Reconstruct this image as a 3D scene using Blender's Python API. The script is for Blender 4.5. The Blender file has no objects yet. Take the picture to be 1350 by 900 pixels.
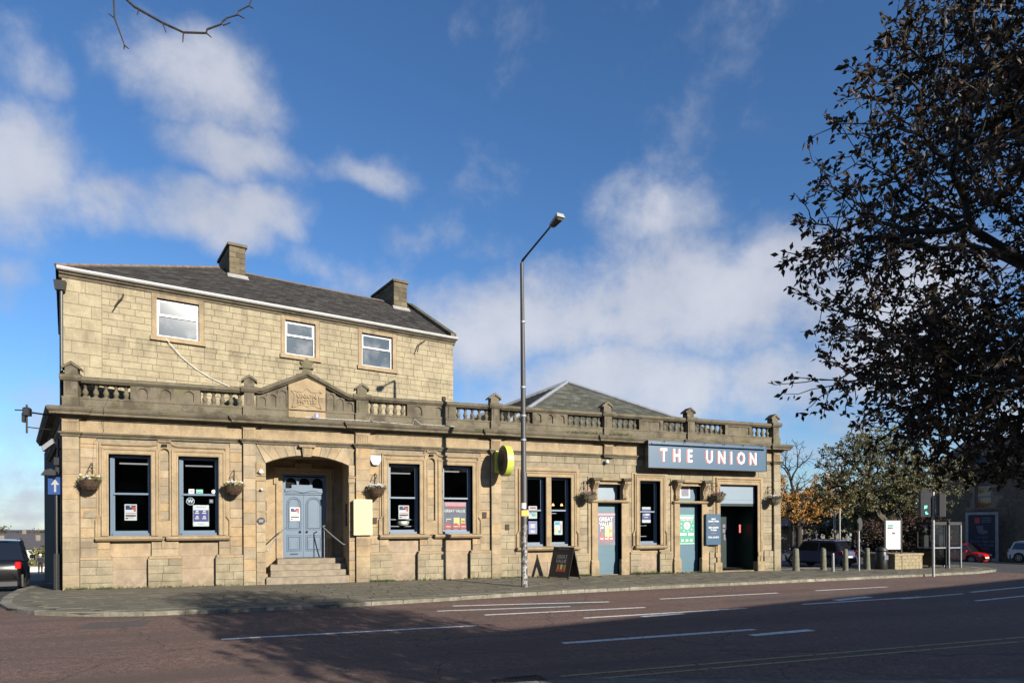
import bpy, bmesh, math, random
from mathutils import Vector, Matrix
import numpy as np
R = math.radians
sc = bpy.context.scene
col = sc.collection
rng = random.Random(7)

# ---------------------------------------------------------------- camera, light, exposure
CAM = Vector((5.75, -25.6, 2.0)); YAW = R(21.41); FPX = 870.0
cam = bpy.data.cameras.new('camera'); camo = bpy.data.objects.new('camera', cam); col.objects.link(camo)
cam.sensor_width = 36.0; cam.lens = FPX / 1350 * 36.0
cam.shift_y = (695 - 450) / 1350.0
cam.clip_start = 0.1; cam.clip_end = 8000
camo.location = CAM
camo.rotation_euler = (Matrix.Rotation(-YAW, 3, 'Z') @ Matrix.Rotation(R(90), 3, 'X') @ Matrix.Rotation(-0.004, 3, 'Z')).to_euler()
sc.camera = camo
sc.render.resolution_x = 1024; sc.render.resolution_y = 682
sc.render.engine = 'CYCLES'
sc.view_settings.view_transform = 'Standard'; sc.view_settings.look = 'None'
sc.view_settings.exposure = 1.04; sc.view_settings.gamma = 1.0; sc.view_settings.use_curve_mapping = False
sc.cycles.max_bounces = 6; sc.cycles.transparent_max_bounces = 12

SUN_H = Vector((0.4056, -1.0, 0)).normalized()      # towards the sun, level
SUN_EL = R(19.85)
SUN_DIR = Vector((SUN_H.x * math.cos(SUN_EL), SUN_H.y * math.cos(SUN_EL), math.sin(SUN_EL)))
sun = bpy.data.lights.new('sun', 'SUN'); suno = bpy.data.objects.new('sun', sun); col.objects.link(suno)
sun.energy = 5.0; sun.angle = R(0.5); sun.color = (1.0, 0.92, 0.80)
suno.rotation_euler = SUN_DIR.to_track_quat('Z', 'Y').to_euler(); suno.location = (20, -60, 30)

world = bpy.data.worlds.new('World'); sc.world = world; world.use_nodes = True
def build_world():
    nt = world.node_tree; nt.nodes.clear(); N = nt.nodes.new; L = nt.links.new
    out = N('ShaderNodeOutputWorld'); bg = N('ShaderNodeBackground'); bg.inputs[1].default_value = 0.05
    L(bg.outputs[0], out.inputs[0])
    sky = N('ShaderNodeTexSky'); sky.sky_type = 'NISHITA'; sky.sun_disc = False
    sky.sun_elevation = SUN_EL; sky.sun_rotation = math.atan2(SUN_DIR.x, SUN_DIR.y)
    sky.altitude = 150; sky.air_density = 1.0; sky.dust_density = 0.12; sky.ozone_density = 2.6
    def M(op, a, b=None, c=None, clamp=False):
        n = N('ShaderNodeMath'); n.operation = op; n.use_clamp = clamp
        for i, v in enumerate((a, b, c)):
            if v is None: continue
            if isinstance(v, (int, float)): n.inputs[i].default_value = v
            else: L(v, n.inputs[i])
        return n.outputs[0]
    tc = N('ShaderNodeTexCoord'); sep = N('ShaderNodeSeparateXYZ'); L(tc.outputs['Generated'], sep.inputs[0])
    x, y, z = sep.outputs
    az = M('MULTIPLY', M('ARCTAN2', x, y), 57.2958)          # degrees, 0 = +y, positive to +x
    el = M('MULTIPLY', M('ARCSINE', z), 57.2958)
    ae = N('ShaderNodeCombineXYZ'); L(az, ae.inputs[0]); L(el, ae.inputs[1])
    # cloud layer coordinates: intersection of the view ray with a flat layer
    zz = M('MAXIMUM', M('ADD', z, 0.16), 0.05)
    cp = N('ShaderNodeCombineXYZ'); L(M('DIVIDE', x, zz), cp.inputs[0]); L(M('DIVIDE', y, zz), cp.inputs[1]); cp.inputs[2].default_value = 3.1
    def noise(vec, scale, detail, rough, dist=0.0):
        n = N('ShaderNodeTexNoise'); n.inputs['Scale'].default_value = scale; n.inputs['Detail'].default_value = detail
        n.inputs['Roughness'].default_value = rough; n.inputs['Distortion'].default_value = dist; L(vec, n.inputs['Vector']); return n.outputs[0]
    # banks of cloud: soft patches given as azimuth, elevation and half widths in degrees, broken up by noise
    wn = N('ShaderNodeTexNoise'); wn.inputs['Scale'].default_value = 5.0; wn.inputs['Detail'].default_value = 5; L(tc.outputs['Generated'], wn.inputs['Vector'])
    wv = N('ShaderNodeVectorMath'); wv.operation = 'MULTIPLY_ADD'; L(wn.outputs['Color'], wv.inputs[0]); wv.inputs[1].default_value = (9, 9, 0); L(ae.outputs[0], wv.inputs[2])
    sh = N('ShaderNodeVectorMath'); sh.operation = 'SUBTRACT'; L(wv.outputs[0], sh.inputs[0]); sh.inputs[1].default_value = (4.5, 4.5, 0)
    total = None
    for (a0, e0, sa, se, amp) in CLOUDS:
        s1 = N('ShaderNodeVectorMath'); s1.operation = 'SUBTRACT'; L(sh.outputs[0], s1.inputs[0]); s1.inputs[1].default_value = (a0, e0, 0)
        s2 = N('ShaderNodeVectorMath'); s2.operation = 'MULTIPLY'; L(s1.outputs[0], s2.inputs[0]); s2.inputs[1].default_value = (1 / sa, 1 / se, 0)
        s3 = N('ShaderNodeVectorMath'); s3.operation = 'LENGTH'; L(s2.outputs[0], s3.inputs[0])
        mr = N('ShaderNodeMapRange'); mr.interpolation_type = 'SMOOTHSTEP'; L(s3.outputs['Value'], mr.inputs[0])
        mr.inputs[1].default_value = 0.15; mr.inputs[2].default_value = 1.25; mr.inputs[3].default_value = amp; mr.inputs[4].default_value = 0.0
        total = mr.outputs[0] if total is None else M('MAXIMUM', total, mr.outputs[0])
    fb = noise(cp.outputs[0], 1.15, 9, 0.60, 0.25)
    fb2 = noise(tc.outputs['Generated'], 7.0, 10, 0.60, 0.15)
    den = M('ADD', total, M('ADD', M('MULTIPLY', M('SUBTRACT', fb, 0.5), 0.9), M('MULTIPLY', M('SUBTRACT', fb2, 0.5), 2.1)))
    mask = N('ShaderNodeMapRange'); mask.interpolation_type = 'SMOOTHSTEP'; L(den, mask.inputs[0]); mask.inputs[1].default_value = 0.02; mask.inputs[2].default_value = 0.92
    # thick parts seen from below are greyer, edges and tops whiter
    th = noise(tc.outputs['Generated'], 4.2, 7, 0.55, 0.3)
    cr = N('ShaderNodeValToRGB'); L(M('ADD', M('MULTIPLY', th, 0.75), M('MULTIPLY', den, 0.20)), cr.inputs[0])
    e = cr.color_ramp.elements; e[0].position = 0.30; e[0].color = (4.1, 4.5, 5.6, 1); e[1].position = 0.78; e[1].color = (7.2, 7.4, 8.1, 1)
    mx = N('ShaderNodeMix'); mx.data_type = 'RGBA'; L(M('MULTIPLY', mask.outputs[0], 0.90), mx.inputs['Factor']); hs = N('ShaderNodeHueSaturation'); hs.inputs['Saturation'].default_value = 1.05; hs.inputs['Value'].default_value = 1.16; tn = N('ShaderNodeVectorMath'); tn.operation = 'MULTIPLY'; tn.inputs[1].default_value = (0.84, 1.04, 1.28); L(sky.outputs[0], tn.inputs[0]); L(tn.outputs[0], hs.inputs['Color']); L(hs.outputs[0], mx.inputs['A']); L(cr.outputs[0], mx.inputs['B'])
    L(mx.outputs['Result'], bg.inputs[0])
def pxdir(px, py):
    u = (px - 675) / FPX; v = (695 - py) / FPX
    return math.degrees(math.atan(u) + YAW), math.degrees(math.atan2(v, math.hypot(1, u)))
CLOUDS = []
for (px, py, sx, sy, amp) in [(20, 240, 110, 150, 0.89), (270, 110, 150, 120, 0.74), (310, 215, 130, 60, 0.76), (180, 290, 240, 60, 0.86), (390, 300, 90, 40, .55), (40, 60, 70, 70, .45),
                              (510, 225, 85, 34, .5), (610, 320, 110, 40, .42), (700, 425, 220, 95, .85), (920, 400, 260, 120, .95), (1050, 320, 130, 70, .85), (900, 270, 170, 50, .38),
                              (1200, 420, 220, 150, .9), (460, 375, 110, 40, .45), (40, 640, 120, 50, .7), (20, 370, 60, 60, .5), (850, 520, 380, 70, .8)]:
    a, e = pxdir(px, py); a2, e2 = pxdir(px + sx, py); a3, e3 = pxdir(px, py - sy)
    CLOUDS.append((a, e, abs(a2 - a) + .1, abs(e3 - e) + .1, amp))
for (a, e, sa, se, amp) in [(0, 1, 500, 11, .50), (-60, 14, 40, 10, .7), (100, 20, 45, 12, .7), (150, 35, 30, 14, .6), (-130, 18, 35, 9, .6), (-100, 45, 30, 15, .5), (60, 55, 30, 14, .45)]:
    CLOUDS.append((a, e, sa, se, amp))
build_world()

# ---------------------------------------------------------------- helpers
def srgb(r, g, b):
    f = lambda c: (c / 255 / 12.92) if c / 255 <= .04045 else ((c / 255 + .055) / 1.055) ** 2.4
    return (f(r), f(g), f(b), 1)

class MB:
    """collects faces; xf maps local points to world points"""
    def __init__(s, xf=None): s.v = []; s.f = []; s.t = []; s.m = []; s.xf = xf; s.mi = 0
    def add(s, vs, fs, tint=0.5):
        o = len(s.v)
        s.v += [s.xf(p) for p in vs] if s.xf else [tuple(p) for p in vs]
        for f in fs: s.f.append([o + i for i in f]); s.t.append(tint); s.m.append(s.mi)
        return s
    def box(s, x0, x1, y0, y1, z0, z1, tint=0.5):
        v = [(x0, y0, z0), (x1, y0, z0), (x1, y1, z0), (x0, y1, z0), (x0, y0, z1), (x1, y0, z1), (x1, y1, z1), (x0, y1, z1)]
        return s.add(v, [(0, 3, 2, 1), (4, 5, 6, 7), (0, 1, 5, 4), (1, 2, 6, 5), (2, 3, 7, 6), (3, 0, 4, 7)], tint)
    def cbox(s, x0, x1, y0, y1, z0, z1, c=.01, tint=.5):   # box with chamfered vertical and top edges
        pl = [(x0 + c, y0), (x1 - c, y0), (x1, y0 + c), (x1, y1 - c), (x1 - c, y1), (x0 + c, y1), (x0, y1 - c), (x0, y0 + c)]
        cx, cy = (x0 + x1) / 2, (y0 + y1) / 2
        v = [(p[0], p[1], z0) for p in pl] + [(p[0], p[1], z1 - c) for p in pl]
        v += [(p[0] + (c if p[0] < cx else -c), p[1] + (c if p[1] < cy else -c), z1) for p in pl]
        f = [tuple(range(7, -1, -1)), tuple(range(16, 24))]
        for k in (0, 8):
            for i in range(8): f.append((k + i, k + (i + 1) % 8, k + 8 + (i + 1) % 8, k + 8 + i))
        return s.add(v, f, tint)
    def prism(s, pts, y0, y1, tint=.5):                     # polygon (x,z) counter-clockwise seen from the front, extruded in y
        n = len(pts); v = [(p[0], y0, p[1]) for p in pts] + [(p[0], y1, p[1]) for p in pts]
        f = [tuple(range(n)), tuple(range(2 * n - 1, n - 1, -1))] + [((i + 1) % n, i, n + i, n + (i + 1) % n) for i in range(n)]
        return s.add(v, f, tint)
    def prismx(s, pts, x0, x1, tint=.5):                    # polygon (y,z), extruded in x
        n = len(pts); v = [(x0, p[0], p[1]) for p in pts] + [(x1, p[0], p[1]) for p in pts]
        f = [tuple(range(n)), tuple(range(2 * n - 1, n - 1, -1))] + [((i + 1) % n, i, n + i, n + (i + 1) % n) for i in range(n)]
        return s.add(v, f, tint)
    def prismz(s, pts, z0, z1, tint=.5):
        n = len(pts); v = [(p[0], p[1], z0) for p in pts] + [(p[0], p[1], z1) for p in pts]
        f = [tuple(range(n - 1, -1, -1)), tuple(range(n, 2 * n))] + [(i, (i + 1) % n, n + (i + 1) % n, n + i) for i in range(n)]
        return s.add(v, f, tint)
    def ring(s, outer, inner, y0, yb, tint=.5, back=True):  # plate with a sunk panel: outlines (x,z) of equal count
        n = len(outer); v = [(p[0], y0, p[1]) for p in outer] + [(p[0], y0, p[1]) for p in inner] + [(p[0], yb, p[1]) for p in inner]
        f = []
        for i in range(n):
            j = (i + 1) % n; f.append((i, j, n + j, n + i)); f.append((n + i, n + j, 2 * n + j, 2 * n + i))
        if back: f.append(tuple(range(2 * n, 3 * n)))
        return s.add(v, f, tint)
    def tube(s, path, r, seg=8, cap=True, tint=.5):
        path = [Vector(p) for p in path]; n = len(path)
        rs = r if isinstance(r, (list, tuple)) else [r] * n
        up = None; v = []
        for i, p in enumerate(path):
            d = (path[min(i + 1, n - 1)] - path[max(i - 1, 0)])
            d = d.normalized() if d.length > 1e-9 else Vector((0, 0, 1))
            if up is None:
                up = Vector((0, 0, 1)) if abs(d.z) < .9 else Vector((1, 0, 0))
            a = d.cross(up)
            a = a.normalized() if a.length > 1e-6 else d.orthogonal().normalized()
            b = a.cross(d); up = b
            for k in range(seg):
                t = 2 * math.pi * k / seg; v.append(tuple(p + (a * math.cos(t) + b * math.sin(t)) * rs[i]))
        f = []
        for i in range(n - 1):
            for k in range(seg):
                k2 = (k + 1) % seg; f.append((i * seg + k, i * seg + k2, (i + 1) * seg + k2, (i + 1) * seg + k))
        if cap: f.append(tuple(range(seg - 1, -1, -1))); f.append(tuple((n - 1) * seg + k for k in range(seg)))
        return s.add(v, f, tint)
    def lathe(s, prof, seg=12, c=(0, 0, 0), sq=1.0, tint=.5):
        n = len(prof); v = []
        for (r, z) in prof:
            for k in range(seg):
                t = 2 * math.pi * (k + .5) / seg; v.append((c[0] + r * math.cos(t) * sq, c[1] + r * math.sin(t), c[2] + z))
        f = []
        for i in range(n - 1):
            for k in range(seg):
                k2 = (k + 1) % seg; f.append((i * seg + k, i * seg + k2, (i + 1) * seg + k2, (i + 1) * seg + k))
        f.append(tuple(range(seg - 1, -1, -1))); f.append(tuple((n - 1) * seg + k for k in range(seg)))
        return s.add(v, f, tint)
    def sweep(s, prof, path, tint=.5, caps=True):           # profile (out,z) along a plan path (x,y); outward = right hand of travel
        P = [Vector((p[0], p[1])) for p in path]; n = len(P); m = len(prof); v = []
        for i in range(n):
            d1 = (P[i] - P[i - 1]).normalized() if i > 0 else (P[1] - P[0]).normalized()
            d2 = (P[i + 1] - P[i]).normalized() if i < n - 1 else d1
            n1 = Vector((d1.y, -d1.x)); n2 = Vector((d2.y, -d2.x)); mt = n1 + n2
            mt = mt / max(mt.dot(n1), .2)
            for (o, z) in prof: v.append((P[i].x + mt.x * o, P[i].y + mt.y * o, z))
        f = [(i * m + k, (i + 1) * m + k, (i + 1) * m + (k + 1) % m, i * m + (k + 1) % m) for i in range(n - 1) for k in range(m)]
        if caps: f.append(tuple(range(m))); f.append(tuple(range(n * m - 1, (n - 1) * m - 1, -1)))
        return s.add(v, f, tint)
    def sweepv(s, prof, path, tint=.5, caps=True):          # profile (out,y) along a path in the facade plane (x,z); out = left hand of travel
        P = [Vector((p[0], p[1])) for p in path]; n = len(P); m = len(prof); v = []
        for i in range(n):
            d1 = (P[i] - P[i - 1]).normalized() if i > 0 else (P[1] - P[0]).normalized()
            d2 = (P[i + 1] - P[i]).normalized() if i < n - 1 else d1
            n1 = Vector((-d1.y, d1.x)); n2 = Vector((-d2.y, d2.x)); mt = n1 + n2
            mt = mt / max(mt.dot(n1), .2)
            for (o, yy) in prof: v.append((P[i].x + mt.x * o, yy, P[i].y + mt.y * o))
        f = [(i * m + k, i * m + (k + 1) % m, (i + 1) * m + (k + 1) % m, (i + 1) * m + k) for i in range(n - 1) for k in range(m)]
        if caps: f.append(tuple(range(m - 1, -1, -1))); f.append(tuple(range((n - 1) * m, n * m)))
        return s.add(v, f, tint)
    def mesh(s, name, mats, origin=(0, 0, 0), smooth=False):
        me = bpy.data.meshes.new(name)
        ox, oy, oz = origin
        me.from_pydata([(p[0] - ox, p[1] - oy, p[2] - oz) for p in s.v], [], s.f)
        for m in (mats if isinstance(mats, (list, tuple)) else [mats]): me.materials.append(m)
        if any(s.m): me.polygons.foreach_set('material_index', s.m)
        at = me.attributes.new('tint', 'FLOAT', 'FACE'); at.data.foreach_set('value', s.t)
        bm = bmesh.new(); bm.from_mesh(me); bmesh.ops.recalc_face_normals(bm, faces=bm.faces); bm.to_mesh(me); bm.free()
        if smooth: smooth_mesh(me)
        me.update(); return me
    def build(s, name, mats, parent=None, smooth=False, origin=None):
        if origin is None: origin = worldloc(parent) if parent else (0, 0, 0)
        o = bpy.data.objects.new(name, s.mesh(name, mats, origin, smooth)); col.objects.link(o)
        if parent: o.parent = parent
        else: o.location = origin
        return o
def smooth_mesh(me, ang=40):
    me.polygons.foreach_set('use_smooth', [True] * len(me.polygons))
    try: me.set_sharp_from_angle(angle=R(ang))
    except Exception: pass
def worldloc(o):
    p = Vector((0, 0, 0))
    while o: p = p + o.location; o = o.parent
    return tuple(p)
def tag(o, label=None, cat=None, group=None, kind=None):
    if label: o['label'] = label
    if cat: o['category'] = cat
    if group: o['group'] = group
    if kind: o['kind'] = kind
    return o
def empty(name, loc, label=None, cat=None, group=None, rz=0):
    o = bpy.data.objects.new(name, None); col.objects.link(o); o.location = loc; o.rotation_euler = (0, 0, rz); o.empty_display_size = .2
    return tag(o, label, cat, group)
def inst(name, me, parent, loc=(0, 0, 0), rz=0, scale=None):
    o = bpy.data.objects.new(name, me); col.objects.link(o); o.parent = parent; o.location = loc; o.rotation_euler = (0, 0, rz)
    if scale: o.scale = scale
    return o
def copy_tree(o, parent=None):
    c = o.copy(); col.objects.link(c); c.parent = parent
    for ch in list(o.children): copy_tree(ch, c)
    return c
def gz(x, y):
    z = -.006 * x - .02 * max(0, x - 45)
    xb = -.28 * min(y, 17) + max(0, y - 17) * 1.2
    w = min(1, max(0, (3.0 - (x - xb)) / 3.0)) if y > 0 else 0
    return z - .045 * min(max(0, y - 1), 95) * w
def proj_area(x0, x1, z0, z1, xf=None):
    pts = []
    for (x, z) in ((x0, z0), (x1, z1)):
        p = Vector(xf((x, 0, z))) if xf else Vector((x, 0, z))
        d = p - CAM; dep = d.x * math.sin(YAW) + d.y * math.cos(YAW)
        pts.append(((d.x * math.cos(YAW) - d.y * math.sin(YAW)) / dep, d.z / dep))
    return abs(pts[0][0] - pts[1][0]) * abs(pts[0][1] - pts[1][1])

# ---------------------------------------------------------------- materials
MATS = {}
K = 0.62          # all reflectances are given for exposure 0.35; the picture is exposed brighter than that
def S(c): return (c[0] * K, c[1] * K, c[2] * K, 1)
def nodes_of(name):
    m = bpy.data.materials.new(name); m.use_nodes = True; nt = m.node_tree; nt.nodes.clear()
    out = nt.nodes.new('ShaderNodeOutputMaterial'); b = nt.nodes.new('ShaderNodeBsdfPrincipled'); nt.links.new(b.outputs[0], out.inputs[0])
    MATS[name] = m; return m, nt, b
def mat(name, c, rough=.6, metal=0, var=.12, scale=6, bump=.0, bscale=None, spec=.5, coat=0):
    m, nt, b = nodes_of(name); N = nt.nodes.new; L = nt.links.new
    tc = N('ShaderNodeTexCoord'); n = N('ShaderNodeTexNoise'); n.inputs['Scale'].default_value = scale; n.inputs['Detail'].default_value = 5
    L(tc.outputs['Object'], n.inputs['Vector'])
    mp = N('ShaderNodeMapRange'); L(n.outputs[0], mp.inputs[0]); mp.inputs[1].default_value = .25; mp.inputs[2].default_value = .75
    mp.inputs[3].default_value = 1 - var; mp.inputs[4].default_value = 1 + var
    v = N('ShaderNodeVectorMath'); v.operation = 'SCALE'; v.inputs[0].default_value = S(c)[:3]; L(mp.outputs[0], v.inputs['Scale']); L(v.outputs[0], b.inputs['Base Color'])
    b.inputs['Roughness'].default_value = rough; b.inputs['Metallic'].default_value = metal; b.inputs['Specular IOR Level'].default_value = spec
    b.inputs['Coat Weight'].default_value = coat
    if bump:
        n2 = N('ShaderNodeTexNoise'); n2.inputs['Scale'].default_value = bscale or scale * 6; n2.inputs['Detail'].default_value = 6; L(tc.outputs['Object'], n2.inputs['Vector'])
        bp = N('ShaderNodeBump'); bp.inputs['Strength'].default_value = bump; bp.inputs['Distance'].default_value = .02; L(n2.outputs[0], bp.inputs['Height']); L(bp.outputs[0], b.inputs['Normal'])
    return m
def stone_mat(name, cols, dirt, dirt_amt=.5, dscale=.8, streak=.5, bump=.35, moss=None, moss_amt=0, dr=(.46, .78)):
    """ashlar: colour by the stone's own tint, plus broad staining, vertical streaks and fine grain"""
    m, nt, b = nodes_of(name); N = nt.nodes.new; L = nt.links.new
    at = N('ShaderNodeAttribute'); at.attribute_name = 'tint'
    geo = N('ShaderNodeNewGeometry'); pos = geo.outputs['Position']
    def noise(sc, det, ro=.6, vec=pos):
        n = N('ShaderNodeTexNoise'); n.inputs['Scale'].default_value = sc; n.inputs['Detail'].default_value = det; n.inputs['Roughness'].default_value = ro; L(vec, n.inputs['Vector']); return n.outputs[0]
    def ramp(fac, p0, p1, c0=0, c1=1):
        mr = N('ShaderNodeMapRange'); L(fac, mr.inputs[0]); mr.inputs[1].default_value = p0; mr.inputs[2].default_value = p1; mr.inputs[3].default_value = c0; mr.inputs[4].default_value = c1; mr.interpolation_type = 'SMOOTHSTEP'; return mr.outputs[0]
    def mix(f, a, c):
        x = N('ShaderNodeMix'); x.data_type = 'RGBA'
        (L(f, x.inputs['Factor']) if not isinstance(f, float) else setattr(x.inputs['Factor'], 'default_value', f))
        for s_, v_ in (('A', a), ('B', c)):
            if isinstance(v_, tuple): x.inputs[s_].default_value = v_
            else: L(v_, x.inputs[s_])
        return x.outputs['Result']
    cr = N('ShaderNodeValToRGB'); L(at.outputs['Fac'], cr.inputs[0])
    els = cr.color_ramp.elements
    while len(els) < len(cols): els.new(.5)
    for i, c in enumerate(cols): els[i].position = i / (len(cols) - 1); els[i].color = S(c)
    dirt = S(dirt); moss = S(moss) if moss else None
    c = cr.outputs[0]
    grain = noise(38, 4, .7); c2 = N('ShaderNodeMix'); c2.data_type = 'RGBA'; c2.blend_type = 'MULTIPLY'
    gv = ramp(grain, .3, .7, .80, 1.16); gc = N('ShaderNodeCombineColor')
    for i in range(3): L(gv, gc.inputs[i])
    c2.inputs['Factor'].default_value = 1; L(c, c2.inputs['A']); L(gc.outputs[0], c2.inputs['B']); c = c2.outputs['Result']
    blot = noise(2.6, 5, .65); bl2 = N('ShaderNodeMix'); bl2.data_type = 'RGBA'; bl2.blend_type = 'MULTIPLY'
    bv = ramp(blot, .3, .72, .82, 1.1); bc = N('ShaderNodeCombineColor')
    for i in range(3): L(bv, bc.inputs[i])
    bl2.inputs['Factor'].default_value = 1; L(c, bl2.inputs['A']); L(bc.outputs[0], bl2.inputs['B']); c = bl2.outputs['Result']
    d1 = ramp(noise(dscale, 7, .65), *dr)
    c = mix(M2(nt, d1, dirt_amt), c, dirt)
    if streak:
        mpg = N('ShaderNodeMapping'); L(pos, mpg.inputs[0]); mpg.inputs['Scale'].default_value = (3.2, 3.2, .35)
        st = ramp(noise(1.0, 6, .7, mpg.outputs[0]), .55, .80)
        c = mix(M2(nt, st, streak), c, dirt)
    # soot and run-off hanging below sills, string and cornice, and splash grime at the foot
    sz = N('ShaderNodeSeparateXYZ'); L(pos, sz.inputs[0]); zc = sz.outputs[2]; grad = None
    for lz, ln in ((1.60, .7), (5.07, .55), (5.66, .40), (6.90, .5), (8.82, 1.1), (10.52, 1.0)):
        lt = N('ShaderNodeMath'); lt.operation = 'LESS_THAN'; L(zc, lt.inputs[0]); lt.inputs[1].default_value = lz
        mu = N('ShaderNodeMath'); mu.operation = 'MULTIPLY'; L(lt.outputs[0], mu.inputs[0]); L(ramp(zc, lz - ln, lz), mu.inputs[1])
        if grad is None: grad = mu.outputs[0]
        else:
            mxn = N('ShaderNodeMath'); mxn.operation = 'MAXIMUM'; L(grad, mxn.inputs[0]); L(mu.outputs[0], mxn.inputs[1]); grad = mxn.outputs[0]
    mp2 = N('ShaderNodeMapping'); L(pos, mp2.inputs[0]); mp2.inputs['Scale'].default_value = (2.6, 2.6, .5); mp2.inputs['Location'].default_value = (7, 3, 1)
    sn = ramp(noise(1.0, 7, .7, mp2.outputs[0]), .42, .64); st2 = N('ShaderNodeMath'); st2.operation = 'MULTIPLY'; L(grad, st2.inputs[0]); L(sn, st2.inputs[1])
    c = mix(M2(nt, st2.outputs[0], .72), c, dirt)
    ft = N('ShaderNodeMath'); ft.operation = 'MULTIPLY'; L(ramp(zc, .55, -.15), ft.inputs[0]); L(ramp(noise(3.5, 6, .7), .36, .62), ft.inputs[1])
    c = mix(M2(nt, ft.outputs[0], .75), c, S((.15, .14, .085, 1)))
    if moss:
        ms = ramp(noise(1.7, 8, .7), .50, .70); c = mix(M2(nt, ms, moss_amt), c, moss)
        sn2 = N('ShaderNodeSeparateXYZ'); L(geo.outputs['Normal'], sn2.inputs[0]); tp = N('ShaderNodeMath'); tp.operation = 'MULTIPLY'; L(ramp(sn2.outputs[2], .35, .8), tp.inputs[0]); L(ramp(noise(4.0, 6, .7), .34, .60), tp.inputs[1])
        c = mix(M2(nt, tp.outputs[0], .8), c, S((.07, .075, .035, 1)))
    L(c, b.inputs['Base Color']); b.inputs['Roughness'].default_value = .88; b.inputs['Specular IOR Level'].default_value = .25
    hb = noise(55, 5, .7); bp = N('ShaderNodeBump'); bp.inputs['Strength'].default_value = bump; bp.inputs['Distance'].default_value = .012; L(hb, bp.inputs['Height'])
    hb2 = noise(6, 5, .6); bp2 = N('ShaderNodeBump'); bp2.inputs['Strength'].default_value = bump * .8; bp2.inputs['Distance'].default_value = .03; L(hb2, bp2.inputs['Height']); L(bp.outputs[0], bp2.inputs['Normal'])
    L(bp2.outputs[0], b.inputs['Normal'])
    return m
def M2(nt, a, k):
    n = nt.nodes.new('ShaderNodeMath'); n.operation = 'MULTIPLY'; nt.links.new(a, n.inputs[0]); n.inputs[1].default_value = k; return n.outputs[0]

stone_mat('ashlar_warm', [(.34, .275, .185, 1), (.44, .345, .22, 1), (.50, .355, .195, 1), (.49, .39, .255, 1), (.38, .31, .215, 1)], (.20, .165, .12, 1), .6, .9, .5)
stone_mat('ashlar_grey', [(.31, .265, .18, 1), (.37, .315, .21, 1), (.40, .34, .23, 1), (.42, .36, .245, 1), (.34, .29, .20, 1)], (.16, .135, .09, 1), .5, .5, .45)
stone_mat('ashlar_upper', [(.415, .355, .235, 1), (.435, .37, .245, 1), (.45, .385, .255, 1), (.455, .395, .265, 1), (.425, .36, .24, 1)], (.22, .185, .125, 1), .5, .40, .45)
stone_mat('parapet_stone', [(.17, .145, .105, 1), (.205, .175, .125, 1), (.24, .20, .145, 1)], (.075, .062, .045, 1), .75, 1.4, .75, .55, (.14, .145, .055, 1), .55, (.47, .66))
stone_mat('smooth_stone', [(.40, .305, .19, 1), (.44, .335, .205, 1), (.46, .35, .215, 1)], (.19, .15, .10, 1), .45, .8, .45)
stone_mat('apron_stone', [(.42, .32, .21, 1), (.44, .345, .25, 1), (.50, .37, .22, 1)], (.25, .20, .145, 1), .6, 1.1, .4)
stone_mat('chimney_stone', [(.12, .10, .065, 1), (.19, .155, .10, 1), (.26, .215, .14, 1)], (.05, .045, .035, 1), .7, 1.2, .4, .6, (.11, .12, .05, 1), .3)
mat('mortar', (.30, .25, .17, 1), .95, var=.25, scale=9, bump=.3)
mat('shaded_wall', (.016, .015, .014, 1), .9, var=.3, scale=3, bump=.3)  # near-black: the flank's shade is put into the wall colour
stone_mat('slate', [(.030, .028, .027, 1), (.052, .048, .046, 1), (.060, .056, .054, 1), (.10, .095, .09, 1), (.045, .040, .040, 1)], (.085, .08, .06, 1), .4, 1.6, .2, .3)
stone_mat('stone_slate', [(.075, .08, .07, 1), (.11, .115, .098, 1), (.125, .13, .11, 1), (.19, .195, .17, 1), (.095, .10, .08, 1)], (.075, .08, .045, 1), .5, 1.4, .3, .4)
mat('lead', (.28, .30, .33, 1), .5, var=.2, scale=4)
mat('ridge_tile', (.20, .15, .12, 1), .8, var=.3, scale=5)
mat('gutter_paint', (.40, .395, .38, 1), .5, var=.2, scale=3)
mat('blue_paint', srgb(106, 126, 146), .38, var=.05, scale=3)
mat('teal_paint', srgb(74, 112, 130), .42, var=.06, scale=3)
mat('pale_blue_panel', srgb(126, 146, 162), .45, var=.04, scale=2)
mat('sign_blue', srgb(38, 84, 116), .4, var=.04, scale=2)
mat('dark_green_door', (.012, .03, .028, 1), .35, var=.1, scale=3)
mat('navy', (.02, .03, .055, 1), .4, var=.1)
mat('white_paint', (.78, .78, .77, 1), .45, var=.04, scale=4)
mat('letter_white', (.85, .84, .82, 1), .45, var=.02)
mat('coral', srgb(225, 110, 90), .5, var=.03)
mat('upvc', (.55, .57, .59, 1), .35, var=.03)
mat('black_metal', (.012, .012, .014, 1), .45, var=.2, scale=10)
mat('dark_plastic', (.02, .021, .024, 1), .5, var=.2, scale=10)
mat('grey_metal', (.32, .33, .34, 1), .45, .3, var=.15, scale=8)
mat('galvanised', (.50, .51, .52, 1), .42, .6, var=.15, scale=12)
mat('rust', (.06, .035, .02, 1), .9, var=.4, scale=20)
mat('lime', srgb(214, 228, 96), .45, var=.03)
mat('cream_board', srgb(248, 240, 150), .5, var=.03)
mat('cream_paint', srgb(246, 240, 176), .5, var=.03)
mat('yellow_tag', srgb(236, 176, 52), .5, var=.05)
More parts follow.
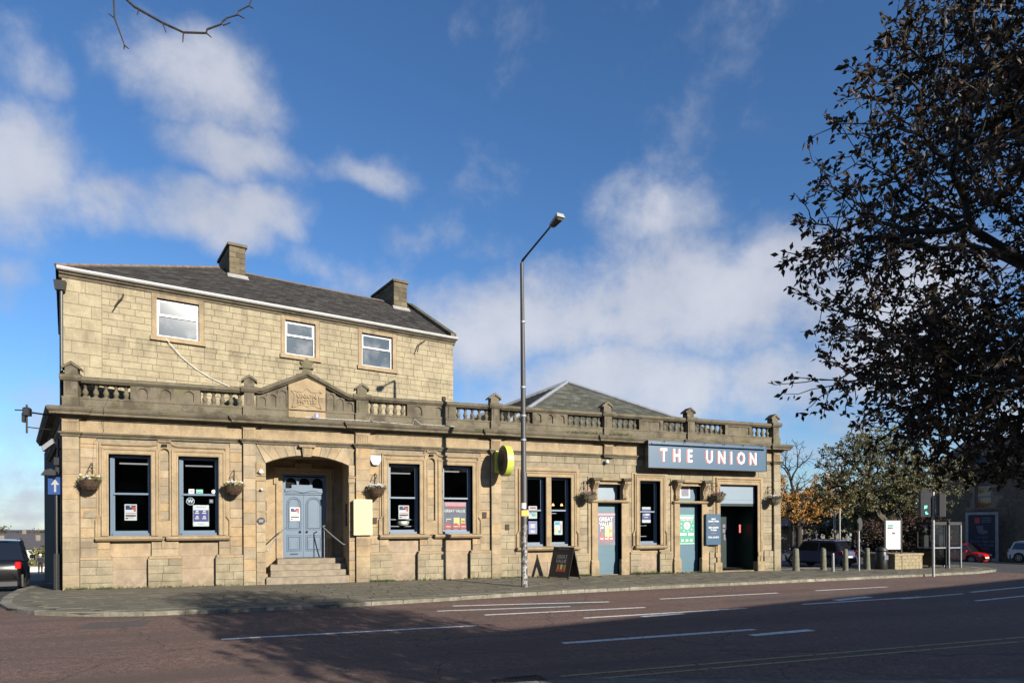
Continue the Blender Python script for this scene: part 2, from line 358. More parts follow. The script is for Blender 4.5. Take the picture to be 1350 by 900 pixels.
def worn_paint(name, c, under):
    m, nt, b = nodes_of(name); N = nt.nodes.new; L = nt.links.new; g = N('ShaderNodeNewGeometry'); n = N('ShaderNodeTexNoise'); n.inputs['Scale'].default_value = 11; n.inputs['Detail'].default_value = 7; n.inputs['Roughness'].default_value = .7; L(g.outputs['Position'], n.inputs['Vector'])
    cr = N('ShaderNodeValToRGB'); L(n.outputs[0], cr.inputs[0]); e = cr.color_ramp.elements; e[0].position = .36; e[0].color = S(under); e[1].position = .47; e[1].color = S(c); L(cr.outputs[0], b.inputs['Base Color']); b.inputs['Roughness'].default_value = .8
worn_paint('road_white', (.92, .91, .86, 1), (.26, .18, .15, 1)); worn_paint('road_yellow', (.46, .37, .16, 1), (.16, .12, .09, 1))
mat('step_stone', (.30, .25, .18, 1), .9, var=.3, scale=4, bump=.4)
mat('patch_tar', (.10, .085, .075, 1), .9, var=.3, scale=20, bump=.4)
mat('dark_interior', (.006, .005, .005, 1), .8, var=.3, scale=1.5)
mat('pink', srgb(222, 160, 168), .5, var=.1); mat('red', srgb(200, 84, 76), .45, var=.1); mat('poster_navy', srgb(52, 52, 104), .5, var=.1, scale=30)
mat('poster_white', (.80, .80, .78, 1), .55, var=.03, scale=20); mat('poster_purple', srgb(92, 84, 150), .5, var=.06, scale=20); mat('poster_grey', srgb(112, 110, 128), .5, var=.25, scale=4)
mat('poster_green', srgb(70, 160, 135), .5, var=.12, scale=14); mat('poster_lilac', srgb(176, 168, 216), .5, var=.05); mat('poster_teal', srgb(120, 195, 180), .5, var=.1); mat('poster_cyan', srgb(80, 180, 214), .5, var=.1)
mat('lager', srgb(236, 224, 150), .5, var=.1, scale=20); mat('amber', srgb(210, 140, 60), .5, var=.15, scale=30); mat('foam', (.8, .78, .7, 1), .6, var=.05); mat('ink', (.03, .03, .035, 1), .6, var=.1)
mat('coir', (.085, .048, .026, 1), .95, var=.5, scale=40, bump=.7); mat('hessian', (.14, .115, .075, 1), .95, var=.5, scale=40, bump=.7)
mat('concrete', (.20, .20, .17, 1), .9, var=.3, scale=8, bump=.3); mat('bollard_stone', (.17, .17, .12, 1), .9, var=.35, scale=6, bump=.3)
mat('garden_wall', (.34, .28, .17, 1), .9, var=.3, scale=9, bump=.3)
mat('tyre', (.012, .012, .012, 1), .85, var=.1); mat('alloy', (.42, .43, .45, 1), .35, .8, var=.1); mat('chrome', (.6, .6, .62, 1), .15, 1)
mat('car_black', (.006, .006, .007, 1), .22, var=.02, coat=.6); mat('car_navy', srgb(112, 118, 150), .25, .3, var=.02, coat=.6); mat('car_red', srgb(205, 22, 24), .25, var=.02, coat=.6); mat('car_white', (.72, .73, .75, 1), .25, var=.02, coat=.6)
mat('car_glass', (.010, .012, .015, 1), .06, var=.0, spec=.8); mat('tail_red', srgb(210, 20, 25), .2, var=.1); mat('lamp_clear', (.65, .66, .68, 1), .15, var=.1); mat('plate', (.72, .72, .68, 1), .5, var=.03)
mat('bark', (.045, .036, .028, 1), .95, var=.4, scale=14, bump=.6); mat('bark_grey', (.10, .085, .065, 1), .95, var=.4, scale=10, bump=.5)
mat('skin', (.45, .28, .20, 1), .6); mat('cloth_navy', (.035, .04, .06, 1), .9, var=.2); mat('cloth_dark', (.02, .02, .026, 1), .9, var=.2); mat('cap_white', (.7, .7, .7, 1), .8)
mat('render_white', (.70, .68, .62, 1), .85, var=.1, scale=2); mat('far_stone', (.22, .19, .145, 1), .9, var=.3, scale=2); mat('far_roof', (.10, .095, .10, 1), .7, var=.25, scale=2)
mat('dark_stone', (.17, .14, .10, 1), .9, var=.35, scale=3, bump=.4)
mat('weed', (.10, .13, .035, 1), .8, var=.5, scale=12)

def leaf_mat(name, cols, sat_rough=.55, trans=.25):
    m, nt, b = nodes_of(name); N = nt.nodes.new; L = nt.links.new
    at = N('ShaderNodeAttribute'); at.attribute_name = 'tint'; oi = N('ShaderNodeObjectInfo')
    cr = N('ShaderNodeValToRGB'); L(at.outputs['Fac'], cr.inputs[0]); els = cr.color_ramp.elements
    while len(els) < len(cols): els.new(.5)
    for i, c in enumerate(cols): els[i].position = i / (len(cols) - 1); els[i].color = S(c)
    L(cr.outputs[0], b.inputs['Base Color']); b.inputs['Roughness'].default_value = sat_rough; b.inputs['Specular IOR Level'].default_value = .4
    tr = N('ShaderNodeBsdfTranslucent'); L(cr.outputs[0], tr.inputs[0]); mx = N('ShaderNodeMixShader'); mx.inputs[0].default_value = trans
    out = [n for n in nt.nodes if n.type == 'OUTPUT_MATERIAL'][0]; L(b.outputs[0], mx.inputs[1]); L(tr.outputs[0], mx.inputs[2]); L(mx.outputs[0], out.inputs[0])
    return m
leaf_mat('leaf_copper', [(.025, .018, .012), (.04, .028, .016), (.06, .036, .02), (.075, .062, .03), (.15, .07, .03)], trans=.3)
leaf_mat('leaf_green', [(.08, .09, .03), (.13, .145, .05), (.18, .19, .07), (.24, .21, .08), (.30, .23, .09)])
leaf_mat('leaf_orange', [(.42, .20, .05), (.58, .31, .07), (.68, .44, .10), (.66, .33, .07), (.46, .17, .05)])
leaf_mat('leaf_purple', [(.035, .02, .02), (.06, .032, .028), (.09, .045, .035), (.08, .06, .03), (.11, .06, .03)])
leaf_mat('leaf_far', [(.08, .08, .04), (.11, .10, .05), (.16, .11, .05), (.14, .13, .06), (.19, .13, .06)])
leaf_mat('petal', [(.55, .45, .08), (.62, .60, .55), (.10, .05, .14), (.45, .10, .08), (.60, .55, .60)], trans=.2)
leaf_mat('litter', [(.10, .06, .02), (.16, .09, .03), (.20, .14, .05), (.07, .04, .02), (.13, .10, .04)], trans=0)

def glass_mat(name, tint=(.75, .8, .82), rough=.02, dens=.0):
    m, nt, b = nodes_of(name); N = nt.nodes.new; L = nt.links.new; nt.nodes.remove(b)
    out = [n for n in nt.nodes if n.type == 'OUTPUT_MATERIAL'][0]
    fr = N('ShaderNodeFresnel'); fr.inputs[0].default_value = 1.5
    tr = N('ShaderNodeBsdfTransparent'); tr.inputs[0].default_value = (*tint, 1); gl = N('ShaderNodeBsdfGlossy'); gl.inputs['Roughness'].default_value = rough
    tc = N('ShaderNodeTexCoord'); n = N('ShaderNodeTexNoise'); n.inputs['Scale'].default_value = .9; L(tc.outputs['Object'], n.inputs['Vector'])
    bp = N('ShaderNodeBump'); bp.inputs['Strength'].default_value = .05; bp.inputs['Distance'].default_value = .1; L(n.outputs[0], bp.inputs['Height']); L(bp.outputs[0], gl.inputs['Normal'])
    mx = N('ShaderNodeMixShader'); L(fr.outputs[0], mx.inputs[0]); L(tr.outputs[0], mx.inputs[1]); L(gl.outputs[0], mx.inputs[2]); L(mx.outputs[0], out.inputs[0])
    return m
glass_mat('glass')
def emit_mat(name, c, s):
    m, nt, b = nodes_of(name); b.inputs['Base Color'].default_value = c; b.inputs['Emission Color'].default_value = c; b.inputs['Emission Strength'].default_value = s; return m
emit_mat('signal_green', (.10, .75, .50, 1), 1.3); emit_mat('pendant_glow', (1.0, .45, .16, 1), 2.2); emit_mat('tube_light', (.7, .66, .6, 1), .35)

def sky_reflection_pane():
    m, nt, b = nodes_of('sky_reflection_glass'); N = nt.nodes.new; L = nt.links.new
    g = N('ShaderNodeNewGeometry'); n = N('ShaderNodeTexNoise'); n.inputs['Scale'].default_value = 1.5; n.inputs['Detail'].default_value = 5; n.inputs['Roughness'].default_value = .5; L(g.outputs['Position'], n.inputs['Vector'])
    cr = N('ShaderNodeValToRGB'); L(n.outputs[0], cr.inputs[0]); e = cr.color_ramp.elements
    e[0].position = .46; e[0].color = (.055, .07, .085, 1); e[1].position = .78; e[1].color = (.20, .205, .205, 1)  # pale blotches paint reflected sky and cloud into the pane colour
    L(cr.outputs[0], b.inputs['Base Color']); b.inputs['Roughness'].default_value = .08; b.inputs['Specular IOR Level'].default_value = .5
sky_reflection_pane()

def asphalt(name, base, chip, worn):
    base, chip, worn = S(base), S(chip), S(worn)
    m, nt, b = nodes_of(name); N = nt.nodes.new; L = nt.links.new
    g = N('ShaderNodeNewGeometry'); pos = g.outputs['Position']
    def noise(s, d, ro=.6, vec=pos):
        n = N('ShaderNodeTexNoise'); n.inputs['Scale'].default_value = s; n.inputs['Detail'].default_value = d; n.inputs['Roughness'].default_value = ro; L(vec, n.inputs['Vector']); return n.outputs[0]
    def mr(f, a, c, lo=0, hi=1):
        k = N('ShaderNodeMapRange'); k.inputs[1].default_value = a; k.inputs[2].default_value = c; k.inputs[3].default_value = lo; k.inputs[4].default_value = hi; L(f, k.inputs[0]); return k.outputs[0]
    def mix(f, a, c):
        x = N('ShaderNodeMix'); x.data_type = 'RGBA'; L(f, x.inputs['Factor'])
        for s_, v_ in (('A', a), ('B', c)):
            if isinstance(v_, tuple): x.inputs[s_].default_value = v_
            else: L(v_, x.inputs[s_])
        return x.outputs['Result']
    vo = N('ShaderNodeTexVoronoi'); vo.inputs['Scale'].default_value = 55; L(pos, vo.inputs['Vector'])
    sp = N('ShaderNodeSeparateColor'); L(vo.outputs['Color'], sp.inputs[0])
    c = mix(mr(sp.outputs[0], .55, .95), base, chip)
    vo3 = N('ShaderNodeTexVoronoi'); vo3.inputs['Scale'].default_value = 16; L(pos, vo3.inputs['Vector']); sp3 = N('ShaderNodeSeparateColor'); L(vo3.outputs['Color'], sp3.inputs[0]); c = mix(mr(sp3.outputs[0], .80, .97, 0, .8), c, chip); c = mix(mr(sp3.outputs[1], .78, .97, 0, .6), c, (.05, .042, .038, 1))
    mp = N('ShaderNodeMapping'); L(pos, mp.inputs[0]); mp.inputs['Scale'].default_value = (.08, .9, 1)
    c = mix(mr(noise(1.0, 6, .65, mp.outputs[0]), .44, .64, 0, .9), c, worn)
    c = mix(mr(noise(.35, 6, .7), .45, .75, 0, .55), c, worn)
    c = mix(mr(noise(120, 2), .35, .65, 0, .35), c, (.03, .03, .03, 1))
    # sealed cracks
    v2 = N('ShaderNodeTexVoronoi'); v2.feature = 'DISTANCE_TO_EDGE'; v2.inputs['Scale'].default_value = .22
    wp = N('ShaderNodeVectorMath'); wp.operation = 'MULTIPLY_ADD'; nn = N('ShaderNodeTexNoise'); nn.inputs['Scale'].default_value = 1.2; nn.inputs['Detail'].default_value = 5; L(pos, nn.inputs['Vector'])
    L(nn.outputs['Color'], wp.inputs[0]); wp.inputs[1].default_value = (.9, .9, 0); L(pos, wp.inputs[2]); L(wp.outputs[0], v2.inputs['Vector'])
    c = mix(mr(v2.outputs['Distance'], .0, .006, .75, 0), c, (.025, .023, .022, 1))
    L(c, b.inputs['Base Color']); b.inputs['Roughness'].default_value = .85; b.inputs['Specular IOR Level'].default_value = .3
    bp = N('ShaderNodeBump'); bp.inputs['Strength'].default_value = .7; bp.inputs['Distance'].default_value = .008; L(vo.outputs['Distance'], bp.inputs['Height']); L(bp.outputs[0], b.inputs['Normal'])
asphalt('red_asphalt', (.21, .118, .088, 1), (.38, .245, .20, 1), (.165, .112, .09, 1))
asphalt('grey_asphalt', (.09, .09, .092, 1), (.17, .17, .17, 1), (.07, .07, .07, 1))
stone_mat('paving', [(.185, .168, .138, 1), (.215, .195, .16, 1), (.235, .215, .175, 1), (.20, .185, .155, 1)], (.13, .118, .095, 1), .5, .5, 0, .3)
stone_mat('kerb_granite', [(.28, .265, .23, 1), (.34, .32, .275, 1), (.40, .38, .325, 1)], (.12, .105, .08, 1), .5, 1.5, 0, .4)
mat('earth', (.09, .085, .06, 1), .95, var=.3, scale=.4)
mat('grass_far', (.07, .085, .03, 1), .95, var=.4, scale=.1)

TXT = {}
def text_mb(body, size, sx=1.0, bold=0.0, extrude=.004, align='CENTER', res=2):
    cu = bpy.data.curves.new('txt', 'FONT'); cu.body = body; cu.size = size; cu.align_x = align; cu.align_y = 'CENTER'; cu.extrude = extrude; cu.offset = bold; cu.resolution_u = res; cu.space_line = .85
    o = bpy.data.objects.new('txt', cu); col.objects.link(o)
    dg = bpy.context.evaluated_depsgraph_get(); dg.update(); me = bpy.data.meshes.new_from_object(o.evaluated_get(dg))
    vs = [(v.co.x * sx, v.co.y, v.co.z) for v in me.vertices]; fs = [tuple(p.vertices) for p in me.polygons]
    bpy.data.objects.remove(o); bpy.data.curves.remove(cu); bpy.data.meshes.remove(me)
    return vs, fs
def put_text(mb, body, x, y, z, size, sx=1.0, bold=0.0, extrude=.004, align='CENTER', xf=None):
    vs, fs = text_mb(body, size, sx, bold, extrude, align)     # text plane x,y -> facade x,z ; faces the street
    f = xf or (lambda p: p)
    mb.add([f((x + v[0], y - v[2], z + v[1])) for v in vs], fs); return mb
# ---------------------------------------------------------------- setting: ground, road, pavements
def grid_sheet(name, xs, ys, zf, material, kind='structure'):
    mb = MB(); v = [(x, y, zf(x, y)) for y in ys for x in xs]; nx = len(xs)
    mb.add(v, [(j * nx + i, j * nx + i + 1, (j + 1) * nx + i + 1, (j + 1) * nx + i) for j in range(len(ys) - 1) for i in range(nx - 1)])
    o = mb.build(name, MATS[material]); return tag(o, kind=kind)
def frange(a, b, st): return [a + i * st for i in range(int(round((b - a) / st)) + 1)]
xs = [-3000, -1200, -500, -240] + frange(-160, -24, 8) + frange(-20, 40, 2) + frange(48, 160, 8) + [300, 700, 1500, 3000]
ys = [-3000, -1000, -300, -120] + frange(-60, -4, 4) + frange(-2, 30, 2) + frange(34, 130, 6) + [200, 400, 900, 3000]
grid_sheet('ground', xs, ys, lambda x, y: gz(x, y) - .115, 'grey_asphalt')
# red surfaced carriageway
road = grid_sheet('road', [-60] + frange(-40, 38, 3) + [41], [-21.5, -18.05, -16, -14, -12, -10, -8, -6, -4, -2.5], lambda x, y: gz(x, min(y, 0)) - .105, 'red_asphalt')

KERB = [(-3.0, 9.0), (-1.9, 3.0), (-1.45, 0.0), (-1.15, -1.9), (-.75, -3.6), (-.15, -5.0), (.75, -6.2), (1.9, -6.95), (3.2, -7.32), (5.2, -7.36), (7.7, -7.22), (10.4, -6.8), (13.4, -6.15), (16.2, -5.78), (20.5, -5.38), (26, -4.98), (33.4, -4.45), (38.5, -4.0), (41.5, -3.1), (43.2, -1.2), (44.0, 2.0)]
pav = MB()
inner = [(44.0, 2.0), (36, 2.0), (30.1, 1.2), (30.1, .35), (0, .35), (-.9, 3.0), (-2.3, 9.0)]
poly = KERB + inner[1:]
top = [(x, y, gz(x, y) - .022) for x, y in poly]
# triangulate the slab bed along the kerb line against the wall line
bed = MB()
def wall_pt(x, y):
    if y > 0 and x < 0: return (-.25 * y + .2, y)
    if x < 0: return (0.1, .35)
    if x > 30.4: return (x, min(2.0, .3 + (x - 30.4) * .6))
    return (x, .35)
for (a, b) in zip(KERB[:-1], KERB[1:]):
    wa, wb = wall_pt(*a), wall_pt(*b)
    bed.add([(a[0], a[1], gz(*a) - .022), (b[0], b[1], gz(*b) - .022), (wb[0], wb[1], gz(*wb) - .022), (wa[0], wa[1], gz(*wa) - .022)], [(0, 1, 2, 3)])
pavement = tag(bed.build('pavement', MATS['mortar']), kind='structure')
# kerb stones, one object each
def polyline(pts, step):
    out = []; acc = 0; cur = Vector(pts[0]); out.append(cur.copy())
    for p in pts[1:]:
        p = Vector(p); d = (p - cur).length
        while d > step - acc + 1e-9:
            cur = cur + (p - cur).normalized() * (step - acc); out.append(cur.copy()); acc = 0; d = (p - cur).length
        acc += d; cur = p
    return out
kp = polyline(KERB, .93)
for i, (a, b) in enumerate(zip(kp[:-1], kp[1:])):
    d = (b - a).normalized(); nrm = Vector((-d.y, d.x)); g = d * .006
    q = [a + g, b - g, b - g + nrm * .26, a + g + nrm * .26]
    c = .018; drop = rng.uniform(-.006, .006)
    mb = MB(); h = lambda p: gz(p.x, p.y) + drop
    o1 = [(p.x, p.y) for p in q]; m = sum((Vector((p[0], p[1])) for p in o1), Vector((0, 0))) / 4
    ins = [Vector(p) + (m - Vector(p)).normalized() * c * 1.5 for p in o1]
    v = [(p[0], p[1], h(Vector(p)) - .2) for p in o1] + [(p[0], p[1], h(Vector(p)) - c) for p in o1] + [(p.x, p.y, h(p)) for p in ins]
    mb.add(v, [(0, 1, 5, 4), (1, 2, 6, 5), (2, 3, 7, 6), (3, 0, 4, 7), (4, 5, 9, 8), (5, 6, 10, 9), (6, 7, 11, 10), (7, 4, 8, 11), (8, 9, 10, 11)], rng.random())
    mb.build('kerb_stone', MATS['kerb_granite'], pavement)
# paving flags in rows along the wall
def inside(x, y):
    n = len(KERB); j = None
    # distance rule: must be on the building side of the kerb by .28 m
    best = 1e9; side = 0
    for a, b in zip(KERB[:-1], KERB[1:]):
        ax, ay = a; bx, by = b; dx, dy = bx - ax, by - ay; t = max(0, min(1, ((x - ax) * dx + (y - ay) * dy) / (dx * dx + dy * dy)))
        px, py = ax + dx * t, ay + dy * t; d = math.hypot(x - px, y - py)
        if d < best: best = d; side = dx * (y - ay) - dy * (x - ax)
    return best if side > 0 else -best
flags = []
row = 0; y = .30
while y > -7.4:
    dpt = .44; x = -1.9 + (row % 2) * .33 + rng.uniform(-.05, .05)
    while x < 43:
        w = rng.choice((.60, .66, .72, .60)); x1 = x + w
        cx, cy = x + w / 2, y - dpt / 2
        if all(inside(px_, py_) > .275 for px_, py_ in ((x, y), (x1, y), (x, y - dpt), (x1, y - dpt))) and not (cx < .05 and cy > -.1) and not (cx > 30.6 and cy > .2):
            flags.append((x, x1, y - dpt, y))
        x = x1
    y -= dpt; row += 1
flags.sort(key=lambda f: (f[0] + f[1]) / 2 * .55 - (-(f[2])) * .9)
def flag_geo(mb, f):
    x0, x1, y0, y1 = f; g = .005; u = rng.uniform(-.004, .004); tl = [rng.uniform(-.003, .003) for _ in range(4)]
    P = [(x0 + g, y0 + g), (x1 - g, y0 + g), (x1 - g, y1 - g), (x0 + g, y1 - g)]; c = .006
    Q = [(x0 + g + c, y0 + g + c), (x1 - g - c, y0 + g + c), (x1 - g - c, y1 - g - c), (x0 + g + c, y1 - g - c)]
    v = [(a, b, gz(a, b) - .02) for a, b in P] + [(a, b, gz(a, b) - .007 + u + t) for (a, b), t in zip(P, tl)] + [(a, b, gz(a, b) + u - .001 + t) for (a, b), t in zip(Q, tl)]
    mb.add(v, [(0, 1, 5, 4), (1, 2, 6, 5), (2, 3, 7, 6), (3, 0, 4, 7), (4, 5, 9, 8), (5, 6, 10, 9), (6, 7, 11, 10), (7, 4, 8, 11), (8, 9, 10, 11)], rng.random())
for f in flags[:300]:
    mb = MB(); flag_geo(mb, f); mb.build('paving_flag', MATS['paving'], pavement)
mb = MB()
for f in flags[300:]: flag_geo(mb, f)
tag(mb.build('paving_flags', MATS['paving'], pavement), kind='stuff')
# cut edge along the kerb filled with asphalt
mb = MB()
for (a, b) in zip(KERB[:-1], KERB[1:]):
    a, b = Vector(a), Vector(b); d = (b - a).normalized(); n_ = Vector((-d.y, d.x)); q = [a + n_ * .255, b + n_ * .255, b + n_ * 1.05, a + n_ * 1.05]
    mb.add([(p.x, p.y, gz(p.x, p.y) - .0125) for p in q], [(0, 1, 2, 3)])
mb.build('edge_strip', MATS['paving'], pavement)

mb = MB(); mb.add([(2.75, -3.98, gz(2.75, -4) + .004), (4.05, -3.86, gz(4, -4) + .004), (4.04, -3.70, gz(4, -4) + .004), (2.74, -3.82, gz(2.75, -4) + .004)], [(0, 1, 2, 3)]); mb.build('inset_strip', MATS['kerb_granite'], pavement)
# near pavement on the camera's side of the road, its kerb swinging back into a bay
NKERB = [(-40, -17.5), (-20, -17.5), (0, -17.5), (8.6, -17.45), (10.2, -17.75), (12.0, -18.55), (14.0, -19.35), (16.5, -20.1), (20, -20.8), (26, -21.2), (40, -20.6), (70, -17.6)]
npv = MB(); k_ = len(NKERB)
npv.add([(x, y, gz(x, y)) for x, y in NKERB] + [(x, -60, gz(x, -60)) for x, y in NKERB], [(k_ + i, k_ + i + 1, i + 1, i) for i in range(k_ - 1)])
near = tag(npv.build('near_pavement', MATS['paving']), kind='structure')
nk = polyline(NKERB[2:10], .93)
for a, b in zip(nk[:-1], nk[1:]):
    d = (b - a).normalized(); n_ = Vector((-d.y, d.x)); g = d * .006; P_ = [a + g - n_ * .2, b - g - n_ * .2, b - g + n_ * .09, a + g + n_ * .09]
    mb = MB(); zt = [gz(p.x, p.y) + .004 for p in P_]; mb.add([(p.x, p.y, z - .25) for p, z in zip(P_, zt)] + [(p.x, p.y, z) for p, z in zip(P_, zt)], [(4, 5, 6, 7), (0, 1, 5, 4), (1, 2, 6, 5), (2, 3, 7, 6), (3, 0, 4, 7)], rng.random()); mb.build('kerb_stone', MATS['kerb_granite'], near)

# painted markings, each line a sheet on the road
def line(name, a, b, w, m='road_white', skew=0):
    a, b = Vector(a), Vector(b); d = (b - a).normalized(); n_ = Vector((-d.y, d.x)) * w / 2
    k = max(1, int((b - a).length / 1.2)); mb = MB(); vs = []
    for i in range(k + 1):
        p = a + (b - a) * i / k
        for s_ in (-1, 1): q = p + n_ * s_ * rng.uniform(.9, 1.06); vs.append((q.x, q.y, gz(q.x, q.y) - .1005))
    mb.add(vs, [(2 * i, 2 * i + 1, 2 * i + 3, 2 * i + 2) for i in range(k)])
    return mb.build(name, MATS[m], road)
for a, b, w in [((5.17, -11.68), (10.34, -11.71), .11), ((11.15, -14.42), (15.73, -14.35), .13), ((15.1, -14.95), (16.8, -14.85), .16), ((11.1, -10.08), (15.72, -10.11), .12), ((13.15, -11.45), (18.2, -11.25), .11),
                ((14.6, -11.72), (15.9, -11.60), .16), ((20.35, -11.07), (25.6, -10.77), .12), ((24.4, -11.0), (27.85, -10.56), .10), ((17.35, -8.42), (22.2, -8.18), .11), ((24.05, -7.98), (27.8, -7.76), .11), ((10.9, -7.95), (15.5, -8.55), .12),
                ((22.1, -10.6), (24.0, -10.2), .22), ((28.6, -10.3), (36.0, -9.0), .12), ((26.0, -12.2), (33.0, -11.2), .10), ((10.2, -8.9), (13.9, -9.2), .10)]:
    line('lane_line', a, b, w * 1.35)
for i in range(2):
    for k in range(9):
        x0 = 9.9 + k * 2.4; line('yellow_line', (x0, -16.92 - .32 * i - .035 * k), (x0 + 2.33, -16.95 - .32 * i - .035 * (k + 1) + .03), .085, 'road_yellow')
for pts in ([(12.6, -9.3), (15.0, -9.05), (14.9, -7.9), (12.5, -8.1)], [(2.2, -9.2), (3.5, -9.25), (3.55, -8.2), (2.3, -8.15)], [(19.0, -9.9), (23.4, -9.6), (23.3, -9.2), (18.9, -9.5)]):
    mb = MB(); mb.add([(x, y, gz(x, y) - .1025) for x, y in pts], [(0, 1, 2, 3)]); mb.build('tar_patch', MATS['patch_tar'], road)
# drain grate in the gutter by the near kerb
g0 = empty('drain_grate', (9.25, -17.02, gz(9.25, -17) - .1), 'cast iron drain grate set in the gutter', 'drain')
mb = MB(); X, Y, Z = 9.25, -17.02, gz(9.25, -17) - .1
for s_ in (-1, 1):
    mb.box(X - .34, X + .34, Y + s_ * .24 - .025, Y + s_ * .24 + .025, Z - .02, Z + .012); mb.box(X + s_ * .34 - .025, X + s_ * .34 + .025, Y - .21, Y + .21, Z - .02, Z + .0115)
mb.build('frame', MATS['rust'], g0)
for k in range(11):
    mb = MB(); xx = X - .29 + k * .058; mb.add([(xx - .012 - .03, Y - .215, Z + .009), (xx + .012 - .03, Y - .215, Z + .009), (xx + .012 + .03, Y + .215, Z + .009), (xx - .012 + .03, Y + .215, Z + .009)], [(0, 1, 2, 3)])
    mb.add([(xx - .012 - .03, Y - .215, Z - .02), (xx + .012 - .03, Y - .215, Z - .02), (xx + .012 + .03, Y + .215, Z - .02), (xx - .012 + .03, Y + .215, Z - .02)], [(0, 1, 2, 3)]); mb.build('bar', MATS['rust'], g0)
mb = MB(); mb.box(X - .33, X + .33, Y - .23, Y + .23, Z - .0012, Z + .0015); mb.build('pit', MATS['ink'], g0)
# ---------------------------------------------------------------- the public house
pub = empty('public_house', (0, 0, 0), 'long golden stone public house with balustraded parapet and taller slate roofed block', 'pub')
STONES = []      # (area, build function args)
def stone_rows(x0, x1, z0, z1, yf, holes, h, wmin, wmax, material, parent, xf=None, rnd=None, g=.006, proud=.005, big=False):
    """courses of stones over a wall field, leaving the holes (x0,x1,z0,z1) free"""
    rnd = rnd or rng
    n = max(1, round((z1 - z0) / h)); zs = set(z0 + (z1 - z0) * i / n for i in range(n + 1))
    edges = sorted(zs)
    for (a, b, c, d) in holes:
        for e in (c, d):
            if z0 < e < z1:
                k = min(range(len(edges)), key=lambda i: abs(edges[i] - e))
                if abs(edges[k] - e) < h * .42 and 0 < k < len(edges) - 1: edges[k] = e
                else: edges.append(e); edges.sort()
    for zi, (a, b) in enumerate(zip(edges[:-1], edges[1:])):
        if b - a < .03: continue
        free = [(x0, x1)]
        for (hx0, hx1, hz0, hz1) in holes:
            if hz0 < b - .004 and hz1 > a + .004:
                nf = []
                for (p, q) in free:
                    if hx0 > p + .01: nf.append((p, min(q, hx0)))
                    if hx1 < q - .01: nf.append((max(p, hx1), q))
                free = [(p, q) for p, q in nf if q - p > .02]
        for (p, q) in free:
            x = p
            first = True
            while x < q - .01:
                w = rnd.uniform(wmin, wmax)
                if first and zi % 2: w *= .55
                first = False
                e = x + w
                if q - e < wmin * .6: e = q
                STONES.append(dict(r=(x + g / 2, e - g / 2, a + g / 2, b - g / 2), y=yf + rnd.uniform(-proud, proud * .4), m=material, par=parent, xf=xf, t=rnd.random()))
                x = e
def stone_geo(mb, s):
    x0, x1, z0, z1 = s['r']; y = s['y']; c = min(.012, (x1 - x0) * .2, (z1 - z0) * .2); j = lambda: rng.uniform(-.003, .003)
    v = [(x0 + c + j(), y, z0 + c + j()), (x1 - c + j(), y, z0 + c + j()), (x1 - c + j(), y, z1 - c + j()), (x0 + c + j(), y, z1 - c + j()),
         (x0, y + c, z0), (x1, y + c, z0), (x1, y + c, z1), (x0, y + c, z1), (x0, y + .05, z0), (x1, y + .05, z0), (x1, y + .05, z1), (x0, y + .05, z1)]
    mb.add(v, [(0, 1, 2, 3), (4, 5, 1, 0), (5, 6, 2, 1), (6, 7, 3, 2), (7, 4, 0, 3), (8, 9, 5, 4), (9, 10, 6, 5), (10, 11, 7, 6), (11, 8, 4, 7)], s['t'])
def wall_boxes(mb, x0, x1, z0, z1, y0, y1, holes):
    X = sorted(set([x0, x1] + [h for q in holes for h in q[:2] if x0 < h < x1])); Zs = sorted(set([z0, z1] + [h for q in holes for h in q[2:] if z0 < h < z1]))
    for a, b in zip(X[:-1], X[1:]):
        run = None
        for c, d in zip(Zs[:-1], Zs[1:]):
            cx, cz = (a + b) / 2, (c + d) / 2
            solid = not any(q[0] < cx < q[1] and q[2] < cz < q[3] for q in holes)
            if solid: run = (run[0], d) if run else (c, d)
            elif run: mb.box(a, b, y0, y1, run[0], run[1]); run = None
        if run: mb.box(a, b, y0, y1, run[0], run[1])

FB = -.35                                   # foot of the walls, below the pavement
WIN = {'A1': (1.21, 2.48, 1.77, 4.54), 'A2': (3.32, 4.61, 1.77, 4.54), 'C1': (10.67, 11.90, 1.76, 4.52), 'C2': (12.85, 14.10, 1.76, 4.52),
       'D1': (16.41, 17.39, 1.19, 4.15), 'D2': (17.64, 18.58, 1.19, 4.15), 'E1': (22.05, 23.13, 1.18, 4.10)}
DOOR1 = (19.86, 21.06, -.1, 4.02); DOOR2 = (24.16, 25.40, -.12, 4.02); ENT = (26.5, 28.74, -.2, 4.02); PORCH = (6.17, 9.15, FB, 4.72)
OPEN = list(WIN.values()) + [DOOR1, DOOR2, ENT, PORCH]
YM = .168                                   # mortar face; stones stand proud of it
APRON = [(1.18, 2.52, FB - .1, 1.60), (3.28, 4.66, FB - .1, 1.60), (10.62, 11.95, FB - .1, 1.59), (12.80, 14.15, FB - .1, 1.59), (16.3, 18.7, FB - .1, 1.02), (21.95, 23.2, FB - .1, 1.01)]
core = MB(); wall_boxes(core, -.02, 30.05, FB, 6.02, YM, .62, OPEN + APRON)
front = core.build('front_wall', MATS['mortar'], pub)
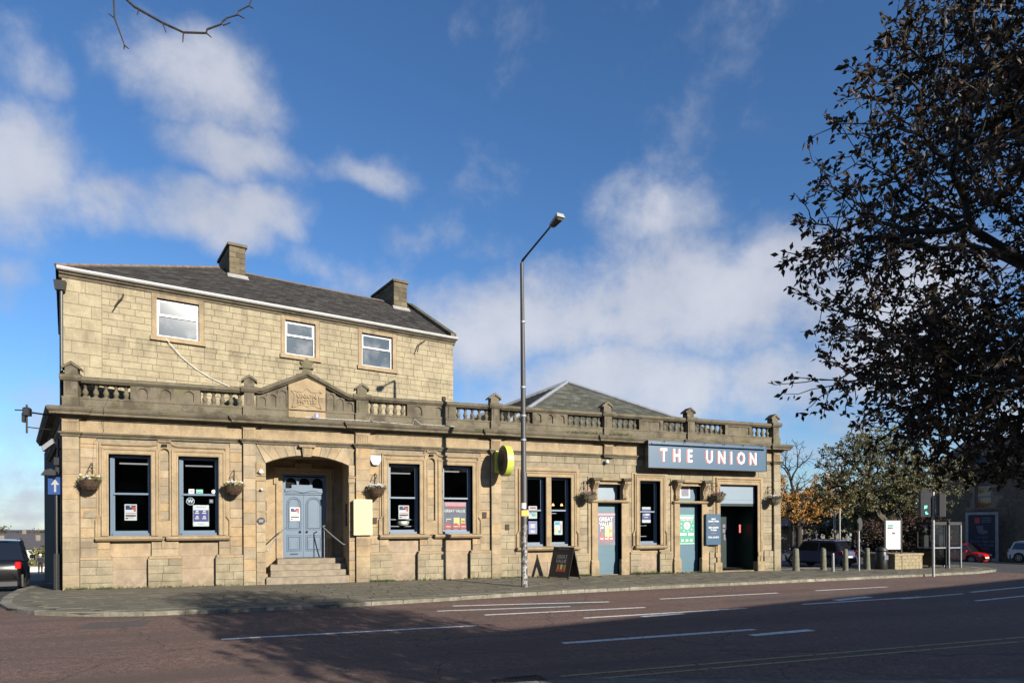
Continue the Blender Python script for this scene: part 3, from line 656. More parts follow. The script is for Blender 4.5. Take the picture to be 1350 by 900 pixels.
# side walls, flat roof, back
side = MB()
side.add([(-.02, YM, FB - 2), (-4.55, 16, FB - 2), (-4.55, 16, 6.02), (-.02, YM, 6.02), (.5, YM + .3, FB - 2), (-3.9, 16, FB - 2), (-3.9, 16, 6.02), (.5, YM + .3, 6.02)], [(0, 1, 2, 3), (4, 7, 6, 5), (3, 2, 6, 7)])
side.box(29.6, 30.05, .63, 17, FB, 6.02); side.box(-3.9, 30.0, 16.6, 17, FB, 6.02)
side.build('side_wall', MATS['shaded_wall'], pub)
mb = MB(); mb.add([(-.02, .6, 6.03), (30.03, .6, 6.03), (30.03, 17, 6.03), (-4.5, 17, 6.03)], [(0, 1, 2, 3)]); mb.build('flat_roof', MATS['lead'], pub)
mb = MB(); mb.add([(.3, .625, -.05), (29.6, .625, -.05), (29.6, 7, -.05), (.3, 7, -.05), (.3, .625, 4.95), (29.6, .625, 4.95), (29.6, 7, 4.95), (.3, 7, 4.95)], [(0, 1, 2, 3), (4, 7, 6, 5), (3, 2, 6, 7), (0, 3, 7, 4), (1, 5, 6, 2)])
for xx in (5.6, 9.7, 15.1, 19.2, 21.5, 23.8): mb.box(xx, xx + .12, .64, 6.9, -.04, 4.94)
mb.build('bar_room', MATS['dark_interior'], pub)

# --- entablature, parapet
PIERS = [(-.10, .38), (5.42, 5.84), (9.40, 9.94), (14.89, 15.32), (20.19, 20.65), (24.62, 25.08), (29.69, 30.12)]
def path_with_breaks(yb, yp, ex=0.0):
    p = [(-2.9, 10.0), (-.10, yp)]
    for i, (a, b) in enumerate(PIERS):
        if i > 0: p += [(a, yb), (a, yp)]
        if i < len(PIERS) - 1: p += [(b, yp), (b, yb)]
    p += [(30.12, yp), (30.12, 8.0)]
    return p
ent = MB()
ent.sweep([(.0, 5.20), (-.3, 5.20), (-.3, 5.66), (.0, 5.66)], path_with_breaks(.12, .0)); frieze = ent.build('frieze', MATS['smooth_stone'], pub)
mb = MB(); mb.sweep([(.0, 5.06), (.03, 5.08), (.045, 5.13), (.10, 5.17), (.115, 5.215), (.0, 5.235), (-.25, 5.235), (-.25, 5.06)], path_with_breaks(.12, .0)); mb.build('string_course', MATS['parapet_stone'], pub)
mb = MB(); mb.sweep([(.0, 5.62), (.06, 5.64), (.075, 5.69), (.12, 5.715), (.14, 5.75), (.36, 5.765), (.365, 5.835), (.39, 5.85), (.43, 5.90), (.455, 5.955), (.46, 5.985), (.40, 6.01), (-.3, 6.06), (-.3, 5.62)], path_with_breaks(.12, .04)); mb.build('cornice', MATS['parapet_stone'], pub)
# fluted blocks on the frieze over each pilaster
for (a, b) in PIERS:
    mb = MB(); n = 7; w = (b - a - .08) / n
    for k in range(n): mb.box(a + .04 + k * w + w * .22, a + .04 + (k + 1) * w - w * .22, -.022, .02, 5.27, 5.54)
    mb.box(a + .02, b - .02, -.02, .02, 5.55, 5.60); mb.build('fluted_block', MATS['smooth_stone'], frieze)
# joints cut in the frieze
mb = MB()
for x in [1.3, 2.5, 3.4, 4.5, 6.7, 7.7, 8.6, 10.8, 11.9, 12.9, 13.9, 16.2, 17.3, 18.6, 19.5, 21.5, 22.6, 23.7, 26.0, 27.1, 28.4]: mb.box(x, x + .008, .117, .13, 5.24, 5.62)
tag(mb.build('frieze_joint', MATS['mortar'], frieze), kind='stuff')

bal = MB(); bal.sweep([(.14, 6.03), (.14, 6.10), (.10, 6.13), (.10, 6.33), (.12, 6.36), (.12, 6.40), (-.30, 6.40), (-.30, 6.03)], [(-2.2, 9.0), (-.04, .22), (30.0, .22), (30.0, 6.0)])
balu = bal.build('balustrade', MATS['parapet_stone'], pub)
def rail(x0, x1, z=6.88):
    mb = MB(); mb.prismx([(.12, z), (.07, z + .05), (.03, z + .09), (.03, z + .16), (.08, z + .20), (.30, z + .225), (.55, z + .20), (.58, z + .16), (.58, z + .09), (.52, z + .04), (.5, z)], x0, x1); return mb.build('coping', MATS['parapet_stone'], balu)
prof = [(.105, 0), (.105, .05), (.07, .075), (.055, .10), (.075, .13), (.092, .19), (.088, .235), (.055, .30), (.042, .345), (.06, .37), (.045, .385), (.05, .41), (.085, .435), (.095, .45), (.095, .49)]
bme = MB().lathe(prof, 12).mesh('baluster', MATS['parapet_stone'], smooth=True)
bme['tint'] = 1
def balusters(x0, x1):
    n = max(1, int(round((x1 - x0) / .30))); st = (x1 - x0) / n
    for k in range(n):
        b = inst('baluster', bme, balu, (x0 + (k + .5) * st, .31, 6.40), rng.uniform(0, 6))
        if rng.random() < .12: b.rotation_euler = (rng.uniform(-.03, .03), rng.uniform(-.03, .03), 0)
def stadium(x0, x1, z0, z1, n=10, flatbottom=True):
    r = (x1 - x0) / 2; cx = (x0 + x1) / 2; pts = [(x0, z0), (x1, z0)]
    for k in range(n + 1):
        t = math.pi * k / n; pts.append((cx + r * math.cos(t), z1 - r + r * math.sin(t)))
    return pts
def rect_match(x0, x1, z0, z1, pts):
    """points on a rectangle outline matched one to one to an inner outline, by direction from the centre"""
    cx, cz = (x0 + x1) / 2, (z0 + z1) / 2; out = []
    for (x, z) in pts:
        dx, dz = x - cx, z - cz
        kx = (x1 - cx) / dx if dx > 1e-6 else ((x0 - cx) / dx if dx < -1e-6 else 1e9); kz = (z1 - cz) / dz if dz > 1e-6 else ((z0 - cz) / dz if dz < -1e-6 else 1e9)
        k = min(abs(kx), abs(kz)); out.append((cx + dx * k, cz + dz * k))
    out[0] = (x0, z0); out[1] = (x1, z0)
    # corners of the top
    ang = [(abs(p[0] - x1) + abs(p[1] - z1), i) for i, p in enumerate(out)]; out[min(ang)[1]] = (x1, z1)
    ang = [(abs(p[0] - x0) + abs(p[1] - z1), i) for i, p in enumerate(out)]; out[min(ang)[1]] = (x0, z1)
    return out
def niche_panel(x0, x1, n, z0=6.40, z1=6.88, y=.13, parent=None, marg=.09):
    mb = MB(); mb.box(x0, x1, y + .06, .50, z0, z1)
    w = (x1 - x0) / n
    for k in range(n):
        a, b = x0 + k * w, x0 + (k + 1) * w; inn = stadium(a + marg, b - marg, z0 + .06, z1 - .05); mb.ring(rect_match(a, b, z0, z1, inn), inn, y, y + .055)
    return mb.build('blind_arch_panel', MATS['parapet_stone'], parent or balu)
def sunk_panel(x0, x1, z0=6.40, z1=6.88):
    mb = MB(); mb.box(x0, x1, .19, .50, z0, z1); o = [(x0, z0), (x1, z0), (x1, z1), (x0, z1)]; m_ = .16
    mb.ring(o, [(x0 + m_, z0 + .06), (x1 - m_, z0 + .06), (x1 - m_, z1 - .06), (x0 + m_, z1 - .06)], .13, .18); return mb.build('sunk_panel', MATS['parapet_stone'], balu)
for (a, b) in PIERS:
    mb = MB(); a2, b2 = a + .04, b - .04
    mb.box(a2, b2, .06, .56, 6.40, 6.92); mb.box(a2 - .04, b2 + .04, .02, .60, 6.04, 6.395); mb.box(a2 + .08, b2 - .08, .045, .07, 6.47, 6.86); mb.build('pier', MATS['parapet_stone'], balu)
    mb = MB(); cx = (a + b) / 2; hw = (b - a) / 2 + .02
    mb.prismx([(.02, 6.92), (-.03, 6.98), (-.06, 7.03), (-.06, 7.08), (.0, 7.12), (.62, 7.12), (.66, 7.08), (.66, 7.03), (.6, 6.92)], cx - hw - .05, cx + hw + .05)
    mb.prism([(cx - .18, 7.12), (cx + .18, 7.12), (cx + .18, 7.36), (cx, 7.50), (cx - .18, 7.36)], .13, .49)
    hh = .27
    mb.prism([(cx - hh, 7.31), (cx, 7.48), (cx + hh, 7.31), (cx + hh, 7.385), (cx, 7.585), (cx - hh, 7.385)], .08, .54)
    mb.build('finial', MATS['parapet_stone'], balu)
for x0, x1 in [(.36, 1.86), (4.02, 5.44), (9.92, 11.42), (13.42, 14.92), (15.32, 16.80), (18.45, 20.2), (20.66, 22.05), (23.34, 24.62), (25.1, 26.85), (28.45, 29.7)]: balusters(x0, x1)
niche_panel(1.86, 4.02, 3, marg=.2); niche_panel(11.42, 13.10, 2, marg=.25); niche_panel(16.80, 18.45, 3, marg=.15); sunk_panel(22.05, 23.34); sunk_panel(26.85, 28.45)
mb = MB(); mb.box(13.10, 13.42, .10, .54, 6.40, 6.88); mb.build('end_block', MATS['parapet_stone'], balu)
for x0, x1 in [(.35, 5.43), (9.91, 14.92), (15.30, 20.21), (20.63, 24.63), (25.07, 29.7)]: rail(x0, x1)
# name tablet gable over the porch
AX = 7.63
ped = MB(); ped.prism([(5.84, 6.40), (9.40, 6.40), (9.40, 6.90), (9.15, 6.90), (8.30, 7.34), (AX, 7.62), (6.98, 7.34), (6.06, 6.94), (5.84, 6.92)], .22, .50); ped.build('gable_wall', MATS['parapet_stone'], balu)
for k, (x0, x1, zt) in enumerate([(5.90, 6.24, 6.84), (6.24, 6.60, 6.96), (6.60, 6.96, 7.12), (8.34, 8.68, 7.12), (8.68, 9.02, 6.96), (9.02, 9.36, 6.84)]):
    mb = MB(); inn = stadium(x0 + .05, x1 - .05, 6.46, zt - .04); mb.ring(rect_match(x0, x1, 6.41, zt, inn), inn, .17, .215); mb.build('blind_arch', MATS['parapet_stone'], balu)
cope = MB(); cope.sweepv([(0, .5), (0, .10), (.04, .06), (.07, .0), (.14, -.03), (.19, .0), (.20, .5)], [(9.42, 6.88), (9.12, 6.90), (AX, 7.64), (6.08, 6.92), (5.82, 6.90)][::-1]); cope.build('gable_coping', MATS['parapet_stone'], balu)
tab = MB(); tab.prism([(6.98, 6.10), (8.30, 6.10), (8.30, 7.31), (AX, 7.60), (6.98, 7.31)], .10, .24); tabo = tab.build('name_tablet', MATS['smooth_stone'], balu)
mb = MB()       # carved cartouche frame
cart = [(7.12, 7.05), (7.18, 7.12), (7.30, 7.06), (7.48, 7.08), (7.60, 7.20), (7.66, 7.20), (7.78, 7.08), (7.96, 7.06), (8.08, 7.12), (8.14, 7.05), (8.06, 6.95), (8.08, 6.70), (8.14, 6.52), (8.02, 6.50), (7.92, 6.58), (7.76, 6.60), (7.63, 6.53), (7.50, 6.60), (7.34, 6.58), (7.24, 6.50), (7.12, 6.52), (7.18, 6.70), (7.20, 6.95), (7.12, 7.05)]
mb.tube([(x, .095, z) for x, z in cart], .022, 6, False)
for (x, z) in [(7.12, 7.08), (8.14, 7.08), (7.13, 6.50), (8.13, 6.50)]: mb.lathe([(.001, -.03), (.035, -.02), (.045, 0), (.035, .02), (.001, .03)], 8, (x, .09, z))
mb.build('cartouche', MATS['smooth_stone'], tabo)
mb = MB(); put_text(mb, 'UNION', 7.63, .10, 6.91, .20, 1.05, .008, .04); put_text(mb, 'HOTEL', 7.63, .10, 6.71, .20, 1.05, .008, .04); mb.build('carved_lettering', MATS['smooth_stone'], tabo)
mb = MB()       # scrolled crest on the gable
mb.prism([(7.25, 7.74), (7.45, 7.80), (7.50, 7.98), (7.76, 7.98), (7.82, 7.80), (8.02, 7.74), (8.0, 7.66), (7.63, 7.84), (7.27, 7.66)], .18, .42); mb.prism([(7.42, 8.02), (7.84, 8.02), (7.80, 8.10), (7.88, 8.22), (7.74, 8.24), (7.66, 8.36), (7.60, 8.36), (7.52, 8.24), (7.38, 8.22), (7.46, 8.10)], .16, .44)
mb.box(7.38, 7.88, .14, .46, 7.975, 8.03)
mb.build('crest', MATS['parapet_stone'], balu)

# --- pilasters
for i, (a, b) in enumerate(PIERS):
    if i in (4, 5): continue
    mb = MB(); mb.box(a + .012, b - .012, .012, .5, FB, 5.1); po = mb.build('pilaster', MATS['mortar'], pub)
    stone_rows(a, b, FB, 5.06, .0, [], .41, .6, .7, 'ashlar_warm' if i < 4 else 'ashlar_grey', po)
    for q in STONES[-14:]: pass
# --- ashlar fields
stone_rows(.38, 5.42, 1.04, 5.06, .135, [(.86, 4.97, 1.04, 4.90), (2.35, 3.47, 4.85, 5.07)], .345, .55, .95, 'ashlar_warm', front)
stone_rows(.38, 5.42, FB, 1.0, .045, [(1.34, 2.38, FB, 1.0), (3.44, 4.50, FB, 1.0)], .30, .42, .85, 'ashlar_grey', front)
stone_rows(9.94, 14.89, 1.04, 5.06, .135, [(10.31, 14.45, 1.04, 4.90), (11.8, 12.95, 4.85, 5.07)], .345, .55, .95, 'ashlar_warm', front)
stone_rows(9.94, 14.89, FB, 1.0, .045, [(10.80, 11.80, FB, 1.0), (12.95, 13.98, FB, 1.0)], .30, .42, .85, 'ashlar_grey', front)
stone_rows(15.32, 29.69, .82, 5.06, .135, [(15.98, 19.0, .82, 4.55), (19.40, 21.52, .82, 4.20), (21.64, 23.56, .82, 4.45), (23.72, 25.86, .82, 4.20), (26.12, 29.12, .82, 4.40)], .28, .42, .85, 'ashlar_grey', front)
stone_rows(15.32, 29.69, FB, .80, .05, [(16.48, 18.50, FB, .80), (19.40, 21.52, FB, .80), (22.1, 23.08, FB, .8), (23.72, 25.86, FB, .80), (26.12, 29.12, FB, .80)], .29, .4, .8, 'ashlar_grey', front)
for (a, b) in [(.86, 1.24), (2.48, 3.32), (4.61, 4.97), (10.31, 10.67), (11.90, 12.85), (14.10, 14.45)]: stone_rows(a, b, 1.02, 1.60, .115, [], .29, .4, .8, 'ashlar_warm', front)
for (a, b) in [(15.98, 16.43), (18.56, 19.0), (21.64, 22.07), (23.10, 23.56)]: stone_rows(a, b, .82, 1.08, .115, [], .29, .4, .8, 'ashlar_grey', front)
# plinth weathering course
for (a, b) in [(.40, 1.30), (2.42, 3.40), (4.54, 5.41), (9.95, 10.76), (11.84, 12.91), (14.02, 14.88)]: mb = MB(); mb.prismx([(.045, .955), (.02, .98), (.02, 1.03), (.06, 1.06), (.17, 1.09), (.17, .955)], a, b); mb.build('plinth_moulding', MATS['smooth_stone'], pub)
for (a, b) in [(15.33, 16.45), (18.53, 19.38), (21.54, 22.06), (23.12, 23.70)]: mb = MB(); mb.prismx([(.05, .765), (.025, .79), (.025, .83), (.06, .86), (.17, .88), (.17, .765)], a, b); mb.build('plinth_moulding', MATS['smooth_stone'], pub)
# apron panels sunk below the sills
for k in ('A1', 'A2', 'C1', 'C2', 'E1'):
    x0, x1, z0, z1 = WIN[k]; zt = z0 - .16; zm = 1.0 if k[0] != 'E' else .80
    mb = MB(); g = .006
    mb.cbox(x0 - .2, x1 + .2, .235, .62, FB, zm * .62 - g, .008, rng.uniform(.3, .6)); mb.cbox(x0 - .2, x1 + .2, .233, .62, zm * .62, zm + .05 - g, .008, rng.random()); mb.cbox(x0 - .2, x1 + .2, .231, .62, zm + .05, zt, .008, rng.random())
    mb.build('apron_panel', MATS['apron_stone'], pub)
mb = MB(); mb.cbox(16.2, 17.5, .235, .62, FB, .5, .008, .2); mb.cbox(17.506, 18.8, .234, .62, FB, .5, .008, .6); mb.cbox(16.2, 18.8, .232, .62, .506, 1.03, .008, .8); mb.build('apron_panel', MATS['apron_stone'], pub)

# --- window surrounds
def plate(name, x0, x1, z0, z1, holes, y=.118, m='smooth_stone'):
    mb = MB(); wall_boxes(mb, x0, x1, z0, z1, y, .30, holes); return mb.build(name, MATS[m], pub)
ARCHI = [(.0, .50), (.0, .075), (.035, .06), (.05, .075), (.13, .075), (.15, .045), (.19, .035), (.215, .06), (.22, .13), (.22, .50)]
def architrave(x0, x1, z0, z1, nm='surround', m='smooth_stone'):
    mb = MB(); mb.sweepv(ARCHI, [(x0, z0), (x0, z1), (x1, z1), (x1, z0)]); return mb.build(nm, MATS[m], pub)
def shoulder_hood(xl, xr, zs, c0, c1):
    """moulding that runs up the outer jambs, along the head and sweeps up to the string course between c0 and c1"""
    L_ = [(xl - .12, zs), (xl - .12, zs + .56), (xl, zs + .72), (xl, 4.86)]
    cur = [(c0 - .36, 4.86), (c0 - .22, 4.875), (c0 - .10, 4.92), (c0 - .02, 5.0), (c0, 5.07)]
    right = [(c1 + (c0 - p[0]), p[1]) for p in cur[::-1]]; Rr = [(xr, 4.86), (xr, zs + .72), (xr + .12, zs + .56), (xr + .12, zs)]
    mb = MB(); pf = [(-.03, .135), (-.03, .075), (.0, .05), (.025, .05), (.045, .08), (.045, .135)]
    mb.sweepv(pf, L_ + cur); mb.sweepv(pf, right + Rr)
    mb.prismx([(.0, 5.055), (.02, 5.0), (.06, 4.97), (.135, 4.97), (.135, 5.055)], c0 - .06, c1 + .06)
    return mb.build('hood_moulding', MATS['smooth_stone'], pub)
for ks in (('A1', 'A2'), ('C1', 'C2')):
    a, b = WIN[ks[0]], WIN[ks[1]]
    plate('surround_plate', a[0] - .35, b[1] + .36, 1.60, 4.90, [a, b, (a[1] + .2, b[0] - .2, 1.60, 4.95)])
    for w in (a, b): architrave(w[0], w[1], w[2], w[3])
    x0, x1 = a[1] + .2, b[0] - .2; zt = 5.05; cx = (x0 + x1) / 2
    mb = MB(); inn = stadium(cx - .165, cx + .165, 2.30, 4.80, 12)
    out = rect_match(x0, x1, 1.74, zt, inn); mb.ring(out, inn, .085, .165); pn = mb.build('niche_panel', MATS['smooth_stone'], pub)
    mb = MB(); mb.tube([(p[0], .085, p[1]) for p in inn + inn[:1]], .028, 6, False); mb.build('niche_moulding', MATS['smooth_stone'], pub)
    stone_rows(cx - .16, cx + .16, 2.32, 4.62, .150, [], .30, .4, .5, 'ashlar_warm', pn)
    shoulder_hood(a[0] - .235, b[1] + .235, 1.74, cx - .14, cx + .14)
    mb = MB(); mb.prismx([(-.02, 4.86), (.0, 4.90), (.05, 4.93), (.12, 4.93), (.12, 4.84), (.03, 4.84)], cx - .08, cx + .08); mb.build('boss', MATS['black_metal'], pub)
a, b = WIN['D1'], WIN['D2']
plate('surround_plate', 15.98, 19.0, 1.06, 4.55, [a, b]); mb = MB(); mb.sweepv(ARCHI, [(a[0], a[2]), (a[0], a[3]), (b[1], a[3]), (b[1], a[2])]); mb.build('surround', MATS['smooth_stone'], pub)
mb = MB(); mb.cbox(a[1], b[0], .07, .45, a[2], a[3] - .001, .02); mb.build('stone_mullion', MATS['smooth_stone'], pub)
mb = MB(); pf = [(-.03, .135), (-.03, .075), (.0, .05), (.025, .05), (.045, .08), (.045, .135)]
for x in (16.12, 18.87):
    s_ = 1 if x > 17 else -1
mb.sweepv(pf, [(16.06, 1.16), (16.06, 1.7), (16.16, 1.86), (16.16, 4.42), (18.83, 4.42), (18.83, 1.86), (18.93, 1.7), (18.93, 1.16)]); mb.build('hood_moulding', MATS['smooth_stone'], pub)
a = WIN['E1']; plate('surround_plate', 21.64, 23.56, 1.06, 4.45, [a]); architrave(*a)
mb = MB(); mb.sweepv(pf, [(21.70, 1.16), (21.70, 1.7), (21.80, 1.86), (21.80, 4.36), (23.38, 4.36), (23.38, 1.86), (23.48, 1.7), (23.48, 1.16)]); mb.build('hood_moulding', MATS['smooth_stone'], pub)
plate('surround_plate', 26.12, 29.12, FB, 4.40, [ENT]); mb = MB(); mb.sweepv(ARCHI, [(ENT[0], .3), (ENT[0], ENT[3]), (ENT[1], ENT[3]), (ENT[1], .3)]); mb.build('surround', MATS['smooth_stone'], pub)
for x0, x1 in ((26.2, 26.5), (28.74, 29.06)): mb = MB(); mb.cbox(x0, x1, .04, .45, .55, .78, .015); mb.build('jamb_block', MATS['smooth_stone'], pub); mb = MB(); mb.cbox(x0 - .06, x1 + .06, .0, .45, FB, .3, .02); mb.build('jamb_foot', MATS['smooth_stone'], pub)
mb = MB(); mb.sweepv(pf, [(26.24, .8), (26.24, 1.25), (26.30, 1.35), (26.30, 4.30), (28.94, 4.30), (28.94, 1.35), (29.0, 1.25), (29.0, .8)]); mb.build('hood_moulding', MATS['smooth_stone'], pub)

# --- sash windows
def sash(k, m='blue_paint', meet=None):
    x0, x1, z0, z1 = WIN[k]; zm = meet or (z0 + (z1 - z0) * .52)
    mb = MB(); mb.box(x0, x0 + .08, .36, .50, z0, z1); mb.box(x1 - .08, x1, .36, .50, z0, z1); mb.box(x0 + .08, x1 - .08, .36, .50, z1 - .05, z1); mb.box(x0 + .08, x1 - .08, .27, .50, z0, z0 + .09)
    w = mb.build('window', MATS[m], pub)
    xi0, xi1 = x0 + .08, x1 - .08
    mb = MB()
    mb.box(xi0, xi0 + .05, .39, .43, zm, z1 - .05); mb.box(xi1 - .05, xi1, .39, .43, zm, z1 - .05); mb.box(xi0 + .05, xi1 - .05, .39, .43, z1 - .10, z1 - .05); mb.box(xi0, xi1, .375, .44, zm - .03, zm + .035)
    mb.build('upper_sash', MATS[m], w)
    mb = MB()
    mb.box(xi0, xi0 + .05, .44, .48, z0 + .09, zm - .03); mb.box(xi1 - .05, xi1, .44, .48, z0 + .09, zm - .03); mb.box(xi0 + .05, xi1 - .05, .44, .48, z0 + .09, z0 + .17)
    mb.build('lower_sash', MATS[m], w)
    for (za, zb, y) in ((zm + .035, z1 - .10, .41), (z0 + .17, zm - .03, .455)):
        mb = MB(); mb.add([(xi0 + .05, y, za), (xi1 - .05, y, za), (xi1 - .05, y, zb), (xi0 + .05, y, zb)], [(0, 1, 2, 3)]); mb.build('pane', MATS['glass'], w)
    mb = MB(); e = .36 if k[0] in 'AC' else .3
    if k[0] != 'D': mb.prismx([(-.06, z0 - .13), (-.09, z0 - .10), (-.09, z0 - .045), (-.06, z0 - .03), (.30, z0 + .0), (.30, z0 - .17), (-.02, z0 - .17)], x0 - e, x1 + e); mb.build('sill', MATS['smooth_stone'], w)
    elif k == 'D1': mb.prismx([(-.06, z0 - .13), (-.09, z0 - .10), (-.09, z0 - .045), (-.06, z0 - .03), (.30, z0 + .0), (.30, z0 - .17), (-.02, z0 - .17)], 16.02, 18.97); mb.build('sill', MATS['smooth_stone'], w)
    return w
for k in WIN: sash(k)
# things glimpsed inside: light strips, a shelf, pendant lamps
for (x0, x1, z, y) in [(1.35, 2.25, 4.30, 1.2), (3.45, 4.35, 4.28, 1.2), (10.9, 11.75, 4.2, 1.1), (13.0, 13.9, 4.35, 1.3)]: mb = MB(); mb.box(x0, x1, y, y + .05, z, z + .05); mb.build('strip_light', MATS['tube_light'], pub)
for (x, y, z) in [(18.42, 1.6, 2.98), (18.85, 1.6, 2.98)]:
    mb = MB(); mb.lathe([(.02, .10), (.03, .08), (.07, .0), (.06, .0), (.02, .06)], 10, (x, y, z)); mb.build('pendant_lamp', MATS['pendant_glow'], pub)
for (x0, x1, y, z) in [(17.75, 18.4, .9, 2.6), (22.2, 22.9, .8, 2.05), (22.2, 22.9, .8, 1.55), (10.8, 11.8, .65, 2.32), (10.8, 11.8, .65, 2.05)]: mb = MB(); mb.box(x0, x1, y, y + .12, z, z + .035); mb.build('shelf', MATS['grey_metal'], pub)
mb = MB(); mb.lathe([(.10, 0), (.22, .02), (.27, .10), (.28, .18)], 16, (11.35, .7, 2.09), .9); mb.build('bowl', MATS['foam'], pub)

# --- porch
PD = 2.05
mb = MB()
mb.box(6.171, 9.149, .62, PD + .5, FB, .30)
mb.build('porch_floor', MATS['smooth_stone'], pub)
pw = MB(); pw.box(6.0, 6.171, .62, PD + .3, FB, 5.0); pw.box(9.149, 9.32, .62, PD + .3, FB, 5.0); pw.add([(6.171, .17, 4.74), (9.149, .17, 4.74), (9.149, PD + .3, 4.74), (6.171, PD + .3, 4.74)], [(0, 1, 2, 3)])
pwo = pw.build('porch_wall', MATS['mortar'], pub)
xfL = lambda p: (6.171 + p[1], p[0], p[2])                 # left reveal: local x -> depth, outward y -> +x
for (xf_, ) in ((lambda p: (6.168 - p[1] + .0, p[0], p[2]),), (lambda p: (9.152 + p[1], p[0], p[2]),)):
    stone_rows(.17, PD, .0, 4.70, -.01, [], .36, .5, .8, 'ashlar_warm', pwo, xf=xf_)
# inner wall with the doorway
DX0, DX1, DZ0, DZ1 = 6.84, 8.50, .83, 4.16
mb = MB(); wall_boxes(mb, 6.172, 9.148, FB, 4.73, PD, PD + .3, [(DX0, DX1, DZ0 - .6, DZ1)]); mb.build('inner_wall', MATS['smooth_stone'], pub)
mb = MB(); pfp = [(.0, PD + .25), (.0, PD - .05), (.04, PD - .07), (.16, PD - .07), (.18, PD - .09), (.24, PD - .09), (.25, PD), (.25, PD + .1)]
mb.sweepv(pfp, [(DX0, DZ0), (DX0, DZ1), (DX1, DZ1), (DX1, DZ0)]); mb.box(DX0 - .33, DX0 - .25, PD - .08, PD + .02, 3.75, 4.35); mb.box(DX1 + .25, DX1 + .33, PD - .08, PD + .02, 3.75, 4.35); mb.box(DX0 - .33, DX1 + .33, PD - .1, PD, 4.35, 4.42)
mb.box(7.3, 7.95, PD - .12, PD, 4.42, 4.60)
mb.build('door_surround', MATS['smooth_stone'], pub)
# steps
for i, (y0, zt) in enumerate([(-.02, .21), (.36, .42), (.74, .63), (1.12, .83)]):
    mb = MB(); x0, x1 = (6.18, 9.14) if i < 1 else ((6.34, 9.13) if i < 3 else (6.60, 9.12)); mb.cbox(x0, x1, y0, PD + .02 if i == 3 else y0 + .55 + i * .2, FB + .01 * i, zt, .018, rng.random()); mb.build('step', MATS['step_stone'], pub)
# arch of voussoirs with keystone
cx0, cx1, zs, zc = 6.17, 9.15, 4.40, 4.72; hw = (cx1 - cx0) / 2; Rr = (hw * hw + (zc - zs) ** 2) / (2 * (zc - zs)); cxm = (cx0 + cx1) / 2; czm = zc - Rr; a_max = math.asin(hw / Rr)
mb = MB(); pts = [(5.86, 5.06), (5.86, zs), (cx0, zs)]
for k in range(15): t = -a_max + 2 * a_max * k / 14; pts.append((cxm + Rr * math.sin(t), czm + Rr * math.cos(t)))
pts += [(9.40, zs), (9.40, 5.06)]; mb.prism(pts[::-1], .165, .62); spo = mb.build('spandrel', MATS['mortar'], pub)
nV = 11
for k in range(nV):
    t0 = -a_max + 2 * a_max * k / nV; t1 = -a_max + 2 * a_max * (k + 1) / nV
    def at(t, top):
        x, z = cxm + Rr * math.sin(t), czm + Rr * math.cos(t)
        if not top: return (x, z)
        s_ = math.tan(t * 2.0); return (x + (5.05 - z) * s_, 5.05)
    e = .006; p = [at(t0, 0), at(t1, 0), at(t1, 1), at(t0, 1)]
    p = [(p[0][0] + e, p[0][1]), (p[1][0] - e, p[1][1]), (min(p[2][0] - e, 9.39), p[2][1]), (max(p[3][0] + e, 5.87), p[3][1])]
    mb = MB(); mb.prism(p, .125 + rng.uniform(-.004, .004), .3, rng.random()); mb.build('voussoir', MATS['ashlar_warm'], spo)
mb = MB(); mb.prism([(7.49, 4.66), (7.77, 4.66), (7.82, 5.02), (7.44, 5.02)], -.03, .3); mb.prism([(7.36, 5.0), (7.90, 5.0), (7.93, 5.08), (7.33, 5.08)], -.09, .3); mb.prism([(7.52, 4.72), (7.74, 4.72), (7.77, 4.96), (7.49, 4.96)], -.055, 0); mb.build('keystone', MATS['smooth_stone'], pub)
for x0, x1 in ((5.85, 6.17), (9.15, 9.40)):
    mb = MB(); mb.box(x0 + .005, x1 - .005, .14, .62, FB, zs); jo = mb.build('porch_jamb', MATS['mortar'], pub)
    stone_rows(x0, x1, FB, 3.72, .11, [], .36, .5, .6, 'ashlar_warm', jo); stone_rows(x0, x1, 3.98, zs, .11, [], .42, .5, .6, 'ashlar_warm', jo)
    mb = MB(); mb.prismx([(.09, 3.72), (.07, 3.76), (.07, 3.88), (.03, 3.92), (.03, 3.97), (.62, 3.98), (.62, 3.72)], x0 - .015, x1 + .015); mb.build('impost', MATS['smooth_stone'], pub)
# double door
mb = MB(); yd = PD + .12
mb.box(DX0, DX0 + .07, yd - .06, yd + .1, DZ0, DZ1); mb.box(DX1 - .07, DX1, yd - .06, yd + .1, DZ0, DZ1); mb.box(DX0 + .07, DX1 - .07, yd - .06, yd + .1, DZ1 - .06, DZ1); mb.box(DX0 + .07, DX1 - .07, yd - .06, yd + .1, 3.36, 3.44)
door = mb.build('door', MATS['blue_paint'], pub)
dm = (DX0 + DX1) / 2 - .04
for (x0, x1) in ((DX0 + .07, dm - .004), (dm + .004, DX1 - .07)):
    mb = MB(); mb.box(x0, x1, yd, yd + .05, DZ0 + .01, 3.355); w = x1 - x0
    for (za, zb, arch) in ((1.95, 3.25, True), (1.10, 1.72, False)):
        for (m_, yy) in ((.09, yd - .018), (.15, yd - .03)):
            o = stadium(x0 + m_, x1 - m_, za + m_ - .09, zb - m_ + .09, 8) if arch else [(x0 + m_, za + m_ - .09), (x1 - m_, za + m_ - .09), (x1 - m_, zb - m_ + .09), (x0 + m_, zb - m_ + .09)]
            mb.tube([(p[0], yy + .012, p[1]) for p in o + o[:1]], .014, 4, False)
        mb.box(x0 + .20, x0 + .235, yd - .012, yd, za + .14, zb - .2); mb.box(x1 - .235, x1 - .20, yd - .012, yd, za + .14, zb - .2)
    mb.build('door_leaf', MATS['blue_paint'], door)
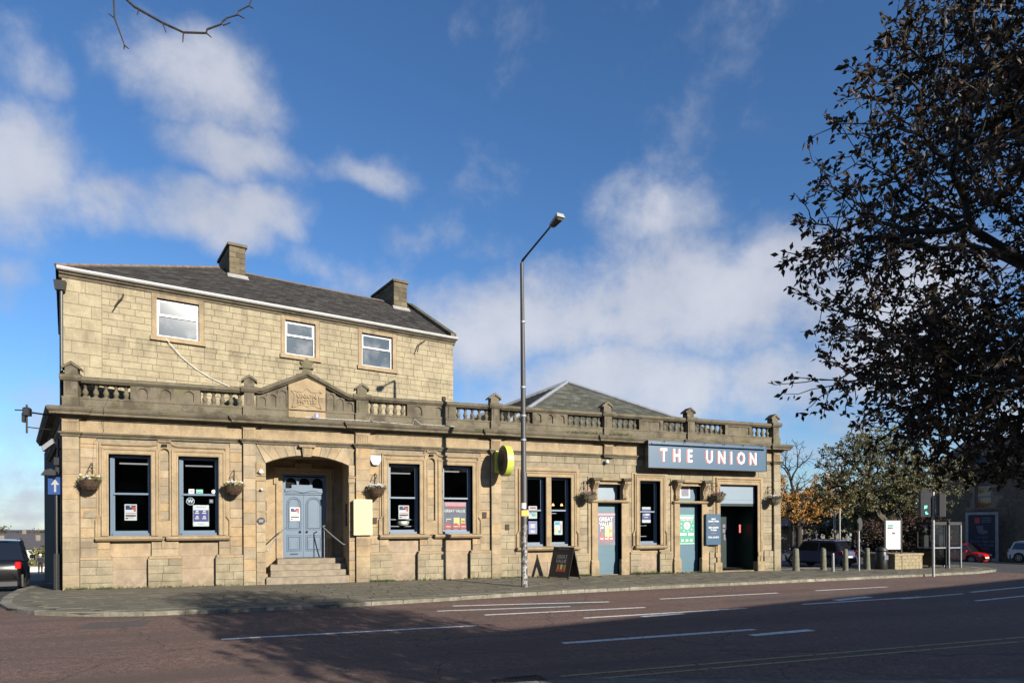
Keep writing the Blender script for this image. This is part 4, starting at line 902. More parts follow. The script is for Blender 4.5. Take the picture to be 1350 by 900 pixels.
mb = MB(); mb.box(DX0 + .10, DX1 - .10, yd - .10, yd + .02, 3.43, 3.52); mb.prism([(DX0 + .10, 3.52), (DX1 - .1, 3.52), (DX1 - .1, 3.58), (7.6, 3.66), (DX0 + .10, 3.58)], yd - .08, yd + .02)
mb.box(7.18, 7.98, yd - .06, yd + .03, 3.60, 3.74); mb.tube([(7.0 + .1 * k, yd - .10, 3.47 + .04 * math.sin(k * .785)) for k in range(13)], .018, 5); mb.build('door_head', MATS['blue_paint'], door)
mb = MB(); n3 = 3; w3 = (DX1 - DX0 - .14) / 3
for k in range(3):
    a, b = DX0 + .07 + k * w3, DX0 + .07 + (k + 1) * w3; inn = stadium(a + .04, b - .04, 3.60, 4.02, 10); mb.ring(rect_match(a, b, 3.45, 4.045, inn), inn, yd - .02, yd + .04, back=False)
mb.build('fanlight', MATS['blue_paint'], door)
mb = MB(); mb.add([(DX0 + .07, yd + .03, 3.45), (DX1 - .07, yd + .03, 3.45), (DX1 - .07, yd + .03, 4.04), (DX0 + .07, yd + .03, 4.04)], [(0, 1, 2, 3)]); mb.build('pane', MATS['glass'], door)
for x in (dm - .13, dm + .13):
    mb = MB(); mb.lathe([(.02, -.02), (.045, 0), (.05, .03), (.03, .05)], 10, (0, 0, 0)); mb.v = [(x + p[0], yd - .01 - p[2], 1.86 + p[1]) for p in mb.v]; mb.build('knob', MATS['chrome'], door)
mb = MB(); mb.box(7.12, 7.42, yd - .012, yd, .95, 1.0); mb.build('letter_slot', MATS['ink'], door)
mb = MB(); mb.box(6.18, 9.14, PD + .26, PD + .34, FB, 4.7); mb.build('hall_back', MATS['dark_interior'], pub)

# --- blue doors with bracketed hoods
def hood_door(D, m, nm):
    x0, x1, zb, zt = D
    mb = MB(); wall_boxes(mb, x0 - .44, x1 + .44, FB, 4.20, .09, .5, [(x0, x1, FB, 4.02)]); jo = mb.build('door_surround', MATS['smooth_stone'], pub)
    for a, b in ((x0 - .30, x0), (x1, x1 + .30)):
        mb = MB(); mb.cbox(a, b, .02, .2, .55, 3.08, .012); mb.build('jamb', MATS['smooth_stone'], jo)
        mb = MB(); mb.cbox(a - .05, b + .05, -.03, .2, FB, .42, .015); mb.prismx([(-.03, .42), (.02, .56), (.2, .56), (.2, .42)], a - .03, b + .03); mb.build('jamb_base', MATS['smooth_stone'], jo)
        # scrolled console
        prof_ = [(.10, 3.22), (.0, 3.24), (-.06, 3.30), (-.07, 3.40), (-.02, 3.52), (-.03, 3.66), (-.12, 3.80), (-.22, 3.92), (-.24, 4.02), (.10, 4.02)]
        mb = MB(); mb.prismx(prof_[::-1], a + .04, b - .04); mb.prismx([(p[0] - .02 if p[0] < .05 else p[0], p[1]) for p in prof_][::-1], a + .10, a + .14); mb.prismx([(p[0] - .02 if p[0] < .05 else p[0], p[1]) for p in prof_][::-1], b - .14, b - .10); mb.build('console', MATS['smooth_stone'], jo)
        mb = MB(); mb.prismx([(-.24, 4.03), (-.28, 4.06), (-.30, 4.12), (-.26, 4.15), (.12, 4.18), (.12, 4.03)], a - .06, b + .06); mb.build('console_cap', MATS['parapet_stone'], jo)
    mb = MB(); mb.prismx([(-.10, 4.04), (-.13, 4.07), (-.13, 4.12), (.12, 4.16), (.12, 4.04)], x0 - .235, x1 + .235); mb.box(x0 - .002, x1 + .002, .04, .3, 3.90, 4.035); mb.build('hood', MATS['smooth_stone'], jo)
    mb = MB(); mb.prismx([(-.02, 3.08), (-.06, 3.11), (-.09, 3.15), (-.06, 3.19), (.30, 3.215), (.30, 3.08)], x0 - .36, x1 + .36); mb.build('transom_ledge', MATS['smooth_stone'], jo)
    mb = MB(); mb.box(x0, x1, .40, .46, zb, 3.09); dr = mb.build('door', MATS[m], pub)
    mb = MB(); mb.box(x0 + .12, x1 - .12, .39, .40, zb + .15, zb + 1.0); mb.box(x0, x0 + .05, .36, .40, zb, 3.09); mb.box(x1 - .05, x1, .36, .40, zb, 3.09); mb.box(x0 + .05, x1 - .05, .36, .40, 3.03, 3.09); mb.build('door_trim', MATS[m], dr)
    mb = MB(); mb.box(x0, x1, .40, .46, 3.20, 4.01); mb.build('overdoor_panel', MATS['pale_blue_panel' if nm else m], dr)
    return dr
hood_door(DOOR1, 'teal_paint', 1); d2 = hood_door(DOOR2, 'teal_paint', 0)
mb = MB(); mb.box(24.42, 24.98, .375, .40, 3.36, 3.92); mb.build('vent_frame', MATS['white_paint'], d2); mb = MB(); mb.box(24.49, 24.91, .367, .376, 3.43, 3.85); mb.build('vent', MATS['poster_grey'], d2)
# --- side entrance
x0, x1, zb, zt = ENT
mb = MB(); mb.box(x0, x1, .30, .36, 3.12, zt); mb.box(x0, x1, .285, .30, 3.30, 3.315); mb.build('entrance_panel', MATS['pale_blue_panel'], pub)
mb = MB(); mb.box(x0, x1, .30, .5, 3.0, 3.118); mb.box(x0, x0 + .10, .34, 1.7, zb, 3.0); mb.box(x1 - .10, x1, .34, 1.7, zb, 3.0); mb.box(x0, x1, 1.7, 1.75, zb, 3.1); mb.build('entrance_lobby', MATS['dark_green_door'], pub)
mb = MB(); mb.box(x0, x1, .2, 1.9, zb - .08, gz(27, 0) + .03); mb.build('threshold', MATS['apron_stone'], pub)
mb = MB(); mb.box(x0 + .12, x1 - .65, 1.60, 1.66, zb + .05, 2.9); ed = mb.build('door', MATS['dark_green_door'], pub)
mb = MB()
for (a, b, c, d) in [(27.85, 28.02, 1.95, 2.12), (27.85, 28.02, 1.68, 1.88), (27.92, 28.03, 1.32, 1.62)]: mb.box(a, b, 1.585, 1.60, c, d)
mb.build('notice', MATS['poster_grey'], ed)
mb = MB(); mb.box(28.30, 28.42, .9, .92, 1.7, 2.1); mb.build('fire_notice', MATS['red'], pub)

# ---------------------------------------------------------------- the taller block
BA = R(34 - 21.41); UD = Vector((math.cos(BA), math.sin(BA), 0)); UN = Vector((-math.sin(BA), math.cos(BA), 0)); U0 = Vector((-.247, .70, 0))
def ux(p): q = U0 + UD * p[0] + UN * p[1]; return (q.x, q.y, p[2])
UL = 15.05; EZ = 10.62
UW = [(2.85, 4.24, 8.98, 10.36), (7.40, 8.61, 8.98, 10.36), (10.61, 12.02, 8.95, 10.36)]
mb = MB(ux); wall_boxes(mb, .0, UL, 5.6, EZ, .018, .45, UW); mb.box(.002, .4, .46, 9.0, 5.6, EZ); mb.box(UL - .4, UL - .002, .46, 9.0, 5.6, EZ); mb.box(.4, UL - .4, 8.6, 9.0, 5.6, EZ)
uwall = mb.build('upper_wall', MATS['mortar'], pub)
mb = MB(ux); mb.add([(.4, .46, 8.4), (UL - .4, .46, 8.4), (UL - .4, 3.5, 8.4), (.4, 3.5, 8.4), (.4, .46, 10.55), (UL - .4, .46, 10.55), (UL - .4, 3.5, 10.55), (.4, 3.5, 10.55)], [(0, 1, 2, 3), (4, 7, 6, 5), (3, 2, 6, 7)]); mb.build('upper_room', MATS['dark_interior'], pub)
rq = random.Random(5)
wh = [(a - .17, b + .17, c - .17, 10.58) for a, b, c, d in UW]
stone_rows(1.15, UL, 6.75, EZ - .12, -.004, wh, .235, .34, .66, 'ashlar_upper', uwall, xf=ux, rnd=rq)
stone_rows(.0, 1.15, 6.75, EZ - .12, -.004, [], .42, .5, 1.2, 'ashlar_upper', uwall, xf=ux, rnd=rq)
for (a, b, c, d) in UW:
    mb = MB(ux)
    for (p, q) in ((a - .165, a), (b, b + .165)): mb.cbox(p, q, -.02, .3, c, d, .006, rng.random())
    mb.box(a - .165, b + .165, -.022, .3, d, 10.57); mb.box(a - .22, b + .22, -.10, .3, c - .165, c - .002)
    mb.build('window_surround', MATS['smooth_stone'], uwall)
    mb = MB(ux); zm = c + (d - c) * .58
    mb.box(a, a + .06, .10, .17, c, d); mb.box(b - .06, b, .10, .17, c, d); mb.box(a + .06, b - .06, .10, .17, d - .06, d); mb.box(a + .06, b - .06, .10, .17, c, c + .07); mb.box(a + .06, b - .06, .09, .17, zm - .03, zm + .04)
    mb.box(a + .06, a + .10, .12, .16, zm + .04, d - .06); mb.box(b - .10, b - .06, .12, .16, zm + .04, d - .06); mb.box(a + .10, b - .10, .12, .16, d - .10, d - .06)
    w = mb.build('upper_window', MATS['upvc'], uwall)
    for (p, q) in ((zm + .04, d - .06), (c + .07, zm - .03)): mb = MB(ux); mb.add([(a + .06, .14, p), (b - .06, .14, p), (b - .06, .14, q), (a + .06, .14, q)], [(0, 1, 2, 3)]); mb.build('pane', MATS['sky_reflection_glass'], w)
# eaves
mb = MB(ux); mb.prismx([(.02, EZ - .14), (-.03, EZ - .10), (-.05, EZ - .04), (-.14, EZ), (-.15, EZ + .05), (.3, EZ + .05), (.3, EZ - .14)], -.08, UL + .08); mb.build('eaves_cornice', MATS['parapet_stone'], pub)
mb = MB(ux); mb.prismx([(-.15, EZ + .055), (-.26, EZ + .075), (-.29, EZ + .12), (-.29, EZ + .185), (-.27, EZ + .185), (-.26, EZ + .13), (-.14, EZ + .10), (-.12, EZ + .185), (-.1, EZ + .185), (-.1, EZ + .055)], -.14, UL + .12); mb.build('gutter', MATS['gutter_paint'], pub)
# roof: hipped at the corner, gable at the far end
RZ = 13.52; RO = 4.5; HX = 5.75
zr = lambda o: 10.78 + (RZ - 10.78) * (o + .16) / (RO + .16)
rf = MB(ux); rf.add([(-.16, -.16, 10.78), (UL, -.16, 10.78), (UL, RO, RZ), (HX, RO, RZ), (-.16, 9.16, 10.78), (UL, 9.16, 10.78)], [(0, 1, 2, 3), (0, 3, 4), (4, 3, 2, 5)])
roof = rf.build('roof', MATS['slate'], pub)
def slates(xf, e0, e1, r0, r1, name, m, parent, sw=.30, ex=.235, th=.012):
    """courses of slates on the plane with eave e0-e1 and ridge r0-r1 (local points)"""
    e0, e1, r0, r1 = map(Vector, (e0, e1, r0, r1)); Ls = ((r0 + r1) / 2 - (e0 + e1) / 2).length; n = int(Ls / ex)
    nr = (e1 - e0).cross(r0 - e0 if (r0 - e0).length > .1 else r1 - e0).normalized()
    if nr.z < 0: nr = -nr
    mb = MB(xf); rs = random.Random(3)
    for i in range(n + 1):
        t0 = i / (n + .5); t1 = min(1, (i + 1.12) / (n + .5)); a, b = e0.lerp(r0, t0), e1.lerp(r1, t0); c, d = e0.lerp(r0, t1), e1.lerp(r1, t1)
        L_ = (b - a).length; k = max(1, int(L_ / sw)); off = (i % 2) * .5
        for j in range(-1, k + 1):
            s0, s1 = max(0, (j + off) / k), min(1, (j + 1 + off) / k)
            if s1 - s0 < .15 / k: continue
            g = .004 / max(L_, .1); s0 += g; s1 -= g; h = th + rs.uniform(0, .008)
            p = [a.lerp(b, s0) + nr * (h + .012), a.lerp(b, s1) + nr * (h + .012), c.lerp(d, s1) + nr * .008, c.lerp(d, s0) + nr * .008]
            q = [a.lerp(b, s0) - nr * .002, a.lerp(b, s1) - nr * .002]
            mb.add([tuple(w) for w in p] + [tuple(w) for w in q], [(0, 1, 2, 3), (4, 5, 1, 0)], rs.random())
    return tag(mb.build(name, MATS[m], parent), kind='stuff')
slates(ux, (-.16, -.16, 10.78), (UL - .15, -.16, 10.78), (HX, RO, RZ), (UL - .15, RO, RZ), 'slates', 'slate', roof)
slates(ux, (-.16, 9.16, 10.78), (-.16, -.16, 10.78), (HX, RO, RZ), (HX, RO, RZ), 'slates', 'slate', roof)
mb = MB(ux)
for k in range(21):
    a = HX + .1 + k * .44
    if a < UL - .3: mb = MB(ux); mb.prismx([(RO - .17, RZ - .06), (RO - .02, RZ + .055), (RO + .02, RZ + .055), (RO + .17, RZ - .06)], a, a + .43); mb.build('ridge_tile', MATS['ridge_tile'], roof)
hp0, hp1 = Vector((-.16, -.16, 10.82)), Vector((HX, RO, RZ + .03))
for k in range(18): mb = MB(ux); mb.tube([tuple(hp0.lerp(hp1, k / 18)), tuple(hp0.lerp(hp1, (k + .96) / 18))], .075, 6); mb.build('hip_tile', MATS['ridge_tile'], roof)
mb = MB(ux)
for s_ in (0, 1):
    y0, y1 = ((-.2, RO), (RO, 9.2))[s_]; z0, z1 = ((10.80, RZ + .02), (RZ + .02, 10.80))[s_]
    mb.add([(UL - .22, y0, z0), (UL + .06, y0, z0), (UL + .06, y1, z1), (UL - .22, y1, z1), (UL - .22, y0, z0 + .17), (UL + .06, y0, z0 + .17), (UL + .06, y1, z1 + .17), (UL - .22, y1, z1 + .17)], [(0, 1, 2, 3), (4, 7, 6, 5), (0, 4, 5, 1), (1, 5, 6, 2), (3, 2, 6, 7), (0, 3, 7, 4)])
mb.build('gable_coping', MATS['parapet_stone'], roof)
mb = MB(ux); mb.add([(UL - .02, .0, 10.6), (UL - .02, 9.0, 10.6), (UL - .02, RO, RZ)], [(0, 1, 2)]); mb.build('gable_end', MATS['dark_stone'], roof)
def chimney(a0, a1, o0, o1, zt, seed):
    r_ = random.Random(seed); mb = MB(ux); mb.box(a0 + .01, a1 - .01, o0 + .01, o1 - .01, 11.8, zt - .12); ch = mb.build('chimney', MATS['mortar'], roof)
    mbs = MB(ux); z = zr(o0) - .3; row = 0
    while z < zt - .14:
        h = min(.23, zt - .13 - z)
        cuts = [a0, a0 + (a1 - a0) * (.4 if row % 2 else .6), a1]
        for p, q in zip(cuts[:-1], cuts[1:]): mbs.cbox(p + .005, q - .005, o0 + r_.uniform(-.012, .0), o0 + .09, z + .005, z + h - .005, .012, r_.random())
        o = o0 + .095
        while o < o1 - .05:
            w = min(r_.uniform(.4, .75), o1 - o)
            mbs.cbox(a0 - r_.uniform(0, .01), a0 + .08, o + .005, o + w - .005, z + .005, z + h - .005, .012, r_.random()); mbs.cbox(a1 - .08, a1 + r_.uniform(0, .01), o + .005, o + w - .005, z + .005, z + h - .005, .012, r_.random()); o += w
        z += h; row += 1
    tag(mbs.build('chimney_stones', MATS['chimney_stone'], ch), kind='stuff')
    mb = MB(ux); mb.cbox(a0 - .07, a1 + .07, o0 - .07, o1 + .07, zt - .12, zt, .02); mb.build('chimney_cap', MATS['chimney_stone'], ch)
    mb = MB(ux); zb = zr(o0); mb.add([(a0 - .10, o0 - .22, zb - .10), (a1 + .10, o0 - .22, zb - .10), (a1 + .08, o0 - .022, zb + .12), (a0 - .08, o0 - .022, zb + .12)], [(0, 1, 2, 3)]); mb.build('flashing', MATS['gutter_paint'], ch)
    return ch
chimney(5.97, 6.64, 3.45, 5.8, 14.36, 1); chimney(13.64, 14.36, 3.5, 6.3, 14.38, 2)
# loose cable and bent iron brackets on the upper wall
mb = MB(ux); mb.tube([(3.05, -.06, 8.98), (3.2, -.13, 8.80), (3.6, -.10, 8.35), (4.1, -.06, 7.95), (4.6, -.05, 7.68), (5.0, -.05, 7.52), (5.3, -.05, 7.42)], .013, 5); mb.build('cable', MATS['poster_white'], pub)
for (a, z) in [(1.75, 10.28), (13.35, 10.40)]:
    s_ = 1 if a < 5 else -1
    mb = MB(ux); mb.tube([(a + .05, .0, z), (a + .02, -.10, z - .15), (a - .12, -.25, z - .35), (a - .24, -.32, z - .58)] if s_ > 0 else [(a + .25, .0, z + .06), (a, -.12, z - .10), (a - .12, -.18, z - .18), (a - .26, -.26, z - .55)], [.03, .03, .026, .022], 6); mb.build('iron_bracket', MATS['rust'], pub)
mb = MB(ux); mb.cbox(14.45, 14.62, -.08, .0, 7.85, 8.03, .01); mb.build('junction_box', MATS['rust'], pub)

# pyramid roof over the hall
AP = Vector((22.3, 8.0, 10.14)); FL, FR, BL, BR_ = Vector((16.35, 2.5, 6.6)), Vector((29.6, 2.5, 6.6)), Vector((13.4, 13.5, 6.6)), Vector((29.6, 13.5, 6.6))
mb = MB(); mb.add([tuple(FL), tuple(FR), tuple(BR_), tuple(BL), tuple(AP)], [(0, 1, 4), (1, 2, 4), (2, 3, 4), (3, 0, 4)]); pyr = mb.build('hall_roof', MATS['stone_slate'], pub)
slates(None, FL, FR, AP, AP, 'slates', 'stone_slate', pyr, .38, .26, .016); slates(None, BL, FL, AP, AP, 'slates', 'stone_slate', pyr, .38, .26, .016)
for c in (FL, FR, BL): mb = MB(); mb.tube([tuple(c + Vector((0, 0, .05))), tuple(AP + Vector((0, 0, .06)))], .11, 6); mb.build('lead_hip', MATS['lead'], pyr)

# downpipes and clutter on the shaded flank
mb = MB(); 
def flank(t, off=.0): return (-.02 - .283 * t - off, YM + t)
for t, off, r_, zt in ((.35, .10, .055, 10.2), (1.6, .12, .06, 5.4), (.9, .16, .05, 5.2)):
    mb = MB(); x, y = flank(t, off); mb.tube([(x, y, -.6), (x, y, zt)], r_, 8); mb.build('downpipe', MATS['black_metal'], pub)
x, y = flank(.35, .10); mb = MB(); mb.prism([(x - .16, 10.0), (x + .10, 10.0), (x + .14, 10.32), (x - .20, 10.32)], y - .12, y + .12); mb.build('hopper_head', MATS['black_metal'], pub)

# ---------------------------------------------------------------- build the stones: the 300 that show largest singly, the rest joined
for s in STONES: s['a'] = proj_area(*s['r'], xf=s['xf'])
STONES.sort(key=lambda s: -s['a'])
for s in STONES[:300]:
    mb = MB(s['xf']); stone_geo(mb, s); mb.build('stone', MATS[s['m']], s['par'])
rest = {}
for s in STONES[300:]:
    k = (s['par'].name, s['m'], id(s['xf']))
    if k not in rest: rest[k] = (MB(s['xf']), s)
    stone_geo(rest[k][0], s)
for k, (mb, s) in rest.items(): tag(mb.build('stones', MATS[s['m']], s['par']), kind='stuff')
# ---------------------------------------------------------------- signs and fittings on the front
sg = empty('fascia_sign', (25.5, 0, 4.67), 'long blue name board reading THE UNION in white capitals', 'sign')
mb = MB(); mb.box(22.17, 28.79, -.45, -.20, 4.67, 5.85); mb.build('board', MATS['sign_blue'], sg)
mb = MB(); mb.box(22.14, 28.82, -.47, -.19, 5.851, 5.875); mb.box(22.14, 28.82, -.47, -.19, 4.645, 4.669); mb.box(22.14, 22.169, -.47, -.19, 4.669, 5.851); mb.box(28.791, 28.82, -.47, -.19, 4.669, 5.851); mb.build('edge_trim', MATS['navy'], sg)
mb = MB(); mb.box(22.22, 28.7, -.62, -.56, 5.70, 5.75); mb.build('light_trough', MATS['sign_blue'], sg)
for k in range(6):
    mb = MB(); x = 22.9 + k * 1.1; mb.tube([(x + .12, -.46, 5.86), (x + .06, -.54, 5.86), (x, -.59, 5.752)], .012, 5); mb.build('arm', MATS['black_metal'], sg)
mb = MB()
LET = [('T', 22.95), ('H', 23.65), ('E', 24.35), ('U', 25.45), ('N', 26.15), ('I', 26.70), ('O', 27.28), ('N', 27.98)]
for i, (ch, x) in enumerate(LET):
    m1 = MB(); put_text(m1, ch, x, -.466, 5.21 - (x - 22.9) * .002, .80, .72, .022, .012); m1.build('letter', MATS['letter_white'], sg)
    m2 = MB(); put_text(m2, ch, x - .035, -.452, 5.195 - (x - 22.9) * .002, .80, .72, .030, .002); m2.build('letter_shadow', MATS['coral'], sg)
for x in (22.6, 28.3):
    mb = MB(); mb.box(x, x + .08, -.21, .12, 5.3, 5.36); mb.build('bracket', MATS['black_metal'], sg)

ds = empty('projecting_sign', (15.09, -.8, 4.68), 'round lime edged pub sign with a dark face on a wall bracket', 'sign')
def disc(r, x0, x1, seg=40, c=(15.09, -.80, 4.68)):
    mb = MB(); v = []
    for xx in (x0, x1):
        for k in range(seg): t = 2 * math.pi * k / seg; v.append((c[0] + xx, c[1] + r * math.cos(t), c[2] + r * math.sin(t)))
    mb.add(v, [tuple(range(seg)), tuple(range(2 * seg - 1, seg - 1, -1))] + [((k + 1) % seg, k, seg + k, seg + (k + 1) % seg) for k in range(seg)]); return mb
disc(.62, -.02, .24).build('rim', MATS['lime'], ds, smooth=True); disc(.56, -.03, -.021).build('face', MATS['dark_plastic'], ds); disc(.56, .241, .25).build('face', MATS['dark_plastic'], ds)
mb = MB(); seg = 40
for k in range(seg):
    t0, t1 = 2 * math.pi * k / seg, 2 * math.pi * (k + 1) / seg; q = [(15.055, -.8 + r * math.cos(t), 4.68 + r * math.sin(t)) for r, t in ((.46, t0), (.46, t1), (.485, t1), (.485, t0))]; mb.add(q, [(0, 1, 2, 3)])
xfs = lambda p: (15.055 - p[1] * .0 - .0, -.8 - (p[0] - 15.09), p[2])
put_text(mb, 'U', 15.09, 0, 4.68, .62, .75, .0, .002, xf=lambda p: (15.052, -.8 - (p[0] - 15.09), p[2])); mb.build('emblem', MATS['grey_metal'], ds)
mb = MB(); mb.box(15.02, 15.28, -.20, .0, 4.25, 5.15); mb.build('wall_bracket', MATS['lime'], ds)
for z in (5.0, 4.36):
    mb = MB(); mb.tube([(15.15, -.18, z), (15.15, -.36, z - (z - 4.68) * .2)], .03, 6); mb.build('bracket_arm', MATS['dark_plastic'], ds)

ib = empty('info_board', (25.9, -.05, 1.13), 'small blue pub notice board beside the side entrance listing offers', 'sign')
mb = MB(); mb.cbox(25.52, 26.36, -.12, -.02, 1.15, 2.60, .01); mb.build('board', MATS['sign_blue'], ib)
for txt, z, s_ in [('GREAT', 2.36, .105), ('DRINKS OFFERS', 2.25, .105), ('BEER GARDEN', 1.96, .11), ('TO REAR', 1.84, .11), ('POOL & DARTS', 1.50, .11)]:
    mb = MB(); put_text(mb, txt, 25.94, -.1225, z, s_, .80, .003, .002); mb.build('lettering', MATS['letter_white'], ib)
for z in (2.11, 1.69):
    mb = MB(); mb.box(25.80, 26.08, -.124, -.1205, z, z + .012); mb.build('rule', MATS['coral'], ib)

cb = empty('notice_case', (9.64, 0, 1.73), 'tall blank cream notice board on the pilaster by the porch', 'notice board')
mb = MB(); mb.cbox(9.29, 9.99, -.17, .0, 1.74, 3.09, .015); mb.build('case', MATS['cream_paint'], cb); mb = MB(); mb.box(9.34, 9.94, -.176, -.171, 1.80, 3.03); mb.build('panel', MATS['cream_board'], cb)

al = empty('alarm_box', (10.16, .05, 4.42), 'white bell shaped alarm box high on the wall', 'alarm box')
mb = MB(); mb.prism([(10.06, 4.44), (10.26, 4.44), (10.36, 4.62), (10.36, 4.79), (9.96, 4.79), (9.96, 4.62)], .0, .13); mb.build('cover', MATS['white_paint'], al); mb = MB(); mb.prism([(10.10, 4.42), (10.22, 4.42), (10.24, 4.438), (10.08, 4.438)], .02, .12); mb.build('lens', MATS['sign_blue'], al)

def plaque(name, label, cat, parts):
    e = empty(name, parts[0][0], label, cat)
    for nm, m, f in parts[1:]: mb = MB(); f(mb); mb.build(nm, MATS[m], e)
    return e
def framed(name, label, cat, x0, x1, y, z0, z1, fr, inner, lines=(), xf=None):
    e = empty(name, ((x0 + x1) / 2, y, z0) if not xf else xf(((x0 + x1) / 2, y, z0)), label, cat)
    mb = MB(xf); mb.box(x0, x1, y - .03, y, z0, z1); mb.build('frame', MATS[fr], e); mb = MB(xf); b = .035; mb.box(x0 + b, x1 - b, y - .034, y - .0305, z0 + b, z1 - b); mb.build('sheet', MATS[inner], e)
    for (a, c, d, w, m) in lines:
        mb = MB(xf); mb.box(x0 + (x1 - x0) * a, x0 + (x1 - x0) * (a + w), y - .037, y - .0345, z0 + (z1 - z0) * c, z0 + (z1 - z0) * d); mb.build('print', MATS[m], e)
    return e
xlw = lambda p: (6.186 - (p[1] - 0) , p[0], p[2])         # on the porch's left reveal
xl2 = lambda p: (6.186 - p[1], p[0], p[2])
framed('wall_notice', 'upper framed white notice on the porch reveal by the round plaque', 'notice', .42, .92, 0, 2.66, 3.02, 'ink', 'poster_white', [(.3, .5, .56, .4, 'poster_grey')], xl2)
framed('wall_notice', 'lower framed white notice on the porch reveal by the round plaque', 'notice', .42, .92, 0, 2.24, 2.60, 'ink', 'poster_white', [(.3, .72, .78, .4, 'poster_grey'), (.15, .2, .26, .7, 'poster_grey')], xl2)
xr2 = lambda p: (9.134 + p[1], p[0], p[2])
framed('menu_notice', 'upper dark framed notice on the shaded porch reveal', 'notice', .55, .98, 0, 2.55, 2.95, 'black_metal', 'dark_plastic', (), xr2)
framed('menu_notice', 'lower dark framed notice on the shaded porch reveal', 'notice', .55, .98, 0, 2.08, 2.50, 'black_metal', 'navy', [(.2, .6, .66, .6, 'poster_grey')], xr2)
rp = empty('round_plaque', (6.02, .1, 2.28), 'small round grey plaque on the left porch jamb', 'plaque')
def rdisc(r, y0, y1, x, z, seg=24):
    mb = MB(); v = [(x + r * math.cos(2 * math.pi * k / seg), yy, z + r * math.sin(2 * math.pi * k / seg)) for yy in (y0, y1) for k in range(seg)]
    mb.add(v, [tuple(range(seg)), tuple(range(2 * seg - 1, seg - 1, -1))] + [((k + 1) % seg, k, seg + k, seg + (k + 1) % seg) for k in range(seg)]); return mb
rdisc(.13, .075, .105, 6.02, 2.28).build('disc', MATS['dark_plastic'], rp)
mb = MB()
for k in range(4): mb.box(5.95 + k * .038, 5.975 + k * .038, .070, .0748, 2.23, 2.33)
mb.build('emblem', MATS['grey_metal'], rp)
for i, (x, z, y, lab) in enumerate([(10.12, 2.28, .13, 'small brown metal vent plate beside the cream notice board'), (14.62, 2.52, .13, 'small brown metal vent plate below the round sign'), (15.62, 2.02, .13, 'small brown metal vent plate beside the street lamp'), (.66, 2.50, .128, 'flat grey stone patch low beside the corner pier')]):
    e = empty('wall_plate', (x, y, z), lab, 'vent' if i < 3 else 'stone patch'); w, h = (.09, .12) if i < 3 else (.17, .12)
    mb = MB(); mb.cbox(x - w, x + w, y - .025, y + .01, z - h, z + h, .006); mb.build('plate', MATS['rust' if i < 3 else 'mortar'], e)
    if i < 3:
        for k in range(3): mb = MB(); mb.box(x - w * .75, x + w * .75, y - .032, y - .026, z - h * .6 + k * h * .5, z - h * .45 + k * h * .5); mb.build('slot', MATS['ink'], e)
for i, (x, z, lab) in enumerate([(6.02, 4.05, 'small white security floodlight on the left porch jamb'), (6.04, 3.42, 'tiny white sensor on the left porch jamb'), (20.30, 4.88, 'white dome floodlight above the first blue door'), (14.98 + .75, 4.78, 'small white lamp beside the round sign')]):
    e = empty('floodlight', (x, .05, z), lab, 'light'); mb = MB(); r_ = .09 if i != 1 else .045
    mb.lathe([(r_ * .3, -r_), (r_, -r_ * .4), (r_, r_ * .2), (r_ * .5, r_)], 12, (x, -.02, z)); mb.build('lamp_head', MATS['white_paint'], e, smooth=True); mb = MB(); mb.tube([(x, .12, z - r_), (x, -.02, z - r_ * .8)], r_ * .3, 6); mb.build('arm', MATS['grey_metal'], e)

# hand rails in the porch
for (pts, lab) in (([(6.22, .14, 1.18), (6.26, .16, 1.24), (6.58, .70, 1.72), (6.90, 1.30, 2.04), (6.96, 1.42, 2.06), (6.88, 1.52, 2.0)], 'bent steel handrail climbing the left of the porch steps'),
                   ([(9.13, .40, 1.38), (8.98, .44, 1.38), (8.66, .90, 1.68), (8.36, 1.36, 2.0), (8.32, 1.46, 2.08), (8.40, 1.56, 2.10)], 'bent steel handrail by the shaded right side of the steps')):
    e = empty('handrail', pts[0], lab, 'handrail'); mb = MB(); mb.tube(pts, .024, 8); mb.build('rail', MATS['galvanised'], e, smooth=True)
    x, y, z = pts[3]; mb = MB(); mb.tube([(x, y, z), (x, y, .66)], .018, 6) if pts[0][0] > 7 else mb.tube([(6.17, .14, 1.2), (6.24, .12, 1.2)], .018, 6); mb.build('support', MATS['galvanised'], e)

# ---- posters in the windows and on the doors
def poster(label, x0, x1, z0, z1, y, base, bits=(), texts=(), name='poster'):
    e = empty(name, ((x0 + x1) / 2, y, z0), label, 'poster'); mb = MB(); mb.box(x0, x1, y - .004, y, z0, z1); mb.build('sheet', MATS[base], e); w, h = x1 - x0, z1 - z0
    for i, b in enumerate(bits):
        a, c, bw, bh, m = b[:5]; mb = MB(); yy = y - .0048 - .0004 * i
        if len(b) > 5: mb = rdisc(bw * w / 2, yy - .0003, yy, x0 + a * w + bw * w / 2, z0 + c * h + bh * h / 2)
        else: mb.add([(x0 + a * w, yy, z0 + c * h), (x0 + (a + bw) * w, yy, z0 + c * h), (x0 + (a + bw) * w, yy, z0 + (c + bh) * h), (x0 + a * w, yy, z0 + (c + bh) * h)], [(0, 1, 2, 3)])
        mb.build('print', MATS[m], e)
    for (t, cx_, cz_, s_, m) in texts:
        mb = MB(); put_text(mb, t, x0 + cx_ * w, y - .012, z0 + cz_ * h, s_, .9, .004, .0006); mb.build('lettering', MATS[m], e)
    return e
EV = [(.08, .55, .84, .38, 'poster_navy'), (.60, .58, .32, .28, 'red'), (.05, .52, .70, .14, 'poster_white'), (.08, .40, .84, .07, 'pink'), (.08, .24, .84, .10, 'ink'), (.30, .13, .45, .07, 'pink'), (.08, .09, .2, .08, 'ink'), (.42, .82, .14, .07, 'poster_white')]
